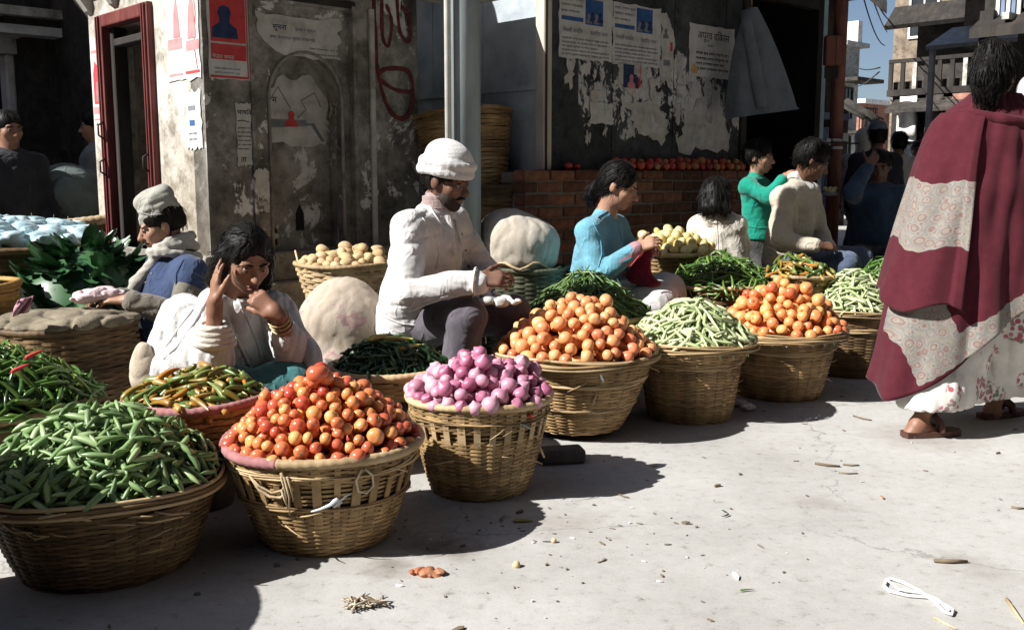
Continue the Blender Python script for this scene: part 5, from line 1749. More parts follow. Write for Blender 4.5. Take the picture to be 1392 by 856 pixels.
        for ax in range(3):
            sl0 = [slice(1, n[i] - 1) for i in range(3)]; sl1 = list(sl0)
            sl0[ax] = slice(0, n[ax] - 1); sl1[ax] = slice(1, n[ax])
            A, B = s[tuple(sl0)], s[tuple(sl1)]
            e = np.argwhere(A != B)
            if not len(e): continue
            inside = A[tuple(e.T)]
            base = e.copy()
            for i in range(3):
                if i != ax: base[:, i] += 1
            u, v = [(1, 2), (2, 0), (0, 1)][ax]
            q = []
            for (du, dv) in ((-1, -1), (0, -1), (0, 0), (-1, 0)):
                p = base.copy(); p[:, u] += du; p[:, v] += dv
                q.append(idx[tuple(p.T)])
            q = np.stack(q, 1)
            q[~inside] = q[~inside][:, ::-1]
            F.append(q)
        F = np.vstack(F)
        F = F[(F >= 0).all(1)]
        for _ in range(relax):
            S_ = np.zeros_like(V); C_ = np.zeros(len(V))
            for i in range(4):
                j = (i + 1) % 4
                np.add.at(S_, F[:, i], V[F[:, j]]); np.add.at(C_, F[:, i], 1)
                np.add.at(S_, F[:, j], V[F[:, i]]); np.add.at(C_, F[:, j], 1)
            V = V * .5 + .5 * S_ / np.maximum(C_, 1)[:, None]
        me = bpy.data.meshes.new(name)
        V = V - np.array(origin)
        me.vertices.add(len(V)); me.vertices.foreach_set('co', V.ravel())
        me.loops.add(len(F) * 4); me.loops.foreach_set('vertex_index', F.ravel().astype(np.int32))
        me.polygons.add(len(F)); me.polygons.foreach_set('loop_start', np.arange(0, len(F) * 4, 4, dtype=np.int32))
        me.polygons.foreach_set('loop_total', np.full(len(F), 4, dtype=np.int32))
        me.polygons.foreach_set('use_smooth', np.ones(len(F), dtype=bool))
        me.materials.append(mat_)
        me.update(calc_edges=True)
        me.validate()
        return me


def sdf_for(points, pad, h):
    P = np.array([tuple(p) for p in points])
    return SDF(P.min(0) - pad, P.max(0) + pad, h)


def cloth_mat(name, c, rough=.9, weave=400, fold=.25, var=.25, col2=None, sheen=.15):
    d = tuple(x * (1 - var) for x in c)
    l = col2 or tuple(min(1, x * (1 + var * .6)) for x in c)
    if name in MATS: return MATS[name]
    m = mat(name, [(.3, d), (.5, c), (.72, l)], 7, 6, rough, 0, 60, spec=.15, sheen=sheen)
    nt = m.node_tree
    b = nt.nodes['Principled BSDF']
    w1 = _noise(nt, 13, 2, .5, (1.0, 1.0, .8), dist=.6)                   # soft creases
    c1 = _math(nt, 'POWER', _math(nt, 'SUBTRACT', 1.0, _math(nt, 'ABSOLUTE', _math(nt, 'MULTIPLY', _math(nt, 'SUBTRACT', w1.outputs[0], .5), 5.0)), True), 2.0)
    w2 = _noise(nt, 31, 3, .5, (1.2, 1.2, .8), dist=.8)
    c2 = _math(nt, 'SUBTRACT', 1.0, _math(nt, 'ABSOLUTE', _math(nt, 'MULTIPLY', _math(nt, 'SUBTRACT', w2.outputs[0], .5), 5.0)), True)
    w3 = _noise(nt, 420, 2, .5)
    hgt = _math(nt, 'ADD', _math(nt, 'MULTIPLY', c1, 1.0), _math(nt, 'ADD', _math(nt, 'MULTIPLY', c2, .10), _math(nt, 'MULTIPLY', w3.outputs[0], .12)))
    _bump(nt, b, hgt, .42, .008)
    return m


def knit(m, scale=70, strength=.5, direction='Z', dist=.003):
    """adds the ribs of knitted wool to a cloth material"""
    nt = m.node_tree
    b = nt.nodes['Principled BSDF']
    tc = nt.nodes.new('ShaderNodeTexCoord')
    w = nt.nodes.new('ShaderNodeTexWave'); w.wave_type = 'BANDS'; w.bands_direction = direction
    w.inputs['Scale'].default_value = scale; w.inputs['Distortion'].default_value = 1.2; w.inputs['Detail'].default_value = 2; w.inputs['Detail Scale'].default_value = 3
    nt.links.new(tc.outputs['Object'], w.inputs['Vector'])
    bp = nt.nodes.new('ShaderNodeBump'); bp.inputs['Strength'].default_value = strength; bp.inputs['Distance'].default_value = dist
    nt.links.new(w.outputs['Fac'], bp.inputs['Height'])
    if b.inputs['Normal'].links:
        nt.links.new(b.inputs['Normal'].links[0].from_socket, bp.inputs['Normal'])
    nt.links.new(bp.outputs[0], b.inputs['Normal'])
    return m


from mathutils.bvhtree import BVHTree


def seam(p, o, px, r=.0022, m=None, name='seam', closed=False, lift=.0006, dens=5):
    """a stitched line or edge laid on a garment's surface, measured along the given sight lines"""
    me = o.data
    bv = BVHTree.FromPolygons([v.co + p.o for v in me.vertices], [tuple(q.vertices) for q in me.polygons])
    if closed: px = list(px) + [px[0]]
    P = []
    for (x0, y0), (x1, y1) in zip(px[:-1], px[1:]):
        for t in np.linspace(0, 1, dens, endpoint=False):
            d = _ray(x0 + (x1 - x0) * t, y0 + (y1 - y0) * t).normalized()
            hit, n_, _i, _d = bv.ray_cast(Vector((0, 0, CAM_H)), d)
            if hit is not None and (not P or (hit - p.o - P[-1]).length < .09): P.append(hit + n_ * lift - p.o)
    if len(P) > 2:
        mb = MB(); mb.tube(P, r, 6)
        return link(name, mb.mesh(name, m or me.materials[0]), o)


def button(p, o, x, y, r=.006, m=None):
    me = o.data
    bv = BVHTree.FromPolygons([v.co + p.o for v in me.vertices], [tuple(q.vertices) for q in me.polygons])
    hit, n_, _i, _d = bv.ray_cast(Vector((0, 0, CAM_H)), _ray(x, y).normalized())
    if hit is None: return
    mb = MB(); mb.lathe([(r, 0), (r, .002), (r * .6, .003), (0, .003)], 10)
    b = link('button', mb.mesh('button', m), o)
    b.location = hit - p.o
    b.rotation_euler = n_.to_track_quat('Z', 'Y').to_euler()
# =================================================================== people
SKIN = mat('brown_skin', [(.3, (.19, .092, .058)), (.5, (.245, .125, .08)), (.7, (.29, .155, .10))], 9, 5, .5, .12, 90, sss=.08, spec=.35)
SKIN_L = mat('light_brown_skin', [(.3, (.28, .15, .10)), (.5, (.35, .195, .13)), (.7, (.40, .23, .155))], 9, 5, .5, .12, 90, sss=.08, spec=.35)
SKIN_D = mat('dark_brown_skin', [(.3, (.105, .05, .032)), (.5, (.14, .068, .043)), (.7, (.17, .085, .055))], 9, 5, .5, .12, 90, sss=.06, spec=.4)
HAIR = mat('black_hair', [(.3, (.004, .0035, .003)), (.6, (.008, .007, .006)), (.8, (.016, .014, .012))], 14, 5, .5, .35, 70, stretch=(5, 5, .6), spec=.14)
EYE_W = mat('eye_white', [(.3, (.17, .14, .12)), (.7, (.24, .2, .17))], 20, 2, .3)
EYE_D = mat('eye_iris', [(.3, (.008, .006, .005)), (.7, (.015, .01, .008))], 20, 2, .15, spec=.6)
LIP = mat('lip_skin', [(.3, (.20, .07, .055)), (.7, (.27, .105, .08))], 20, 3, .5)


def rot_dir(v, axis, ang):
    return Matrix.Rotation(ang, 3, axis) @ v


class Person:
    def __init__(self, label, J, f, up=(0, 0, 1), sc=1.0, skin=SKIN, h=.006, group=None, hsc=None):
        self.J = {k: Vector(v) for k, v in J.items()}
        J = self.J
        self.root = thing('person', label, 'person', (J['pelvis'].x, J['pelvis'].y, 0), 0, group)
        self.o = Vector((J['pelvis'].x, J['pelvis'].y, 0))
        self.sc, self.skin, self.h = sc, skin, h
        self.g = {}
        self.hs = hsc or sc
        f = nrm(f); up = Vector(up)
        r = f.cross(up).normalized()
        u = r.cross(f).normalized()
        self.f, self.r, self.u = f, r, u
        self.M = Matrix((r, f, u)).transposed()

    def hp(self, x, y, z):
        """point in the head's own space (x right, y forward, z up)"""
        return self.J['head'] + self.hs * (self.r * x + self.f * y + self.u * z)

    def add(self, name, me, parent=None):
        o = link(name, me, parent or self.root)
        return o

    def _head(self, s):
        hp, k = self.hp, self.hs
        M = self.M
        E = lambda c, r, kk=.015, op='u': s.ell(hp(*c), [q * k for q in r], M, kk * k, op)
        E((0, -.014, .03), (.074, .094, .085))
        E((0, .026, -.035), (.060, .066, .074), .03)
        E((0, .058, -.092), (.026, .024, .020), .02)
        for q in (-1, 1):
            E((q * .043, .055, -.022), (.022, .022, .022), .02)
            E((q * .03, .078, .022), (.03, .013, .009), .012)
            E((q * .0315, .103, .002), (.019, .016, .011), .010, 's')
            E((q * .0775, -.012, -.008), (.009, .020, .032), .006)
        s.cap(hp(0, .086, .008), hp(0, .113, -.030), .0085 * k, .0125 * k, .012 * k)
        E((0, .100, -.034), (.018, .011, .009), .008)
        E((0, .090, -.060), (.025, .010, .0065), .008)
        E((0, .088, -.073), (.021, .010, .0075), .008)
        E((0, .104, -.0665), (.024, .006, .0022), .003, 's')

    def hand(self, s, w, fwd, n, thumb, curl, sc=None, spread=.06, ta=.75):
        sc = sc or self.sc
        fwd = nrm(fwd); n = Vector(n); n = (n - fwd * n.dot(fwd)).normalized()
        side = fwd.cross(n).normalized() * thumb
        w = Vector(w)
        s.cap(w - fwd * .03 * sc, w + fwd * .01 * sc, .026 * sc, .027 * sc, .015)
        lens = (.070, .078, .072, .056)
        for i in range(4):
            off = (.029, .0098, -.0098, -.028)[i]
            b = w + (fwd * (.092 - .006 * abs(i - 1)) + side * off) * sc
            s.cap(w + (fwd * .012 + side * off * .55) * sc, b, .0155 * sc, .0125 * sc, .012)
            d = nrm(fwd + side * (spread * (1.5 - i)))
            p = b
            c = curl[i + 1] if hasattr(curl, '__len__') else curl
            for j, fr in enumerate((.45, .31, .24)):
                d = rot_dir(d, side, c * (1.0 if j else .75) * (1 if thumb > 0 else -1))
                q = p + d * lens[i] * fr * sc
                s.cap(p, q, (.0093 - .0009 * j) * sc, (.0085 - .0012 * j) * sc, .0035)
                p = q
        c = curl[0] if hasattr(curl, '__len__') else curl * .6
        d = nrm(fwd * .62 + side * ta + n * .25)
        p = w + (fwd * .02 + side * .028) * sc
        s.cap(w, p, .02 * sc, .017 * sc, .012)
        for j, L in enumerate((.042, .034, .026)):
            q = p + d * L * sc
            s.cap(p, q, (.0135 - .0018 * j) * sc, (.012 - .002 * j) * sc, .006)
            d = nrm(d + n * c * .5 + fwd * .25)
            p = q

    def foot(self, s, a, d):
        sc = self.sc
        d = nrm(d)
        a = Vector(a)
        heel = a - d * .035 * sc - Vector((0, 0, .045 * sc))
        ball = a + d * .12 * sc - Vector((0, 0, .055 * sc))
        toe = a + d * .175 * sc - Vector((0, 0, .060 * sc))
        s.cap(a, heel, .036 * sc, .032 * sc, .02)
        s.cap(a, ball, .036 * sc, .028 * sc, .02)
        s.cap(heel, ball, .028 * sc, .028 * sc, .02)
        side = d.cross(Vector((0, 0, 1)))
        for i in range(5):
            p = ball + side * (i - 2) * .014 * sc
            s.cap(p, toe + side * (i - 2) * .015 * sc - d * abs(i - 1) * .010 * sc, .012 * sc, .009 * sc, .006)

    def body(self, hands=(), feet=(), bare=None):
        J, sc = self.J, self.sc
        pts = list(J.values()) + [self.hp(0, 0, .13), self.hp(0, .13, 0), self.hp(0, -.12, 0)]
        for hd in hands: pts.append(Vector(hd[0]) + nrm(hd[1]) * .17 * sc)
        s = sdf_for(pts, .16 * sc, self.h)
        self._head(s)
        s.cap(self.hp(0, -.018, -.05), J['neck'], .052 * sc, .054 * sc, .03)
        mid = (J['sa'] + J['sb']) / 2
        s.cap(J['sa'], J['sb'], .045 * sc, .045 * sc, .04)
        s.cap(J['neck'], mid, .05 * sc, .07 * sc, .04)
        s.cap(mid - Vector((0, 0, .06 * sc)), J['pelvis'], .10 * sc, .105 * sc, .05)
        for q in 'ab':
            if 'e' + q in J:
                s.cap(J['s' + q], J['e' + q], .044 * sc, .038 * sc, .03)
                s.cap(J['e' + q], J['w' + q], .037 * sc, .026 * sc, .02)
            if 'k' + q in J:
                hpj = J.get('h' + q, J['pelvis'])
                s.cap(hpj, J['k' + q], .070 * sc, .052 * sc, .04)
                if 'a' + q in J: s.cap(J['k' + q], J['a' + q], .048 * sc, .033 * sc, .03)
        for hd in hands: self.hand(s, *hd)
        for ft in feet: self.foot(s, *ft)
        me = s.mesh('body', self.skin, self.o)
        self.b = self.add('body', me)
        return self.b

    def face(self, brow=True, lips=None, eyes=True, stache=None, beard=None):
        k = self.hs
        for q in (-1, 1):
            if eyes:
                mb = MB()
                c = self.hp(q * .0315, .0785, .0005) - self.o
                ball = [(.0118 * k * math.sin(PI * i / 8), -.0118 * k * math.cos(PI * i / 8)) for i in range(9)]
                mb.lathe(ball, 10, 0, c)
                c2 = self.hp(q * .0315, .0835, -.001) - self.o
                ball = [(.0078 * k * math.sin(PI * i / 8), -.0078 * k * math.cos(PI * i / 8)) for i in range(9)]
                mb.lathe(ball, 10, 1, c2)
                mb.build('eye', [EYE_W, EYE_D], self.b)
            if eyes:
                mb = MB()
                P = [self.hp(q * x, y, z) - self.o for x, y, z in ((.016, .087, .005), (.025, .0915, .0095), (.034, .0915, .0095), (.045, .083, .004))]
                mb.tube(P, [.002 * k, .0036 * k, .0036 * k, .002 * k], 6)
                mb.build('eyelid', self.skin, self.b)
            if brow:
                mb = MB()
                P = [self.hp(q * x, y, z) - self.o for x, y, z in ((.012, .093, .020), (.028, .092, .026), (.042, .084, .024), (.052, .074, .017))]
                mb.tube(P, [.003 * k, .0045 * k, .004 * k, .0018 * k], 6)
                mb.build('eyebrow', HAIR, self.b)
        if lips:
            mb = MB()
            for zz in (-.0605, -.0725):
                mb.tube([self.hp(x, y, zz) - self.o for x, y in ((-.022, .091), (-.01, .099), (0, .101), (.01, .099), (.022, .091))], [.001 * k, .0042 * k, .0045 * k, .0042 * k, .001 * k], 6)
            mb.build('lips', lips, self.b)
        if stache:
            mb = MB(); mb.tube([self.hp(x, y, z) - self.o for x, y, z in ((-.032, .082, -.063), (-.018, .097, -.053), (0, .104, -.05), (.018, .097, -.053), (.032, .082, -.063))], [.002 * k, .006 * k, .005 * k, .006 * k, .002 * k], 6)
            mb.build('moustache', HAIR, self.b)
        if beard:
            s = sdf_for([self.hp(0, .08, -.07)], .12 * k, .005)
            E = lambda c, r, kk=.01, op='u': s.ell(self.hp(*c), [q * k for q in r], self.M, kk * k, op)
            E((0, .060, -.094), (.034, .032, .028)); E((0, .03, -.06), (.063, .062, .058))
            E((0, .095, -.040), (.045, .05, .036), .006, 's'); E((0, .06, -.0), (.09, .09, .055), .008, 's'); E((0, .1, -.068), (.024, .016, .010), .004, 's')
            s.folds(Waves(3, 90, 8), .0008)
            self.add('beard', s.mesh('beard', beard, self.o), self.b)

    def garment(self, name, m, pts, pad, fn, h=None, folds=None, relax=1):
        s = sdf_for(pts, pad, h or self.h * 1.15)
        fn(s)
        for fd in (folds or ()):
            s.folds(*fd)
        o = self.add(name, s.mesh(name, m, self.o, relax))
        self.g[name] = o
        return o

    def hair(self, extra=None, back=.10, top=.012, line=.0, name='hair', low=-.05, m=None, sub=None, h=None, strands=700, swept=False):
        k = self.hs
        s = sdf_for([self.hp(0, 0, 0)] + [self.hp(*e[0]) for e in (extra or [])] + [self.hp(*e[1]) for e in (extra or [])], .17 * k, h or max(.004, self.h * .8))
        E = lambda c, r, kk=.01, op='u': s.ell(self.hp(*c), [q * k for q in r], self.M, kk * k, op)
        E((0, -.018, .036), (.080 + top * .5, .096 + top * .5, .083 + top))
        E((0, -.05, -.01), (.072, .062, .07), .03)
        E((0, .105, -.035 + line), (.068, .062, .088), .012, 's')
        for q in (-1, 1): E((q * .085, .045, -.045), (.04, .05, .06), .01, 's')
        s.cut(self.hp(0, 0, low), -self.u, .01)
        for (a, b, ra, rb) in (extra or []):
            s.cap(self.hp(*a), self.hp(*b), ra * k, rb * k, .02 * k)
        for e in (sub or []):
            E(*e, .008, 's')
        s.folds(Waves(5, 60, 12, (1.6, 1.6, .25)), .0010)
        me = s.mesh(name, m or HAIR, self.o)
        o = self.add(name, me, self.b)
        # loose strands lying over the mass so that it reads as hair
        rs = random.Random(len(me.vertices))
        mb = MB()
        vs = me.vertices
        crown = self.hp(0, -.05, .13) - self.o
        for i in range(min(strands, len(vs))):
            v = vs[rs.randrange(len(vs))]
            p, n_ = v.co.copy(), v.normal.copy()
            d = (p - crown) if not swept else ((self.hp(0, -.13, -.09) - self.o) - p)
            d = d - n_ * d.dot(n_) + (-self.u) * .35 * k * .1
            d = d - n_ * d.dot(n_)
            if d.length < 1e-4: continue
            d.normalize()
            L = rs.uniform(.03, .075) * k
            wv = n_.cross(d) * rs.uniform(-.3, .3)
            P = [p + n_ * .0012, p + d * L * .5 + wv * L * .3 + n_ * rs.uniform(.0006, .003), p + d * L + wv * L + n_ * rs.uniform(-.003, .003) - self.u * .004]
            w_ = rs.uniform(.0009, .0019) * k
            e_ = P[2] + self.o - self.J['head']
            if e_.dot(self.f) > .052 * k and e_.dot(self.u) < .055 * k: continue
            mb.tube(P, [w_, w_ * 1.1, w_ * .4], 3, cap=False)
        st_ = mb.build('hair_strands', m or HAIR, o, recalc=False)
        tag(st_, kind='stuff')
        return o


def torso(s, J, r, hem=None, k=.05, w=.0, belly=1.0):
    """trunk of a garment between the shoulders and the pelvis"""
    p = J['pelvis']
    ax = (J['sb'] - J['sa']); ax.normalize()
    up = ((J['sa'] + J['sb']) / 2 - p).normalized()
    for q, sg in (('sa', -1), ('sb', 1)):
        s.cap(J[q] - ax * sg * .035 - up * .03, p + ax * sg * (.085 + w), r * .62, r * .98, k)
    s.cap((J['sa'] + J['sb']) / 2 - up * .07, p, r * 1.05, r * 1.18 * belly, k)
    s.cap(J['sa'], J['sb'], r * .50, r * .50, k)
    s.cap(J['neck'], (J['sa'] + J['sb']) / 2 - up * .03, r * .5, r * .72, k)
    for q in ('sa', 'sb'): s.cap(J['neck'] - up * .01, J[q], r * .38, r * .45, .03)


def sleeve(s, J, q, r0, r1, r2, k=.035, end=.96):
    s.cap(J['s' + q], J['e' + q], r0, r1, k)
    s.cap(J['e' + q], J['e' + q].lerp(J['w' + q], end), r1, r2, .02)


def legs(s, J, q, r0, r1, r2, k=.03, end=1.0):
    h_ = J.get('h' + q, J['pelvis'])
    s.cap(h_, J['k' + q], r0, r1, k)
    if 'a' + q in J: s.cap(J['k' + q], J['k' + q].lerp(J['a' + q], end), r1, r2, .02)


W_WHITE = cloth_mat('white_cotton', (.54, .53, .52), var=.16)
W_CREAM = cloth_mat('cream_cotton', (.58, .54, .47), var=.15)
W_HAT = mat('white_knit', [(.3, (.46, .45, .44)), (.5, (.58, .57, .56)), (.7, (.66, .65, .63))], 8, 5, .95, .9, 120, sheen=.3)
W_TROUSER = cloth_mat('plum_grey_trouser', (.095, .085, .10), var=.3)
W_SWEAT = cloth_mat('pinkish_grey_knit', (.34, .26, .25), var=.25)
W_TEAL = cloth_mat('teal_skirt', (.045, .15, .155), var=.3)
W_SHAWLG = cloth_mat('pale_grey_shawl', (.42, .50, .51), var=.18)
W_NAVY = cloth_mat('navy_vest', (.035, .055, .115), var=.3)
W_OLIVE = cloth_mat('olive_grey_shirt', (.15, .135, .11), var=.3)
W_SCARF = mat('oatmeal_knit_scarf', [(.3, (.30, .28, .24)), (.5, (.42, .40, .35)), (.7, (.52, .50, .45))], 10, 6, .95, .9, 140, sheen=.2)
W_TOPI = cloth_mat('grey_check_cap', (.33, .32, .28), var=.3)
W_BLUE = cloth_mat('sky_blue_knit', (.125, .31, .40), var=.18)
W_LAV = cloth_mat('lavender_hem', (.52, .34, .55), var=.15)
W_MAROON = cloth_mat('crimson_knitting', (.16, .012, .035), var=.3)
W_GREEN = cloth_mat('emerald_sweater', (.008, .22, .155), var=.2)
W_BEIGE = cloth_mat('beige_knit', (.46, .41, .33), var=.2)
W_DENIM = cloth_mat('slate_blue_trouser', (.075, .10, .155), var=.3)
W_DARKBLUE = cloth_mat('dark_blue_shawl', (.035, .06, .10), var=.35)
W_BLACK = cloth_mat('near_black_coat', (.022, .024, .03), var=.35)
W_GREYJ = cloth_mat('grey_jacket', (.15, .17, .20), var=.25)
W_CAMO = cloth_mat('dark_patterned_cotton', (.05, .05, .05), var=.6, col2=(.16, .15, .13))
PP = at
knit(W_HAT, 55, .5); knit(W_SCARF, 60, .7); knit(W_BLUE, 45, .3, 'X'); knit(W_BEIGE, 38, .35, 'Z'); knit(W_GREEN, 50, .3, 'X'); knit(W_SWEAT, 60, .5, 'X')
BTN = mat('grey_button', [(.3, (.12, .11, .10)), (.7, (.2, .19, .17))], 9)
STITCH = cloth_mat('grey_stitching', (.33, .32, .31), var=.1)  # mid-grey thread for the pocket and cap seams

# ------------------------------------------------------------------ white-hatted man
J = dict(head=PP(607, 246, 4.40), neck=PP(590, 286, 4.44), sa=PP(556, 312, 4.25), sb=PP(618, 304, 4.62), ea=PP(556, 398, 4.16), wa=PP(652, 381, 4.10), eb=PP(662, 372, 4.62), wb=PP(646, 399, 4.36),
         pelvis=PP(572, 436, 4.50), ha=PP(570, 444, 4.40), ka=PP(636, 432, 4.16), aa=PP(606, 560, 4.22), hb=PP(595, 442, 4.58), kb=PP(698, 425, 4.50), ab=PP(688, 555, 4.52))
p3 = Person('man in a white knitted hat and white jacket, forearm across his knee', J, (.86, -.42, -.26), sc=1.0, skin=SKIN_D, h=.0055)
p3.body(hands=[(J['wa'], (.95, -.12, .10), (-.1, .75, -.6), 1, (.5, .55, .6, .65, .7)), (J['wb'], (-.72, -.62, -.12), (-.1, .0, -1), 1, (.2, .35, .35, .35, .4))], feet=[(J['aa'], (.9, -.4, 0)), (J['ab'], (1, 0, 0))])
p3.face(beard=mat('stubble', [(.3, (.02, .014, .012)), (.7, (.05, .032, .026))], 40, 4, .8), stache=True)
p3.hair(low=-.045, strands=120)


def _jacket(s):
    J = p3.J
    torso(s, J, .134, w=.025)
    sleeve(s, J, 'a', .070, .066, .052, end=.97)
    sleeve(s, J, 'b', .066, .064, .050, end=.9)
    s.cap(J['pelvis'] + Vector((-.06, -.06, .06)), J['pelvis'] + Vector((.12, -.10, .02)), .115, .10, .05)
    s.cap((J['sa'] + J['sb']) / 2 + Vector((-.07, -.02, -.12)), J['pelvis'] + Vector((-.075, -.04, .02)), .105, .112, .06)
    nb = J['neck']
    for q in range(-3, 4):                                         # stand-up collar
        a = q * .5 + math.pi
        s.cap(nb + Vector((.062 * math.cos(a), .066 * math.sin(a), .004)), nb + Vector((.060 * math.cos(a + .5), .064 * math.sin(a + .5), .004)), .018, .018, .01)
    # open front: V that shows the jersey
    s.cap(nb + Vector((.10, -.03, .02)), J['pelvis'] + Vector((.22, -.12, .22)), .050, .026, .012, 's')
    s.cut(J['pelvis'] + Vector((0, 0, -.055)), (0, 0, -1), .01)


p3.garment('jacket', W_WHITE, [J[k] for k in ('sa', 'sb', 'ea', 'eb', 'wa', 'pelvis', 'neck')], .24, _jacket, folds=[(Waves(21, 4.2, 7, (.5, .8, 2.2)), .0041, True), (Waves(24, 8, 8, (.6, .8, 1.8)), .0019, True), (Waves(22, 5, 9), .003)])
# lapels and breast pocket
nb = J['neck'] - p3.o
for q, (dy, sgn) in enumerate(((-.085, 1), (.035, -1))):
    mb = MB()
    P0 = [nb + Vector((.045 + .05 * t, dy * (.6 + .5 * t) - .008, .03 - .22 * t)) for t in np.linspace(0, 1, 6)]
    mb.tube(P0, [.018, .024, .026, .022, .016, .008], 8, flat=.35)
    p3.add('lapel', mb.mesh('lapel', W_WHITE))


# pocket, buttons and cuff of the jacket
mb = MB(); mb.tube([J['wa'].lerp(J['ea'], .06) - p3.o + (Vector((.12, .99, 0)) * math.cos(t) + Vector((.05, 0, 1)) * math.sin(t)) * .054 for t in np.linspace(0, 2 * PI, 25)[:-1]], .006, 6, closed=True)
p3.add('cuff', mb.mesh('cuff', W_CREAM))


def _jersey(s):
    J = p3.J
    torso(s, J, .105, w=.0)
    s.cap(J['neck'] + Vector((-.002, 0, -.01)), p3.hp(0, -.02, -.095), .066, .064, .02)


p3.garment('jersey', W_SWEAT, [J[k] for k in ('sa', 'sb', 'pelvis', 'neck')], .2, _jersey, h=.007, folds=[(Waves(25, 30, 6, (.3, .3, 2)), .0012)])
mb = MB()
for k in range(9):
    a0 = [p3.hp(.0, -.02, -.095) - p3.o + Vector((.066 * math.cos(a), .066 * math.sin(a), -.03 + .006 * k)) for a in np.linspace(0, 2 * PI, 25)[:-1]]
    mb.tube(a0, .005, 5, closed=True)
p3.add('roll_neck', mb.mesh('roll_neck', W_SWEAT))


def _trousers(s):
    J = p3.J
    s.cap(J['ha'], J['hb'], .12, .12, .05)
    legs(s, J, 'a', .105, .080, .062)
    legs(s, J, 'b', .105, .078, .062)


p3.garment('trousers', W_TROUSER, [J[k] for k in ('ha', 'hb', 'ka', 'kb', 'aa', 'ab')], .16, _trousers, h=.007, folds=[(Waves(27, 5, 7, (.6, .8, 1.4)), .0033, True)])


def _hat(s):
    E = lambda c, r, kk=.02, op='u': s.ell(p3.hp(*c), r, p3.M, kk, op)
    E((0, -.012, .085), (.098, .114, .075))
    E((0, -.018, .122), (.088, .100, .060))
    # thick turned-up brim
    for k in range(24):
        a, b = 2 * PI * k / 24, 2 * PI * (k + 1) / 24
        s.cap(p3.hp(.092 * math.sin(a), -.012 + .112 * math.cos(a), .040 + .010 * math.cos(a)), p3.hp(.092 * math.sin(b), -.012 + .112 * math.cos(b), .040 + .010 * math.cos(b)), .021, .021, .008)
        s.cap(p3.hp(.094 * math.sin(a), -.012 + .114 * math.cos(a), .075 + .010 * math.cos(a)), p3.hp(.094 * math.sin(b), -.012 + .114 * math.cos(b), .075 + .010 * math.cos(b)), .018, .018, .012)
    E((0, -.01, -.02), (.077, .098, .085), .004, 's')


p3.garment('hat', W_HAT, [p3.hp(0, 0, .06)], .2, _hat, h=.005, folds=[(Waves(31, 6, 7, (1, 1, 1.6)), .003)])
stl = thing('stool', 'low wooden stool under the white-hatted man', 'stool', (p3.o.x - .02, p3.o.y - .02, 0))
mb = MB(); mb.box((-.17, -.14, .27), (.17, .14, .30)); bevel(mb.build('seat', POST_WOOD, stl), .006)
for sx in (-1, 1):
    for sy in (-1, 1):
        mb = MB(); mb.tube([(sx * .14, sy * .11, 0), (sx * .13, sy * .10, .27)], .018, 8); mb.build('leg', POST_WOOD, stl)

# ------------------------------------------------------------------ woman with her hand to her head
J = dict(head=PP(335, 352, 3.50), neck=PP(316, 402, 3.60), sa=PP(256, 436, 3.62), sb=PP(372, 420, 3.68), ea=PP(290, 492, 3.42), wa=PP(292, 412, 3.40), eb=PP(400, 476, 3.56), wb=PP(374, 424, 3.38),
         pelvis=PP(312, 530, 3.80), ha=PP(290, 540, 3.72), ka=PP(306, 540, 3.42), aa=PP(300, 640, 3.46), hb=PP(345, 535, 3.74), kb=PP(392, 530, 3.52), ab=PP(372, 640, 3.50))
p2 = Person('woman in a white shawl sitting with one hand to her forehead, other to mouth', J, (.52, -.70, -.42), sc=.96, skin=SKIN, h=.0055)
p2.body(hands=[(J['wa'], (.07, .05, 1), (.80, .5, .1), -1, (.2, .16, .12, .14, .2), .9, .05, .2), (J['wb'], (-.50, .0, .42), (-.45, .75, .1), 1, (.7, 1.1, 1.15, 1.2, 1.2), .88, .03, .25)], feet=[(J['aa'], (.3, -.9, 0)), (J['ab'], (.5, -.8, 0))])
p2.face(lips=LIP)
p2.hair(extra=[((-.055, -.04, .0), (-.10, -.09, -.14), .05, .05), ((-.10, -.09, -.14), (-.13, -.13, -.34), .055, .035), ((.06, -.03, .0), (.075, -.07, -.12), .045, .04), ((-.07, .02, .03), (-.085, -.02, -.10), .025, .035)], low=-.10, line=.012, swept=True)


def _shawl2(s):
    J = p2.J
    torso(s, J, .120, w=.05)
    sleeve(s, J, 'a', .068, .074, .066, end=.30)
    sleeve(s, J, 'b', .066, .070, .056, end=.35)
    c = J['sa'].lerp(J['ea'], .5)
    s.cap(J['sa'] + Vector((-.03, .03, .0)), J['sa'] + Vector((-.10, -.06, -.19)), .085, .075, .05)      # drape over the near arm
    s.cap(J['ea'] + Vector((-.04, .02, .04)), J['sa'] + Vector((-.12, -.05, -.22)), .07, .06, .05)
    s.cap(J['neck'] + Vector((-.05, -.05, -.02)), J['pelvis'] + Vector((.02, -.16, .20)), .060, .060, .03)
    s.cap(J['neck'] + Vector((.05, -.03, -.03)), J['pelvis'] + Vector((.06, -.18, .18)), .050, .055, .03)
    s.ell(J['neck'] + Vector((.03, -.07, .055)), (.06, .06, .06), None, .02, 's')


p2.garment('shawl', W_WHITE, [J[k] for k in ('sa', 'sb', 'ea', 'eb', 'pelvis', 'neck')], .25, _shawl2, folds=[(Waves(41, 5, 7, (1.8, 1.4, .55)), .0052, True), (Waves(44, 9, 8, (1.6, 1.4, .6)), .0022, True), (Waves(42, 5, 9), .003)])


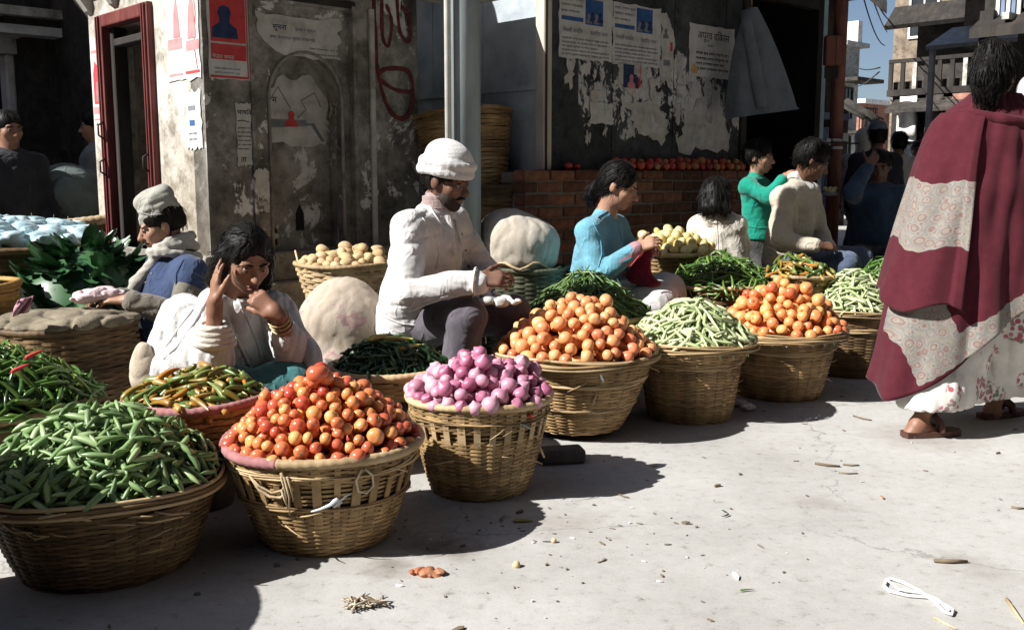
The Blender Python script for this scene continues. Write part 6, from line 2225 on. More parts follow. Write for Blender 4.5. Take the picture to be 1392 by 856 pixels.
def _shawlend(s):
    J = p2.J
    s.cap(J['sb'] + Vector((.03, 0, .0)), J['eb'] + Vector((.06, .0, -.02)), .06, .055, .03, flat=((1, .3, .2), .6))
    s.cap(J['eb'] + Vector((.06, 0, -.02)), J['eb'] + Vector((.09, -.05, -.13)), .055, .045, .03, flat=((1, .3, .2), .6))


p2.garment('shawl_end', W_SHAWLG, [J['sb'], J['eb']], .24, _shawlend, folds=[(Waves(43, 7, 7, (1.8, 1.2, .4)), .0033, True)])


def _skirt2(s):
    J = p2.J
    s.cap(J['ha'], J['hb'], .13, .13, .05)
    legs(s, J, 'a', .12, .10, .12)
    legs(s, J, 'b', .12, .10, .12)
    s.cap(J['ka'], J['kb'], .09, .09, .06)
    s.cap(J['ka'] + Vector((.05, 0, -.15)), J['kb'] + Vector((0, 0, -.15)), .10, .10, .06)


p2.garment('skirt', W_TEAL, [J[k] for k in ('ha', 'hb', 'ka', 'kb', 'aa', 'ab')], .2, _skirt2, h=.008, folds=[(Waves(45, 5, 7, (1.6, 1.3, .4)), .0044, True)])
mb = MB()
for k in range(3):
    c = J['wb'].lerp(J['eb'], .16 + .09 * k)
    ax = (J['eb'] - J['wb']).normalized()
    a1 = ax.orthogonal().normalized(); a2 = ax.cross(a1)
    mb.tube([c - p2.o + (a1 * math.cos(t) + a2 * math.sin(t)) * .037 for t in np.linspace(0, 2 * PI, 21)[:-1]], .0045, 6, closed=True)
o = p2.add('bangles', mb.mesh('bangles', mat('brass_bangle', [(.3, (.35, .24, .12)), (.7, (.5, .38, .2))], 9, 4, .35, metal=.5)))
mb = MB()
c = J['wa'].lerp(J['ea'], .30)
ax = (J['ea'] - J['wa']).normalized(); a1 = ax.orthogonal().normalized(); a2 = ax.cross(a1)
for k in range(4):
    mb.tube([c - p2.o + ax * (.02 + k * .018) + (a1 * math.cos(t) + a2 * math.sin(t)) * (.048 + .006 * k) for t in np.linspace(0, 2 * PI, 21)[:-1]], .014, 6, closed=True)
p2.add('sleeve_cuff', mb.mesh('sleeve_cuff', W_CREAM))

# ------------------------------------------------------------------ man in the cap, dozing against the shrine
J = dict(head=PP(219, 306, 4.72), neck=PP(243, 348, 4.76), sa=PP(262, 372, 4.60), sb=PP(222, 360, 4.92), ea=PP(246, 430, 4.52), wa=PP(176, 408, 4.46), eb=PP(190, 412, 4.88), wb=PP(165, 404, 4.64),
         pelvis=PP(210, 444, 4.82), ha=PP(206, 450, 4.74), ka=PP(135, 456, 4.78), aa=PP(150, 560, 4.82), hb=PP(204, 446, 4.92), kb=PP(130, 446, 4.95), ab=PP(145, 548, 4.98))
p1 = Person('man in a pale brimless cap, scarf and navy vest, sitting against the shrine', J, (-.86, -.36, -.32), sc=1.0, skin=SKIN_L, h=.006)
p1.body(hands=[(J['wa'], (-1, .12, .05), (.1, .2, -1), -1, (.3, .35, .35, .4, .4)), (J['wb'], (-.9, -.2, .0), (0, 0, -1), 1, (.3, .4, .4, .4, .4))], feet=[(J['aa'], (-1, 0, 0)), (J['ab'], (-1, 0, 0))])
p1.face(stache=True)
p1.hair(low=-.04, strands=90)


def _vest(s):
    torso(s, p1.J, .132, w=.015)
    for q in 'ab':
        a, e = p1.J['s' + q], p1.J['e' + q]
        s.cap(a, a.lerp(e, .12), .070, .072, .03)
    s.cut(p1.J['pelvis'] + Vector((0, 0, -.03)), (0, 0, -1), .01)


p1.garment('vest', W_NAVY, [p1.J[k] for k in ('sa', 'sb', 'pelvis', 'neck')], .24, _vest, folds=[(Waves(51, 4, 7, (.6, .8, 1.6)), .0028, True)])


def _shirt1(s):
    sleeve(s, p1.J, 'a', .064, .066, .050, end=.93)
    sleeve(s, p1.J, 'b', .072, .068, .050, end=.92)


p1.garment('shirt_sleeves', W_OLIVE, [p1.J[k] for k in ('sa', 'sb', 'ea', 'eb', 'wa', 'wb')], .14, _shirt1, folds=[(Waves(53, 7, 7, (1, 1, .7)), .0044, True)])


def _tr1(s):
    J = p1.J
    s.cap(J['ha'], J['hb'], .12, .12, .04); legs(s, J, 'a', .105, .085, .06); legs(s, J, 'b', .105, .085, .06)


p1.garment('trousers', W_BLACK, [p1.J[k] for k in ('ha', 'hb', 'ka', 'kb', 'aa', 'ab')], .15, _tr1, h=.009, folds=[(Waves(55, 5, 7), .0033, True)])


def _scarf(s):
    nb = p1.J['neck'] + Vector((-.02, 0, .03))
    for w in range(3):
        for k in range(20):
            a, b = 2 * PI * k / 20, 2 * PI * (k + 1) / 20
            r_ = .083 + .012 * w
            s.cap(nb + Vector((r_ * math.cos(a), r_ * math.sin(a), .045 - .035 * w + .022 * math.cos(a + w))), nb + Vector((r_ * math.cos(b), r_ * math.sin(b), .045 - .035 * w + .022 * math.cos(b + w))), .022, .022, .006)
    s.cap(nb + Vector((-.07, -.06, -.04)), nb + Vector((-.16, -.07, -.15)), .028, .03, .02)
    s.cap(nb + Vector((-.16, -.07, -.15)), nb + Vector((-.20, -.06, -.23)), .03, .026, .02)


p1.garment('scarf', W_SCARF, [p1.J['neck'], p1.J['neck'] + Vector((-.2, -.05, -.22))], .16, _scarf, h=.006, folds=[(Waves(57, 16, 8, (1, 1, 2)), .0015)])


def _topi(s):
    hp = p1.hp
    for z, rx, ry, yo in ((.035, .080, .100, -.012), (.06, .082, .100, -.014), (.09, .082, .096, -.018), (.12, .078, .088, -.022), (.142, .066, .076, -.026)):
        s.ell(hp(0, yo, z), (rx, ry, .03), p1.M, .02)
    s.cap(hp(0, .05, .130), hp(0, -.07, .148), .028, .03, .03)                # raised crease of the crown
    s.ell(hp(0, -.01, -.01), (.073, .093, .055), p1.M, .004, 's')


p1.garment('cap', W_TOPI, [p1.hp(0, 0, .06)], .19, _topi, h=.005, folds=[(Waves(59, 12, 6), .0015)])
# cloth bundle in his lap
s = sdf_for([PP(140, 398, 4.50)], .2, .009)
s.ell(PP(143, 399, 4.50), (.085, .07, .03), None, .02).ell(PP(122, 402, 4.46), (.06, .05, .022), None, .03).ell(PP(108, 405, 4.44), (.04, .04, .018), None, .03).folds(Waves(61, 10, 7), .012, True)
o = link('cloth', s.mesh('cloth', cloth_mat('pale_pink_cloth', (.58, .45, .46), var=.2), PP(143, 397, 4.50))); o.location = PP(143, 397, 4.50)
tag(o, 'crumpled pale pink cloth under the capped man\'s hands', 'cloth')

# ------------------------------------------------------------------ knitting girl
J = dict(head=PP(842, 253, 5.20), neck=PP(823, 292, 5.25), sa=PP(800, 314, 5.08), sb=PP(838, 308, 5.42), ea=PP(812, 376, 5.00), wa=PP(866, 338, 4.98), eb=PP(866, 362, 5.42), wb=PP(880, 344, 5.16),
         pelvis=PP(806, 404, 5.30), ha=PP(806, 410, 5.22), ka=PP(892, 412, 5.10), aa=PP(900, 455, 5.20), hb=PP(815, 408, 5.40), kb=PP(905, 398, 5.42), ab=PP(905, 440, 5.30))
p4 = Person('girl in a sky-blue cardigan with dark plaited hair, knitting', J, (.84, -.30, -.38), sc=.93, skin=SKIN_L, h=.0062, hsc=.97)
p4.body(hands=[(J['wa'], (.75, -.1, .35), (.3, .6, -.5), 1, (.5, .6, .6, .6, .6)), (J['wb'], (.3, -.75, .3), (-.4, .2, -.7), -1, (.5, .6, .6, .6, .6))], feet=[(J['aa'], (1, 0, 0)), (J['ab'], (1, 0, 0))])
p4.face(lips=LIP)
p4.hair(extra=[((0, -.08, -.02), (-.02, -.115, -.07), .045, .04), ((-.02, -.115, -.07), (-.02, -.125, -.11), .034, .028), ((-.02, -.125, -.11), (-.02, -.11, -.15), .032, .02)], low=-.07, top=.012, line=.01, swept=True)


def _card(s):
    J = p4.J
    torso(s, J, .112, w=.01)
    sleeve(s, J, 'a', .058, .060, .042, end=.90); sleeve(s, J, 'b', .056, .058, .042, end=.90)
    s.cap(p4.J['neck'] + Vector((.07, -.03, .03)), p4.J['pelvis'] + Vector((.17, -.04, .3)), .032, .016, .012, 's')
    s.cut(p4.J['pelvis'] + Vector((0, 0, -.04)), (0, 0, -1), .01)


p4.garment('cardigan', W_BLUE, [J[k] for k in ('sa', 'sb', 'ea', 'eb', 'wa', 'wb', 'pelvis', 'neck')], .2, _card, folds=[(Waves(71, 5, 7, (.7, .8, 1.6)), .0033, True)])
p4.garment('blouse', cloth_mat('faded_rose_blouse', (.36, .2, .23), var=.2), [J[k] for k in ('sa', 'sb', 'pelvis', 'neck')], .2, lambda s: (torso(s, p4.J, .093), sleeve(s, p4.J, 'a', .05, .05, .042, end=.97), None)[-1], h=.008)


def _skirt4(s):
    J = p4.J
    s.cap(J['ha'], J['hb'], .13, .13, .05)
    s.cap(J['ha'], J['ka'], .13, .10, .05); s.cap(J['hb'], J['kb'], .13, .10, .05)
    s.cap(J['ka'], J['kb'], .10, .09, .06)
    s.cap(J['ka'], J['aa'], .10, .09, .05); s.cap(J['kb'], J['ab'], .09, .09, .05)


p4.garment('skirt', W_WHITE, [J[k] for k in ('ha', 'hb', 'ka', 'kb', 'aa', 'ab')], .16, _skirt4, h=.008, folds=[(Waves(75, 6, 7, (.5, 1.5, 1.0)), .0044, True)])
mb = MB()
mb.tube([J['ka'] - p4.o + Vector((.085 + .03 * math.sin(t * 3), .1 - .33 * t + .05, .045 - .16 * t * t)) for t in np.linspace(0, 1, 9)], [.02, .026, .03, .03, .03, .03, .028, .026, .02], 8, flat=.5)
p4.add('skirt_hem', mb.mesh('skirt_hem', W_LAV))
# the knitting: needles and a crimson piece
kn = thing('knitting', 'crimson knitting with long red needles in the girl\'s hands', 'knitting', PP(880, 350, 5.02))
ko = Vector(kn.location)
s = sdf_for([PP(870, 365, 5.05)], .2, .008)
s.cap(PP(878, 338, 5.02), PP(868, 372, 5.06), .035, .06, .03, flat=((.3, 1, 0), .4)).cap(PP(868, 372, 5.06), PP(888, 385, 5.04), .05, .04, .03, flat=((0, .5, 1), .5)).folds(Waves(77, 12, 8), .0044, True)
link('knitted_piece', s.mesh('knitted_piece', W_MAROON, ko), kn)
for (a, b_) in ((PP(890, 322, 4.98), PP(857, 362, 4.93)), (PP(892, 330, 5.0), PP(866, 350, 5.06))):
    mb = MB(); mb.tube([a - ko, b_ - ko], [.004, .003], 6); mb.build('needle', INK_RED, kn)

# ------------------------------------------------------------------ child with bobbed hair, seen from behind
J = dict(head=PP(973, 268, 6.20), neck=PP(975, 292, 6.22), sa=PP(948, 306, 6.26), sb=PP(1002, 306, 6.16), ea=PP(942, 332, 6.32), wa=PP(958, 345, 6.48), eb=PP(1008, 334, 6.22), wb=PP(996, 345, 6.40), pelvis=PP(977, 362, 6.25),
         ka=PP(950, 372, 6.52), aa=PP(955, 420, 6.45), kb=PP(1000, 372, 6.5), ab=PP(995, 420, 6.42))
p5 = Person('child with black bobbed hair in a cream jacket, seen from behind', J, (.25, .93, -.25), sc=.72, skin=SKIN_L, h=.008, hsc=.92)
p5.body(hands=[(J['wa'], (.2, .9, 0), (0, 0, -1), 1, .4), (J['wb'], (-.2, .9, 0), (0, 0, -1), -1, .4)], feet=[(J['aa'], (0, 1, 0)), (J['ab'], (0, 1, 0))])
p5.face(brow=False)
p5.hair(extra=[((-.055, -.05, .0), (-.062, -.06, -.085), .052, .045), ((.055, -.05, .0), (.062, -.06, -.085), .052, .045), ((0, -.07, .0), (0, -.085, -.085), .055, .05)], low=-.12, top=.02)


def _coat5(s):
    J = p5.J
    torso(s, J, .105, w=.02)
    sleeve(s, J, 'a', .052, .054, .042); sleeve(s, J, 'b', .052, .054, .042)
    s.cap(J['neck'] + Vector((-.06, -.03, -.02)), J['neck'] + Vector((.07, -.03, -.03)), .045, .045, .03)
    s.cap(J['neck'] + Vector((-.06, -.05, -.05)), J['neck'] + Vector((.06, -.05, -.06)), .035, .045, .02)


p5.garment('hooded_jacket', W_CREAM, [J[k] for k in ('sa', 'sb', 'ea', 'eb', 'wa', 'wb', 'pelvis', 'neck')], .18, _coat5, folds=[(Waves(81, 5.5, 7, (1.2, 1, .8)), .0044, True)])
p5.garment('trousers', W_BLACK, [J[k] for k in ('pelvis', 'ka', 'kb', 'aa', 'ab')], .14, lambda s: (s.cap(p5.J['pelvis'], p5.J['pelvis'] + Vector((.01, 0, 0)), .12, .12), legs(s, p5.J, 'a', .085, .07, .05), legs(s, p5.J, 'b', .085, .07, .05)), h=.012)

# ------------------------------------------------------------------ boy in the green sweater
J = dict(head=PP(1032, 214, 6.70), neck=PP(1026, 240, 6.72), sa=PP(1016, 253, 6.60), sb=PP(1034, 251, 6.84), ea=PP(1044, 268, 6.48), wa=PP(1065, 242, 6.46), eb=PP(1056, 262, 6.84), wb=PP(1072, 244, 6.66), pelvis=PP(1036, 324, 6.72),
         ha=PP(1030, 328, 6.66), ka=PP(1034, 375, 6.62), aa=PP(1032, 436, 6.66), hb=PP(1044, 328, 6.80), kb=PP(1050, 375, 6.78), ab=PP(1048, 434, 6.82))
p6 = Person('small boy in an emerald green sweater with his hand on a man\'s shoulder', J, (.80, -.48, -.08), sc=.74, skin=SKIN_L, h=.0072, hsc=.9)
p6.body(hands=[(J['wa'], (.7, .2, .5), (.4, .3, -.6), 1, .35), (J['wb'], (.8, -.1, .3), (.2, .2, -.8), -1, .35)], feet=[(J['aa'], (.9, -.3, 0)), (J['ab'], (.9, -.2, 0))])
p6.face(lips=LIP)
p6.hair(low=-.035, top=.018, line=-.012)
p6.garment('sweater', W_GREEN, [J[k] for k in ('sa', 'sb', 'ea', 'eb', 'wa', 'wb', 'pelvis', 'neck')], .18, lambda s: (torso(s, p6.J, .095), sleeve(s, p6.J, 'a', .048, .047, .036, end=.9), sleeve(s, p6.J, 'b', .046, .046, .036, end=.9), s.cut(p6.J['pelvis'] + Vector((0, 0, -.0)), (0, 0, -1), .008)), folds=[(Waves(85, 6, 7, (.7, 1, 1.6)), .0028, True)])
p6.garment('trousers', W_CAMO, [J[k] for k in ('pelvis', 'ka', 'kb', 'aa', 'ab')], .14, lambda s: (s.cap(p6.J['ha'], p6.J['hb'], .09, .09, .04), legs(s, p6.J, 'a', .075, .062, .05), legs(s, p6.J, 'b', .075, .062, .05)), h=.009, folds=[(Waves(86, 6, 7), .0028, True)])

# ------------------------------------------------------------------ man in the beige sweater
J = dict(head=PP(1105, 218, 6.28), neck=PP(1088, 249, 6.34), sa=PP(1064, 268, 6.16), sb=PP(1100, 264, 6.52), ea=PP(1064, 328, 6.06), wa=PP(1112, 334, 5.98), eb=PP(1116, 322, 6.50), wb=PP(1128, 336, 6.22), pelvis=PP(1070, 350, 6.40),
         ha=PP(1070, 355, 6.30), ka=PP(1150, 360, 6.06), aa=PP(1178, 402, 6.28), hb=PP(1085, 352, 6.50), kb=PP(1168, 352, 6.50), ab=PP(1182, 398, 6.60))
p7 = Person('dark-haired man in a beige sweater and blue trousers, hands clasped on his knee', J, (.84, -.16, -.46), sc=.98, skin=SKIN_D, h=.007)
p7.body(hands=[(J['wa'], (.92, .15, -.05), (0, .5, -.8), 1, .5), (J['wb'], (.3, -.8, -.1), (-.3, 0, -.9), -1, .5)], feet=[(J['aa'], (1, 0, 0)), (J['ab'], (1, 0, 0))])
p7.face()
p7.hair(low=-.05, top=.02)


def _sweat7(s):
    J = p7.J
    torso(s, J, .122, w=.01)
    sleeve(s, J, 'a', .064, .062, .046, end=.9); sleeve(s, J, 'b', .064, .062, .046, end=.9)
    s.cut(J['pelvis'] + Vector((0, 0, -.06)), (0, 0, -1), .01)


p7.garment('sweater', W_BEIGE, [J[k] for k in ('sa', 'sb', 'ea', 'eb', 'wa', 'wb', 'pelvis', 'neck')], .2, _sweat7, folds=[(Waves(91, 4, 6, (.6, .9, 2.0)), .0035, True), (Waves(92, 3, 6), .004)])
p7.garment('shirt_collar', W_WHITE, [J['neck']], .16, lambda s: (s.cap(p7.J['neck'] + Vector((-.03, -.05, .05)), p7.J['neck'] + Vector((.06, -.055, -.02)), .03, .024, .01, flat=((.3, -1, .3), .5)), s.cap(p7.J['neck'] + Vector((-.055, -.03, .05)), p7.J['neck'] + Vector((-.05, .05, .04)), .022, .022, .01)), h=.006)
p7.garment('trousers', W_DENIM, [J[k] for k in ('ha', 'hb', 'ka', 'kb', 'aa', 'ab')], .16, lambda s: (s.cap(p7.J['ha'], p7.J['hb'], .12, .12, .04), legs(s, p7.J, 'a', .105, .082, .065), legs(s, p7.J, 'b', .105, .082, .065)), h=.009, folds=[(Waves(93, 5, 7), .0033, True)])

# ------------------------------------------------------------------ seams, edges, pockets and buttons
g = p3.g['jacket']
for pts, r in (([(618, 300), (626, 328), (634, 356), (638, 374)], .0035), ([(576, 268), (590, 290), (604, 312), (620, 336)], .005), ([(566, 278), (578, 269), (594, 266)], .006), ([(574, 296), (590, 318), (597, 345), (592, 370)], .003), ([(523, 430), (545, 440), (575, 443), (600, 438)], .004), ([(560, 420), (600, 404), (640, 396)], .0025)):
    seam(p3, g, pts, r, W_WHITE)
seam(p3, g, [(628, 342), (649, 348), (647, 367), (630, 363)], .0026, STITCH, 'pocket', True)
seam(p3, g, [(628, 344), (649, 350)], .0036, W_WHITE, 'pocket_welt')
for (x, y) in ((628, 318), (633, 340), (637, 362)): button(p3, g, x, y, .006, BTN)
g = p2.g['shawl']
for pts, r in (([(284, 404), (264, 438), (242, 470), (218, 492)], .006), ([(300, 412), (316, 446), (330, 478), (340, 500)], .006), ([(322, 404), (338, 436), (350, 466), (356, 490)], .006), ([(262, 420), (240, 450), (222, 476)], .004), ([(350, 420), (366, 450), (372, 476)], .005), ([(222, 500), (250, 512), (276, 508)], .006), ([(276, 440), (262, 470), (246, 500)], .004)):
    seam(p2, g, pts, r, W_WHITE, 'shawl_edge')
g = p4.g['cardigan']
for pts, r in (([(832, 284), (840, 306), (846, 330), (850, 352)], .004), ([(772, 384), (795, 392), (822, 396)], .004), ([(806, 302), (816, 322), (818, 345), (812, 368)], .0028), ([(812, 296), (824, 288), (832, 283)], .005)):
    seam(p4, g, pts, r, W_BLUE)
g = p1.g['vest']
for pts, r in (([(250, 352), (240, 372), (240, 396), (252, 412)], .005), ([(218, 352), (204, 366), (186, 388)], .004), ([(176, 398), (196, 408), (230, 412)], .004)):
    seam(p1, g, pts, r, W_NAVY)
for (x, y) in ((206, 372), (198, 384), (188, 396)): button(p1, g, x, y, .006, BTN)
g = p7.g['sweater']
for pts, r in (([(1078, 262), (1088, 285), (1086, 312)], .003), ([(1044, 336), (1062, 346), (1084, 348)], .006), ([(1048, 330), (1066, 340), (1086, 342)], .004), ([(1108, 322), (1112, 344)], .004)):
    seam(p7, g, pts, r, W_BEIGE)
g = p6.g['sweater']
for pts, r in (([(1012, 306), (1030, 310), (1050, 309)], .004), ([(1018, 238), (1030, 244), (1040, 242)], .004), ([(1026, 250), (1034, 264), (1032, 280)], .0025)):
    seam(p6, g, pts, r, W_GREEN)
seam(p1, p1.g['cap'], [(188, 288), (205, 293), (225, 290), (242, 280)], .003, STITCH)
seam(p1, p1.g['cap'], [(190, 262), (205, 252), (225, 250)], .003, STITCH)
g = p5.g['hooded_jacket']
seam(p5, g, [(950, 296), (972, 304), (998, 297)], .006, W_CREAM, 'hood_edge')
seam(p5, g, [(974, 300), (976, 325), (976, 350)], .0025, W_CREAM)
# =================================================================== the walking woman in the maroon shawl
def shawl_material():
    """maroon wool; a pale paisley band follows the cloth's edges (stored per corner of the cloth)"""
    m, nt, b = _new('maroon_shawl')
    a = nt.nodes.new('ShaderNodeAttribute'); a.attribute_name = 'band'
    uv = nt.nodes.new('ShaderNodeAttribute'); uv.attribute_name = 'cloth_uv'
    n = _noise(nt, 30, 5, .6)
    base = _ramp(nt, n.outputs[0], [(.3, (.060, .010, .0165)), (.5, (.067, .0115, .018)), (.7, (.076, .014, .021))]).outputs[0]
    # paisley: rings and dots
    wn_ = nt.nodes.new('ShaderNodeTexNoise'); wn_.inputs['Scale'].default_value = 14; wn_.inputs['Detail'].default_value = 3
    nt.links.new(uv.outputs['Vector'], wn_.inputs['Vector'])
    wv_ = nt.nodes.new('ShaderNodeVectorMath'); wv_.operation = 'MULTIPLY_ADD'; wv_.inputs[1].default_value = (.022,) * 3
    nt.links.new(wn_.outputs['Color'], wv_.inputs[0]); nt.links.new(uv.outputs['Vector'], wv_.inputs[2])
    v = nt.nodes.new('ShaderNodeTexVoronoi'); v.inputs['Scale'].default_value = 23
    v.inputs['Randomness'].default_value = .7
    nt.links.new(wv_.outputs[0], v.inputs['Vector'])
    v2 = nt.nodes.new('ShaderNodeTexVoronoi'); v2.inputs['Scale'].default_value = 46
    nt.links.new(uv.outputs['Vector'], v2.inputs['Vector'])
    ring = _ramp(nt, v.outputs['Distance'], [(.0, (.20, .11, .105)), (.12, (.25, .225, .195)), (.24, (.23, .205, .18)), (.30, (.185, .115, .11)), (.37, (.225, .185, .165)), (.44, (.25, .23, .20)), (.54, (.175, .175, .175)), (.62, (.24, .22, .19))]).outputs[0]
    dots = _ramp(nt, v2.outputs['Distance'], [(.1, (.62, .50, .48)), (.3, (1, 1, 1)), (.6, (.82, .80, .78))]).outputs[0]
    pais = _mix(nt, .8, ring, dots, 'MULTIPLY')
    jag = nt.nodes.new('ShaderNodeTexNoise'); jag.inputs['Scale'].default_value = 60
    nt.links.new(uv.outputs['Vector'], jag.inputs['Vector'])
    tri = nt.nodes.new('ShaderNodeTexWave'); tri.wave_type = 'BANDS'; tri.bands_direction = 'DIAGONAL'; tri.wave_profile = 'TRI'; tri.inputs['Scale'].default_value = 14
    nt.links.new(uv.outputs['Vector'], tri.inputs['Vector'])
    f = _math(nt, 'GREATER_THAN', _math(nt, 'ADD', a.outputs['Fac'], _math(nt, 'MULTIPLY', _math(nt, 'SUBTRACT', tri.outputs['Fac'], .5), .005)), 0.0)
    col = _mix(nt, f, base, pais)
    nt.links.new(col, b.inputs['Base Color'])
    b.inputs['Roughness'].default_value = .92
    b.inputs['Specular IOR Level'].default_value = .12
    b.inputs['Sheen Weight'].default_value = .06
    n2 = _noise(nt, 220, 3, .6)
    _bump(nt, b, n2.outputs[0], .25, .002)
    return m


SHAWL = shawl_material()
flower = None


def flower_cotton():
    m, nt, b = _new('flowered_cotton')
    tc = nt.nodes.new('ShaderNodeTexCoord')
    v = nt.nodes.new('ShaderNodeTexVoronoi'); v.inputs['Scale'].default_value = 7; v.inputs['Randomness'].default_value = .8
    nt.links.new(tc.outputs['Object'], v.inputs['Vector'])
    v2 = nt.nodes.new('ShaderNodeTexVoronoi'); v2.inputs['Scale'].default_value = 42
    nt.links.new(tc.outputs['Object'], v2.inputs['Vector'])
    near = _ramp(nt, v.outputs['Distance'], [(.44, (1, 1, 1)), (.5, (0, 0, 0))]).outputs[0]
    pet = _ramp(nt, v2.outputs['Distance'], [(.46, (1, 1, 1)), (.52, (0, 0, 0))]).outputs[0]
    hue = _ramp(nt, v2.outputs['Color'], [(.3, (.36, .10, .13)), (.55, (.44, .22, .24)), (.75, (.18, .19, .16))]).outputs[0]
    f = _math(nt, 'MULTIPLY', near, pet)
    n = _noise(nt, 12, 5, .6)
    base = _ramp(nt, n.outputs[0], [(.3, (.52, .49, .45)), (.6, (.66, .64, .60))]).outputs[0]
    nt.links.new(_mix(nt, f, base, hue), b.inputs['Base Color'])
    b.inputs['Roughness'].default_value = .9
    b.inputs['Specular IOR Level'].default_value = .12
    return m


FLOWER = flower_cotton()
AX = at(1338, 300, 4.28)                     # body axis
AXv = Vector((AX.x, AX.y, 0))
J = dict(head=PP(1352, 104, 4.25), neck=PP(1346, 150, 4.24), sa=PP(1302, 186, 4.26), sb=PP(1392, 186, 4.32), ea=PP(1292, 270, 4.28), wa=PP(1330, 290, 4.44), eb=PP(1418, 270, 4.32), wb=PP(1370, 285, 4.48), pelvis=PP(1340, 330, 4.26),
         ha=PP(1315, 340, 4.24), ka=PP(1300, 455, 4.26), aa=PP(1248, 578, 4.12), hb=PP(1368, 340, 4.28), kb=PP(1380, 450, 4.34), ab=PP(1348, 560, 4.45))
p12 = Person('woman walking away in a maroon shawl with pale patterned border and flowered skirt', J, (.62, .74, -.10), sc=.98, skin=SKIN, h=.0065)
p12.body(hands=[], feet=[(J['aa'], (.92, .2, -.10)), (J['ab'], (.9, .4, 0))])
p12.face(eyes=False, brow=False)
p12.hair(extra=[((0, -.08, .02), (0, -.12, -.02), .06, .055), ((0, -.06, -.03), (0, -.09, -.075), .065, .055), ((0, -.03, .06), (0, -.06, .1), .07, .05)], low=-.115, top=.018, strands=1100)
p12.garment('blouse_collar', W_CREAM, [J['neck']], .16, lambda s: [s.cap(p12.J['neck'] + Vector((.06 * math.cos(a), .06 * math.sin(a), -.005 + .01 * math.sin(a))), p12.J['neck'] + Vector((.06 * math.cos(a + .4), .06 * math.sin(a + .4), -.005 + .01 * math.sin(a + .4))), .02, .02, .008) for a in np.arange(0, 6.3, .4)], h=.006)


def shawl_r(th, z):
    """half-widths of the draped shawl at height z"""
    zs = [0.0, .12, .3, .5, .75, 1.0, 1.15, 1.25, 1.32, 1.37, 1.41, 1.45]
    a = [.40, .395, .375, .355, .33, .30, .28, .255, .225, .18, .12, .078]
    b_ = [.27, .27, .26, .25, .235, .21, .195, .175, .15, .12, .09, .070]
    A = np.interp(z, zs, a); B = np.interp(z, zs, b_)
    r = 1 / math.sqrt((math.cos(th) / A) ** 2 + (math.sin(th) / B) ** 2)
    low = max(0.0, (1.2 - z) / 1.2)
    r += .07 * low * math.exp(-((th - math.radians(205)) / .45) ** 2)                       # corner swinging out
    r += low * (.017 * math.sin(7 * th + 2 * z) + .011 * math.sin(13 * th - 3 * z) + .006 * math.sin(23 * th + z)) + .005 * math.sin(9 * th + 8 * z) + .003 * math.sin(17 * th - 9 * z)
    return r


def shawl_pt(th, z, off=0.0):
    r = shawl_r(th, z) + off
    lean = .05 * (1.2 - z)
    return Vector((AXv.x - lean + r * math.cos(th), AXv.y + r * math.sin(th), z))


def cloth_coords(P):
    """cloth's own coordinates in metres from its hanging corner: s from the side edge, t from the bottom edge"""
    C0 = at(1212, 556, 4.05)
    dx, dz = P.x - C0.x, P.z - C0.z
    s_ = dx * .92 + dz * .39
    t_ = -dx * .54 + dz * .84
    return s_, t_, dx, dz


def hem_z(th):
    """height of the lower edge round the body"""
    d = math.degrees(th) % 360
    return float(np.interp(d, [0, 60, 120, 165, 185, 205, 222, 245, 270, 300, 330, 360], [.55, .45, .30, .24, .20, .155, .22, .34, .46, .56, .60, .55]))


NT, NZ = 150, 70
verts, faces, band, uvs = [], [], [], []
for i in range(NT):
    th = 2 * PI * i / NT
    z0, z1 = hem_z(th), 1.435
    for j in range(NZ + 1):
        z = z0 + (z1 - z0) * (j / NZ)
        P = shawl_pt(th, z)
        s_, t_, dx, dz = cloth_coords(P)
        P = P + Vector((math.cos(th), math.sin(th), 0)) * (.006 * math.sin(26 * t_ + 9 * s_) * max(0, 1 - abs(z - 1.1) * 2.2))
        verts.append(P - p12.o)
        # the bands run parallel to the cloth's edges
        edge_t = z - z0
        in_b = max(min(t_ - .022, .13 - t_, s_ - .14), min(s_ - .14, .36 - s_, t_ - .022, .66 - z))
        dg_ = math.degrees(th)
        band.append(min(in_b, (dg_ - 185) * .01, (350 - dg_) * .01))
        uvs.append((s_, t_, .3))
for i in range(NT):
    i2 = (i + 1) % NT
    for j in range(NZ):
        faces.append((i * (NZ + 1) + j, i2 * (NZ + 1) + j, i2 * (NZ + 1) + j + 1, i * (NZ + 1) + j + 1))


def cloth_obj(name, verts, faces, band, uvs, parent, m=SHAWL, th=.006):
    me = new_mesh(name, verts, faces, m)
    a = me.attributes.new('band', 'FLOAT', 'POINT'); a.data.foreach_set('value', band)
    a = me.attributes.new('cloth_uv', 'FLOAT_VECTOR', 'POINT'); a.data.foreach_set('vector', [c for u in uvs for c in u])
    o = link(name, me, parent)
    solidify(o, th, 1)
    return o


sh = cloth_obj('shawl', verts, faces, band, uvs, p12.root)
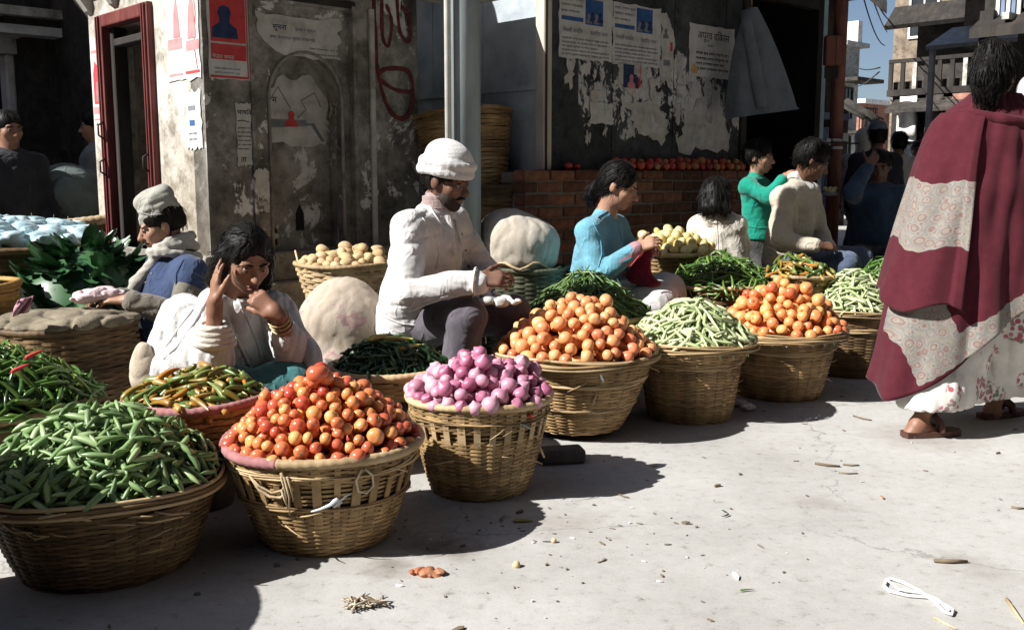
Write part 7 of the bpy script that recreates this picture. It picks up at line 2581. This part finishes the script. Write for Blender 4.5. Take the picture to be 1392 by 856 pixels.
# the free end thrown over the near shoulder, hanging to the hip
verts, faces, band, uvs = [], [], [], []
NA, NB = 44, 80
for i in range(NA + 1):
    u = i / NA
    for j in range(NB + 1):
        v = j / NB
        z = 1.36 - v * (1.36 - (.60 - .06 * u + .03 * math.sin(9 * u)))
        th0, th1 = math.radians(172 - 10 * v), math.radians(236 + 4 * v)
        th = th0 + (th1 - th0) * u
        off = .022 + .034 * v * v + .012 * math.sin(u * 16 + v * 2) * v + (.020 if u > .9 else 0) * v
        P = shawl_pt(th, z, off)
        verts.append(P - p12.o)
        band.append(min(v - .36, .70 - v) * .76)
        uvs.append((u * .34, v * .8, .7))
for i in range(NA):
    for j in range(NB):
        faces.append((i * (NB + 1) + j, (i + 1) * (NB + 1) + j, (i + 1) * (NB + 1) + j + 1, i * (NB + 1) + j + 1))
cloth_obj('shawl_end', verts, faces, band, uvs, p12.root)
# rolled fold over the shoulders
mb = MB()
mb.tube([shawl_pt(t, 1.36 - .05 * abs(math.sin((t - 3.6) * .9)), .012) - p12.o for t in np.linspace(math.radians(195), math.radians(340), 22)], [.012 + .012 * math.sin(PI * k / 21) for k in range(22)], 8, flat=.6)
me = mb.mesh('shawl_fold', SHAWL); link('shawl_fold', me, p12.root)


def _skirt12(s):
    J = p12.J
    s.cap(J['pelvis'], J['pelvis'] + Vector((0, 0, -.1)), .15, .16, .05)
    s.cap(J['ha'], J['ka'] + Vector((0, 0, -.05)), .13, .13, .08); s.cap(J['hb'], J['kb'], .13, .13, .08)
    s.cap(J['ka'] + Vector((0, 0, -.05)), J['aa'] + Vector((.03, .02, .06)), .13, .105, .08)
    s.cap(J['kb'], J['ab'] + Vector((0, 0, .06)), .14, .12, .08)
    s.cap(J['aa'] + Vector((.06, .02, .13)), J['ab'] + Vector((-.02, 0, .12)), .11, .12, .10)
    s.cut(Vector((0, 0, .125)), (0, 0, -1), .006)


p12.garment('skirt', FLOWER, [J[k] for k in ('pelvis', 'ha', 'hb', 'ka', 'kb', 'aa', 'ab')], .22, _skirt12, h=.008, folds=[(Waves(101, 5, 7, (1.8, 1.5, .3)), .004, True)])
# sandals
SOLE = mat('worn_leather', [(.3, (.05, .025, .018)), (.7, (.12, .055, .04))], 14, 5, .6)
for q, (a, d) in enumerate(((J['aa'], Vector((.92, .2, 0))), (J['ab'], Vector((.9, .4, 0))))):
    d = nrm(d); sd = d.cross(Vector((0, 0, 1)))
    base = Vector((a.x, a.y, 0)) - p12.o
    mb = MB()
    out = [(-.075, .0), (-.065, .03), (-.02, .036), (.06, .042), (.13, .046), (.185, .034), (.20, .0), (.185, -.032), (.13, -.042), (.06, -.034), (-.02, -.032), (-.065, -.028)]
    pl = [base + d * x + sd * y for x, y in out]
    mb.prism([(p.x, p.y) for p in pl], .003, .026, axis='z')
    so = p12.add('sandal', bevel(link('tmp', mb.mesh('sandal', SOLE)), .004).data); bpy.data.objects.remove(bpy.data.objects['tmp'])
    mb = MB()
    mb.tube([base + d * .085 + sd * y + Vector((0, 0, z)) for y, z in ((.045, .02), (.035, .055), (0, .072), (-.03, .055), (-.04, .02))], [.012] * 5, 8, flat=2.4)
    me = mb.mesh('strap', SOLE); link('strap', me, so)

# =================================================================== people farther off
def far_person(label, px, py, d, f, coat, sc=1.0, h=.014, skin=SKIN, hair=True, cap=None, seated=False, legs_m=W_BLACK, arm=None, lean=0.0, scarf=None):
    H = at(px, py, d)
    sd = nrm(Vector((f[1], -f[0], 0)))
    fw = nrm(Vector((f[0], f[1], 0)))
    J = dict(head=H, neck=H + Vector((0, 0, -.145 * sc)) - fw * .02, sa=H + sd * .17 * sc + Vector((0, 0, -.22 * sc)), sb=H - sd * .17 * sc + Vector((0, 0, -.22 * sc)))
    J['pelvis'] = H + Vector((0, 0, -.72 * sc)) - fw * (.04 + lean)
    for q, s_ in (('a', 1), ('b', -1)):
        J['e' + q] = J['s' + q] + sd * s_ * .05 + Vector((0, 0, -.27 * sc)) + fw * .03
        J['w' + q] = J['e' + q] + fw * .14 - sd * s_ * .04 + Vector((0, 0, -.18 * sc))
        gz = .07
        if seated:
            J['k' + q] = J['pelvis'] + fw * .4 + sd * s_ * .1 + Vector((0, 0, .05)); J['a' + q] = Vector((J['k' + q].x, J['k' + q].y, gz))
        else:
            J['k' + q] = Vector((J['pelvis'].x, J['pelvis'].y, J['pelvis'].z * .52)) + sd * s_ * .09 + fw * .05 * s_; J['a' + q] = Vector((J['pelvis'].x, J['pelvis'].y, gz)) + sd * s_ * .09 - fw * .06 * s_
    if arm: J['ea'], J['wa'] = arm
    p = Person(label, J, f, sc=sc, skin=skin, h=h, group='people farther off in the lane')
    p.body(hands=[(J['wa'], J['wa'] - J['ea'], (0, 0, -1) if not arm else (0, 1, 0), 1, .4), (J['wb'], J['wb'] - J['eb'], (0, 0, -1), -1, .4)], feet=[(J['aa'], fw), (J['ab'], fw)])
    p.face(brow=True)
    if hair: p.hair(low=-.06, h=.009, strands=200)
    p.garment('coat', coat, [J[k] for k in ('sa', 'sb', 'ea', 'eb', 'wa', 'wb', 'pelvis', 'neck')], .22, lambda s: (torso(s, J, .125 * sc), sleeve(s, J, 'a', .07, .066, .05, end=.92), sleeve(s, J, 'b', .07, .066, .05, end=.92)), folds=[(Waves(int(px), 5, 7), .005, True)])
    p.garment('trousers', legs_m, [J[k] for k in ('pelvis', 'ka', 'kb', 'aa', 'ab')], .18, lambda s: (s.cap(J['pelvis'] + sd * .06, J['pelvis'] - sd * .06, .13, .13), legs(s, J, 'a', .1, .085, .065), legs(s, J, 'b', .1, .085, .065)))
    if cap:
        p.garment('cap', cap, [p.hp(0, 0, .06)], .17, lambda s: (s.ell(p.hp(0, -.012, .06), (.085, .104, .05), p.M, .02), s.ell(p.hp(0, -.02, .10), (.078, .09, .05), p.M, .02)), h=.009)
    if scarf:
        p.garment('headscarf', scarf, [p.hp(0, 0, 0)], .2, lambda s: (s.ell(p.hp(0, -.03, .03), (.098, .11, .11), p.M, .02), s.cap(p.hp(0, -.07, -.02), p.J['neck'] + Vector((0, 0, -.05)), .08, .10, .04), s.ell(p.hp(0, .09, -.02), (.07, .09, .09), p.M, .01, 's')), h=.01)
    return p


wr = at(1181, 226, 7.30)
far_person('person wrapped in a dark blue shawl, hand raised to the brow, sitting in shade', 1196, 226, 7.6, (-.35, -.9, -.25), W_DARKBLUE, .98, .011, SKIN_D, seated=True, arm=(at(1158, 262, 7.25), wr))
far_person('person in a black coat and grey cap walking away up the lane', 1192, 186, 9.4, (.1, 1, 0), W_BLACK, 1.0, .014, cap=W_GREYJ)
far_person('person in a pale tunic with a bag strap walking up the lane', 1222, 195, 10.6, (.3, .9, 0), W_CREAM, .98, .014)
far_person('person in a beige headscarf beside the grey-capped walker', 1174, 192, 10.2, (.1, 1, 0), W_BEIGE, .92, .014, scarf=W_CREAM)
far_person('distant dark-clad person standing by the pale lane post', 1248, 205, 12.5, (-.4, -.9, 0), W_BLACK, .95, .016)
far_person('man in a bulky dark jacket with folded arm, in the shaded alley at far left', 12, 176, 6.9, (.75, -.6, -.1), W_BLACK, 1.03, .011, SKIN, lean=.02)
far_person('man in a grey jacket half hidden by the far edge of the shrine', 128, 172, 7.75, (-.95, -.3, -.1), W_GREYJ, .98, .012, SKIN_L)
far_person('person with a pink and white headscarf cut by the right edge', 1402, 130, 6.6, (.2, .95, 0), cloth_mat('pink_white_print', (.5, .42, .48), var=.4), .95, .012, scarf=cloth_mat('pink_white_scarf', (.58, .5, .56), var=.4))

# =================================================================== sacks, cloths and bundles
JUTE = mat('jute_sacking', [(.28, (.33, .27, .20)), (.5, (.46, .39, .30)), (.7, (.56, .49, .39))], 9, 7, .95, .6, 160)
JUTE_D = mat('dark_burlap', [(.28, (.10, .085, .06)), (.5, (.19, .16, .115)), (.72, (.29, .25, .18))], 11, 7, .95, .8, 150)
WSACK = mat('white_flour_sack', [(.28, (.33, .29, .235)), (.5, (.44, .395, .33)), (.7, (.52, .475, .41))], 6, 7, .95, .6, 160)
NEWS = mat('crumpled_paper', [(.3, (.45, .44, .42)), (.6, (.62, .61, .58))], 18, 6, .9, .3, 60)

for m_ in (JUTE, WSACK):
    knit(m_, 110, .35, 'X', .002); knit(m_, 110, .35, 'Z', .002)


def blob(name, label, cat, prims, m, h=.01, folds=None, group=None, part=None):
    pts = []
    for p in prims: pts += [p[0]] + ([p[1]] if isinstance(p[1], Vector) else [])
    s = sdf_for(pts, .42, h)
    for p in prims:
        if isinstance(p[1], Vector): s.cap(p[0], p[1], p[2], p[3], .04)
        else: s.ell(p[0], p[1], None, .04)
    for f_ in folds or (): s.folds(*f_)
    c = Vector((prims[0][0].x, prims[0][0].y, 0))
    o = link(name, s.mesh(name, m, c)); o.location = c
    return tag(o, label, cat, group)


c = at(706, 330, 5.38)
GRB = basket('greenish tall basket holding the bulging white sack', (c.x + .03, c.y + .04, 0), .19, .235, .60, N=26, rows=50, mat_=CANE_GREEN, seed=71, rim='coil', rim_r=.013, rim_mat=CANE_GREEN, loose=0, stakes=False)
blob('sack', 'bulging white cloth sack tied down in the greenish basket', 'sack', [(at(705, 330, 5.40), (.225, .21, .15)), (at(690, 318, 5.40), (.16, .16, .14)), (at(705, 350, 5.40), (.215, .20, .10))], WSACK, .009, [(Waves(111, 8, 6, (1, 1, .5)), .0035, True), (Waves(113, 15, 7, (1, 1, .5)), .0018, True)])
mb = MB()
mb.tube([at(x, y, 5.38 - .22 * math.sin(t * PI)) for t, x, y in [(k / 12, 650 + 112 * k / 12, 362 + 5 * math.sin(k * 1.3)) for k in range(13)]], .008, 6)
o = mb.build('sack_string', TWINE); tag(o, 'thin string binding the mouth of the bulging white sack', 'string')
blob('sack', 'round jute sack with faint pink print between the two sellers', 'sack', [(at(468, 432, 4.52), (.185, .17, .19)), (at(440, 445, 4.50), (.12, .12, .15)), (at(490, 450, 4.5), (.13, .12, .16)), (at(468, 470, 4.52) + Vector((0, 0, -.1)), (.2, .18, .22))], knit(mat('pink_printed_jute', [(.28, (.30, .24, .18)), (.46, (.40, .335, .265)), (.56, (.43, .365, .30)), (.62, (.37, .22, .22)), (.68, (.42, .36, .29))], 7, 4, .95, .6, 160), 110, .4, 'Z', .002), .009, [(Waves(115, 8, 6, (1, 1, .6)), .003, True), (Waves(116, 14, 7), .0015, True)])
blob('sack', 'torn corner of a jute sack standing behind the mixed chillies', 'sack', [(at(196, 496, 3.52), (.042, .045, .085)), (at(200, 512, 3.52), (.055, .05, .07))], JUTE, .006, [(Waves(117, 12, 7), .002, True)])
# crate under the potato basket
cr = thing('crate', 'rough wooden crate under the pale potato basket', 'crate', (-.90, 5.36, 0), WALL_ROT)
for k in range(4):
    mb = MB(); mb.box((-.2, -.2, .01 + k * .085), (.2, -.185, .085 + k * .085)); mb.build('slat', POST_WOOD, cr)
for k in range(4):
    mb = MB(); mb.box((-.2, -.183, .01 + k * .085), (-.185, .2, .085 + k * .085)); mb.build('slat', POST_WOOD, cr)
mb = MB(); mb.box((-.2, -.2, .335), (.2, .2, .355)); mb.build('top', POST_WOOD, cr)
# unseen crates added beyond the left edge to deepen the shade by the pea basket
for k in range(3):
    t = thing('crate', ['bottom', 'middle', 'top'][k] + ' dark crate of an added unseen stack shading the left corner', 'crate', (-2.54, 1.50, .42 * k), .15 + .05 * k, 'unseen crates added for shade')
    for q in range(4):
        for (a, b_) in (((-.42, -.36), (.42, -.34)), ((-.42, .34), (.42, .36)), ((-.42, -.338), (-.40, .338)), ((.40, -.338), (.42, .338))):
            mb = MB(); mb.box((a[0], a[1], .01 + q * .102), (b_[0], b_[1], .10 + q * .102)); mb.build('slat', DARK_WOOD, t)
    mb = MB(); mb.box((-.39, -.33, .005), (.39, .33, .38)); mb.build('load', JUTE_D, t)
# dried slices on a flat tray
tr = thing('tray', 'flat tray of grey dried slices beside the dark chillies', 'tray', (-.745, 4.06, .26))
mb = MB(); mb.lathe([(0, 0), (.15, 0), (.17, .02), (.165, .025), (.14, .012), (0, .012)], 24); mb.build('dish', CANE_DARK, tr)
DRY = mat('grey_dried_slice', [(.3, (.13, .12, .105)), (.7, (.30, .28, .25))], 20, 6, .95, .5, 60, objv=.4)
rs = random.Random(4)
dm = []
for k in range(3):
    mb = MB(); mb.prism([(-.045, 0), (-.03, .014), (.0, .018), (.04, .01), (.048, -.002), (.03, -.014), (-.02, -.015)], -.003, .003, axis='z'); dm.append(mb.mesh('dried_slice', DRY))
for k in range(38):
    a, q = rs.uniform(0, 6.28), .13 * math.sqrt(rs.random())
    link('dried_slice', rs.choice(dm), tr, loc=(q * math.cos(a), q * math.sin(a), .02 + .045 * (1 - q / .13) + rs.uniform(0, .02)), rot=(rs.uniform(-.4, .4), rs.uniform(-.4, .4), rs.uniform(0, 6)))
sb = thing('stand', 'upturned pot under the tray of dried slices', 'pot', (-.745, 4.06, 0))
mb = MB(); mb.lathe([(.12, 0), (.13, .1), (.10, .22), (.08, .262)], 20); mb.build('pot_body', CANE_DARK, sb)
# stands under the shallow trays
for (t_, lab, hh, r_) in ((TR2, 'clay pot under the pink-rimmed chilli basket', .25, .13), (TR3, 'clay pot under the dark chilli tray', .265, .13), (TR6, 'clay pot under the small mixed chilli basket', .40, .11), (TR4, 'clay pot under the slender bean basket', .18, .16), (LEM, 'tall clay pot under the lemon basket', .38, .13), (TR1, 'low clay stand under the long chilli basket', .11, .2), (TR5, 'low clay stand under the basket before the child', .24, .18), (TR7, 'low clay stand behind the last bean basket', .24, .15)):
    mb = MB(); mb.lathe([(r_ * .8, 0), (r_, hh * .5), (r_ * .9, hh)], 20)
    o = mb.build('pot', MORTAR); o.location = (t_.location.x, t_.location.y, 0); tag(o, lab, 'pot', 'pots under the baskets')
# crumpled paper by the man's hand
blob('paper', 'crumpled white paper beside the white-hatted man\'s hand', 'paper', [(at(668, 408, 4.32), (.07, .05, .018)), (at(690, 410, 4.32), (.06, .04, .014)), (at(655, 398, 4.34), (.05, .04, .014))], NEWS, .006, [(Waves(121, 9, 7), .010, True)])
# burlap over the overturned basket and its open-weave side
cv = thing('burlap_cover', 'folded burlap spread over the overturned basket', 'burlap', (-1.95, 4.30, .46))
s = sdf_for([Vector((-1.95, 4.30, .48))], .42, .009)
s.ell((-1.95, 4.30, .475), (.31, .30, .035), None, .03).ell((-1.84, 4.2, .49), (.16, .14, .03), None, .03).ell((-2.05, 4.22, .49), (.15, .12, .03), None, .03)
s.folds(Waves(125, 5, 7, (1.4, 1, .5)), .009, True)
link('burlap', s.mesh('burlap', JUTE_D, Vector((-1.95, 4.30, .46))), cv)
for q in range(2):
    for k in range(9):
        mb = MB()
        P = []
        for t in np.linspace(0, 1, 9):
            a = 3.45 + .95 * ((k / 8 + (t * .45 if q else -t * .45)) % 1.0)
            P.append(Vector((.345 * math.cos(a), .345 * math.sin(a), -.02 - .16 * t)))
        if max((P[i + 1] - P[i]).length for i in range(8)) < .1:
            mb.tube(P, .008, 5, flat=.5); mb.build('lattice_strip', CANE_LIGHT, cv)
mb = MB()
mb.quadgrid([[at(24 + 22 * u - 8 * v, 408 + 22 * v - 6 * u, 3.94 + .05 * u + .012 * math.sin(9 * u + 5 * v)) for u in np.linspace(0, 1, 9)] for v in np.linspace(0, 1, 8)])
o = solidify(mb.build('cloth', cloth_mat('rose_cloth', (.42, .22, .27), var=.2)), .004); tag(o, 'pink cloth corner hanging by the burlap-covered basket', 'cloth')
# pale blue plastic sheet
c = Vector(PLB.location)
blob('plastic_sheet', 'crumpled pale blue plastic sheet over the big dark basket', 'plastic sheet', [(c + Vector((0, 0, .76)), (.44, .42, .07)), (c + Vector((-.1, -.1, .80)), (.28, .22, .08)), (c + Vector((.1, .1, .78)), (.25, .2, .07))], mat('pale_blue_plastic', [(.3, (.25, .40, .47)), (.5, (.42, .57, .62)), (.7, (.62, .72, .75))], 7, 5, .28, .3, 40, spec=.5), .011, [(Waves(131, 6, 7), .030, True), (Waves(132, 12, 7), .012, True)])
# leafy greens
LEAF = both('cabbage_leaf', [(.015, .05, .02), (.025, .08, .03), (.05, .13, .05), (.010, .035, .016)], rough=.35, scale=8)
lg = thing('leafy_greens', 'heap of broad dark green leaves before the shrine wall', 'greens', (-2.17, 5.08, 0))
mb = MB(); mb.lathe([(.34, 0), (.36, .3), (.30, .55), (.16, .68), (0, .72)], 20, wob=lambda a, z: .1 * math.sin(3 * a + 5 * z)); mb.build('bundle_core', LEAF[1], lg)
lm = []
for k in range(3):
    P = []
    for i in range(7):
        t = i / 6
        w_ = .055 * math.sin(PI * min(1, t * .92 + .05)) ** .7
        P.append([(x * w_ + .006 * math.sin(8 * t + x * 5 + k), -.01 + t * .19, .05 * t * t * (1 + .5 * k) + .02 * abs(x) + .006 * math.sin(9 * t + 3 * x)) for x in (-1, -.5, 0, .5, 1)])
    mb = MB(); mb.quadgrid(P); lm.append(mb.mesh('leaf', [LEAF[0]], recalc=False))
rs = random.Random(9)
for k in range(290):
    a, z = rs.uniform(0, 6.28), rs.uniform(.25, .74)
    r = np.interp(z, [0, .3, .55, .68, .74], [.34, .36, .30, .16, .04])
    link('leaf', rs.choice(lm), lg, loc=(r * math.cos(a), r * math.sin(a), z), rot=(rs.uniform(-.9, .5), rs.uniform(-.5, .5), a - PI / 2 + rs.uniform(-.7, .7)), scale=(rs.uniform(.45, .85),) * 3)
# straw sheaf and cloth-covered load in the alley
sf = thing('straw_sheaf', 'sheaf of dry stalks standing in the alley baskets', 'straw', at(62, 300, 6.1) * 1.0)
sf.location.z = 0
rs = random.Random(2)
for k in range(14):
    a = rs.uniform(0, 6.28)
    b0 = Vector((.05 * math.cos(a), .05 * math.sin(a), .45)); b1 = b0 + Vector((rs.uniform(-.12, .14), rs.uniform(-.1, .1), rs.uniform(.2, .42)))
    mb = MB(); mb.tube([b0 * 1.0 - Vector((0, 0, .45)), b0, (b0 + b1) / 2 + Vector((rs.uniform(-.02, .02), 0, 0)), b1], [.004, .004, .0035, .002], 5); mb.build('stalk', CANE_LIGHT if k % 2 else JUTE_D, sf)
blob('covered_load', 'grey-green cloth covering a rounded load in the shaded alley', 'bundle', [(at(92, 268, 7.3), (.26, .25, .24)), (at(72, 275, 7.3), (.22, .22, .25)), (at(92, 340, 7.3), (.3, .28, .4))], cloth_mat('grey_green_cover', (.11, .14, .135), var=.25), .016, [(Waves(141, 3, 7, (1.5, 1.5, .5)), .02, True)])
# the jacket on the stall
c0 = at(1030, 90, 7.22)
jk = thing('jacket', 'grey-white jacket hanging by its collar from the stall roof', 'jacket', c0)
prof = [(10, 1016, 1030), (22, 1010, 1036), (40, 1004, 1045), (70, 996, 1058), (100, 991, 1069), (130, 987, 1079), (160, 985, 1087)]
P = []
for i, yy in enumerate(np.linspace(10, 162, 22)):
    x0 = np.interp(yy, [p[0] for p in prof], [p[1] for p in prof]); x1 = np.interp(yy, [p[0] for p in prof], [p[2] for p in prof])
    row_ = []
    for k in range(40):
        a = 2 * PI * k / 40
        u = .5 + .5 * math.cos(a)
        v = (yy - 10) / 150
        dep = (.03 + .05 * v) * math.sin(a) + .018 * v * math.sin(u * 15 + 2 * v) + .05 * u * v
        hem = 12 * u * (1 if v > .9 else 0) * (v - .9) / .1
        row_.append(at(x0 + (x1 - x0) * u, yy - hem, 7.22 + dep) - c0)
    P.append(row_ + [row_[0]])
mb = MB(); mb.quadgrid(P); mb.build('cloth', cloth_mat('grey_white_canvas', (.13, .15, .165), var=.2), jk)
mb = MB(); mb.tube([at(1012 + 4 * k, 14 + 22 * k, 7.17) - c0 for k in range(7)], [.03, .035, .04, .045, .045, .045, .04], 10, flat=.5); mb.build('sleeve', cloth_mat('grey_white_canvas', (.13, .15, .165)), jk)
mb = MB(); mb.tube([at(1022, 10, 7.22) - c0, at(1022, -30, 7.22) - c0], .004, 5); mb.build('hanging_loop', TWINE, jk)
# hand scale with a pan of yellow fruit
sc_ = thing('hanging_scale', 'hanging scale pan heaped with small yellow fruit beside the brown post', 'scale', at(1128, 262, 7.45))
mb = MB(); mb.lathe([(0, -.025), (.05, -.02), (.068, 0), (.07, .004), (.05, -.012), (0, -.016)], 20); mb.build('pan', GALV, sc_)
for k in range(3):
    a = 2 * PI * k / 3
    mb = MB(); mb.tube([(.068 * math.cos(a), .068 * math.sin(a), 0), (0, 0, .36)], .0022, 4); mb.build('chain', WIRE, sc_)
mb = MB(); mb.tube([(-.2, 0, .37), (.2, 0, .36)], .006, 6); mb.build('beam', DARK_WOOD, sc_)
mb = MB(); mb.tube([(0, 0, .37), (0, 0, 1.2)], .003, 5); mb.build('cord', WIRE, sc_)
rs = random.Random(6)
for k in range(14):
    a = rs.uniform(0, 6.28); q = .05 * math.sqrt(rs.random())
    o = link('lemon', M_LEM[0]); o.matrix_local = Matrix.Translation(Vector(sc_.location) + Vector((q * math.cos(a), q * math.sin(a), .008 + .02 * (k > 8)))) @ rand_rot(rs) @ Matrix.Scale(.017, 4)
    tag(o, 'small yellow fruit in the hanging scale pan', 'fruit', 'fruit in the scale pan')

# =================================================================== litter on the ground
STRING = mat('white_string', [(.3, (.58, .58, .56)), (.7, (.74, .74, .72))], 30, 4, .9)


def gpt(x, y, z=.004):
    return gnd(x, y) + Vector((0, 0, z))


pts = [(1205, 790), (1202, 799), (1210, 806), (1235, 812), (1262, 814), (1280, 822), (1296, 832), (1293, 838), (1284, 834), (1270, 820), (1250, 805), (1228, 794), (1212, 789)]
mb = MB(); mb.tube([gpt(x, y, .006) for x, y in pts], .0045, 6, closed=True)
tag(mb.build('string', STRING), 'loop of white string lying on the pale ground', 'string')
mb = MB(); mb.tube([gpt(x, y, .011) for x, y in ((1205, 792), (1222, 806), (1250, 810), (1275, 820), (1290, 835))], .004, 6)
tag(mb.build('string', STRING), 'second strand twisted along the loop of white string', 'string')
STICKM = mat('dry_stick', [(.3, (.10, .075, .05)), (.7, (.22, .17, .11))], 20, 5, .9)
for k, (x0, y0, x1, y1, r, lab) in enumerate(((1270, 764, 1315, 765, .006, 'straight brown stick beyond the white string'), (1108, 631, 1142, 635, .005, 'flat twig lying left of the walking foot'), (1146, 632, 1168, 633, .0035, 'thin pale twig next to the flat twig'), (1140, 643, 1166, 644, .003, 'thin dark twig below the flat twig'), (1375, 690, 1392, 692, .004, 'twig at the right edge of the ground'), (1160, 566, 1185, 572, .004, 'wisp of straw beside the maroon shawl corner'), (1368, 815, 1392, 850, .004, 'yellow straw at the right lower corner'), (1270, 840, 1300, 856, .003, 'pale straw by the end of the string'), (840, 672, 855, 677, .003, 'short straw at the edge of the basket shadow'))):
    mb = MB(); mb.tube([gpt(x0, y0, r), gpt((x0 + x1) / 2, (y0 + y1) / 2 + 1, r * 1.2), gpt(x1, y1, r)], [r, r * 1.1, r * .6], 6)
    tag(mb.build('stick', STICKM if k not in (6, 7) else CANE_LIGHT), lab, 'stick', 'sticks and straws on the ground')
# squashed tomato, wilted roots, peels, paper
blob('squashed_tomato', 'squashed orange tomato skin on the damp patch', 'tomato', [(gpt(572, 778, .002), (.032, .020, .005)), (gpt(588, 782, .002), (.022, .014, .004))], mat('squashed_tomato_skin', [(.3, (.22, .07, .035)), (.5, (.36, .14, .07)), (.7, (.45, .24, .14))], 40, 5, .5), .004, [(Waves(151, 25, 7), .004, True)])
rt = thing('dried_roots', 'tangle of pale dried roots at the shadow edge', 'roots', gpt(497, 824, 0))
rs = random.Random(12)
for k in range(26):
    a = rs.uniform(0, 6.28); c = Vector((rs.uniform(-.05, .05), rs.uniform(-.025, .025), .004))
    P = [c + Vector((math.cos(a), math.sin(a), 0)) * L + Vector((0, 0, rs.uniform(0, .02))) + Vector((rs.uniform(-.006, .006), rs.uniform(-.006, .006), 0)) for L in (-.03, -.01, .01, .03)]
    mb = MB(); mb.tube(P, [.002, .003, .003, .001], 5); mb.build('root', JUTE if k % 3 else STICKM, rt)
for k, (x, y, me, lab, sc_k) in enumerate(((712, 710, M_CHM[0], 'curved green chilli dropped in the basket shadow', .75), (685, 706, M_CHG[1], 'thin green chilli dropped in the basket shadow', .7), (702, 770, M_POT[1], 'dried yellowish peel near the damp patch', .012), (985, 702, M_CHD[1], 'clump of dark green leaf on the sunlit ground', .5), (985, 697, M_CHD[0], 'second dark green scrap beside the green clump', .35), (1016, 804, M_CHG[0], 'small green scrap low on the sunlit ground', .5), (1198, 677, M_CHM[2], 'small red scrap of chilli on the open ground', .35), (753, 737, M_POT[0], 'brown crumb on the sunlit ground', .008))):
    o = link('scrap', me); o.location = gpt(x, y, .006); o.scale = (sc_k, sc_k, sc_k * .8); o.rotation_euler = (0, 0, k * 1.3); tag(o, lab, 'scrap', 'vegetable scraps on the ground')
blob('paper', 'torn white paper crumpled under the twine-looped basket', 'paper', [(gpt(1000, 552, .02), (.05, .03, .012)), (gpt(1016, 558, .02), (.035, .03, .014))], NEWS, .006, [(Waves(155, 14, 7), .010, True)])
# fine rubbish nobody could count
rs = random.Random(21)
mb = MB()
for k in range(380):
    x, y = rs.uniform(-1.0, 3.6), rs.uniform(2.1, 6.5)
    if k % 3 == 0: x, y = rs.gauss(.0, .45), rs.gauss(2.95, .3)
    r = rs.uniform(.0015, .006) * (1 if rs.random() < .85 else 1.8)
    q = [(rs.uniform(.5, 1) * r * math.cos(a), rs.uniform(.5, 1) * r * math.sin(a)) for a in np.linspace(0, 6.28, 6)[:-1]]
    el = rs.uniform(1, 3.5); an = rs.uniform(0, 6.28)
    pl = [(x + (a * el) * math.cos(an) - b * math.sin(an), y + (a * el) * math.sin(an) + b * math.cos(an)) for a, b in q]
    mb.prism(pl, .001, .001 + r * rs.uniform(.3, .9), axis='z', mi=rs.choice((0, 0, 1, 2, 3)))
tag(mb.build('litter', [STICKM, JUTE_D, MORTAR, NEWS]), 'fine grit, straw bits and crumbs strewn over the ground', 'litter', None, 'stuff')
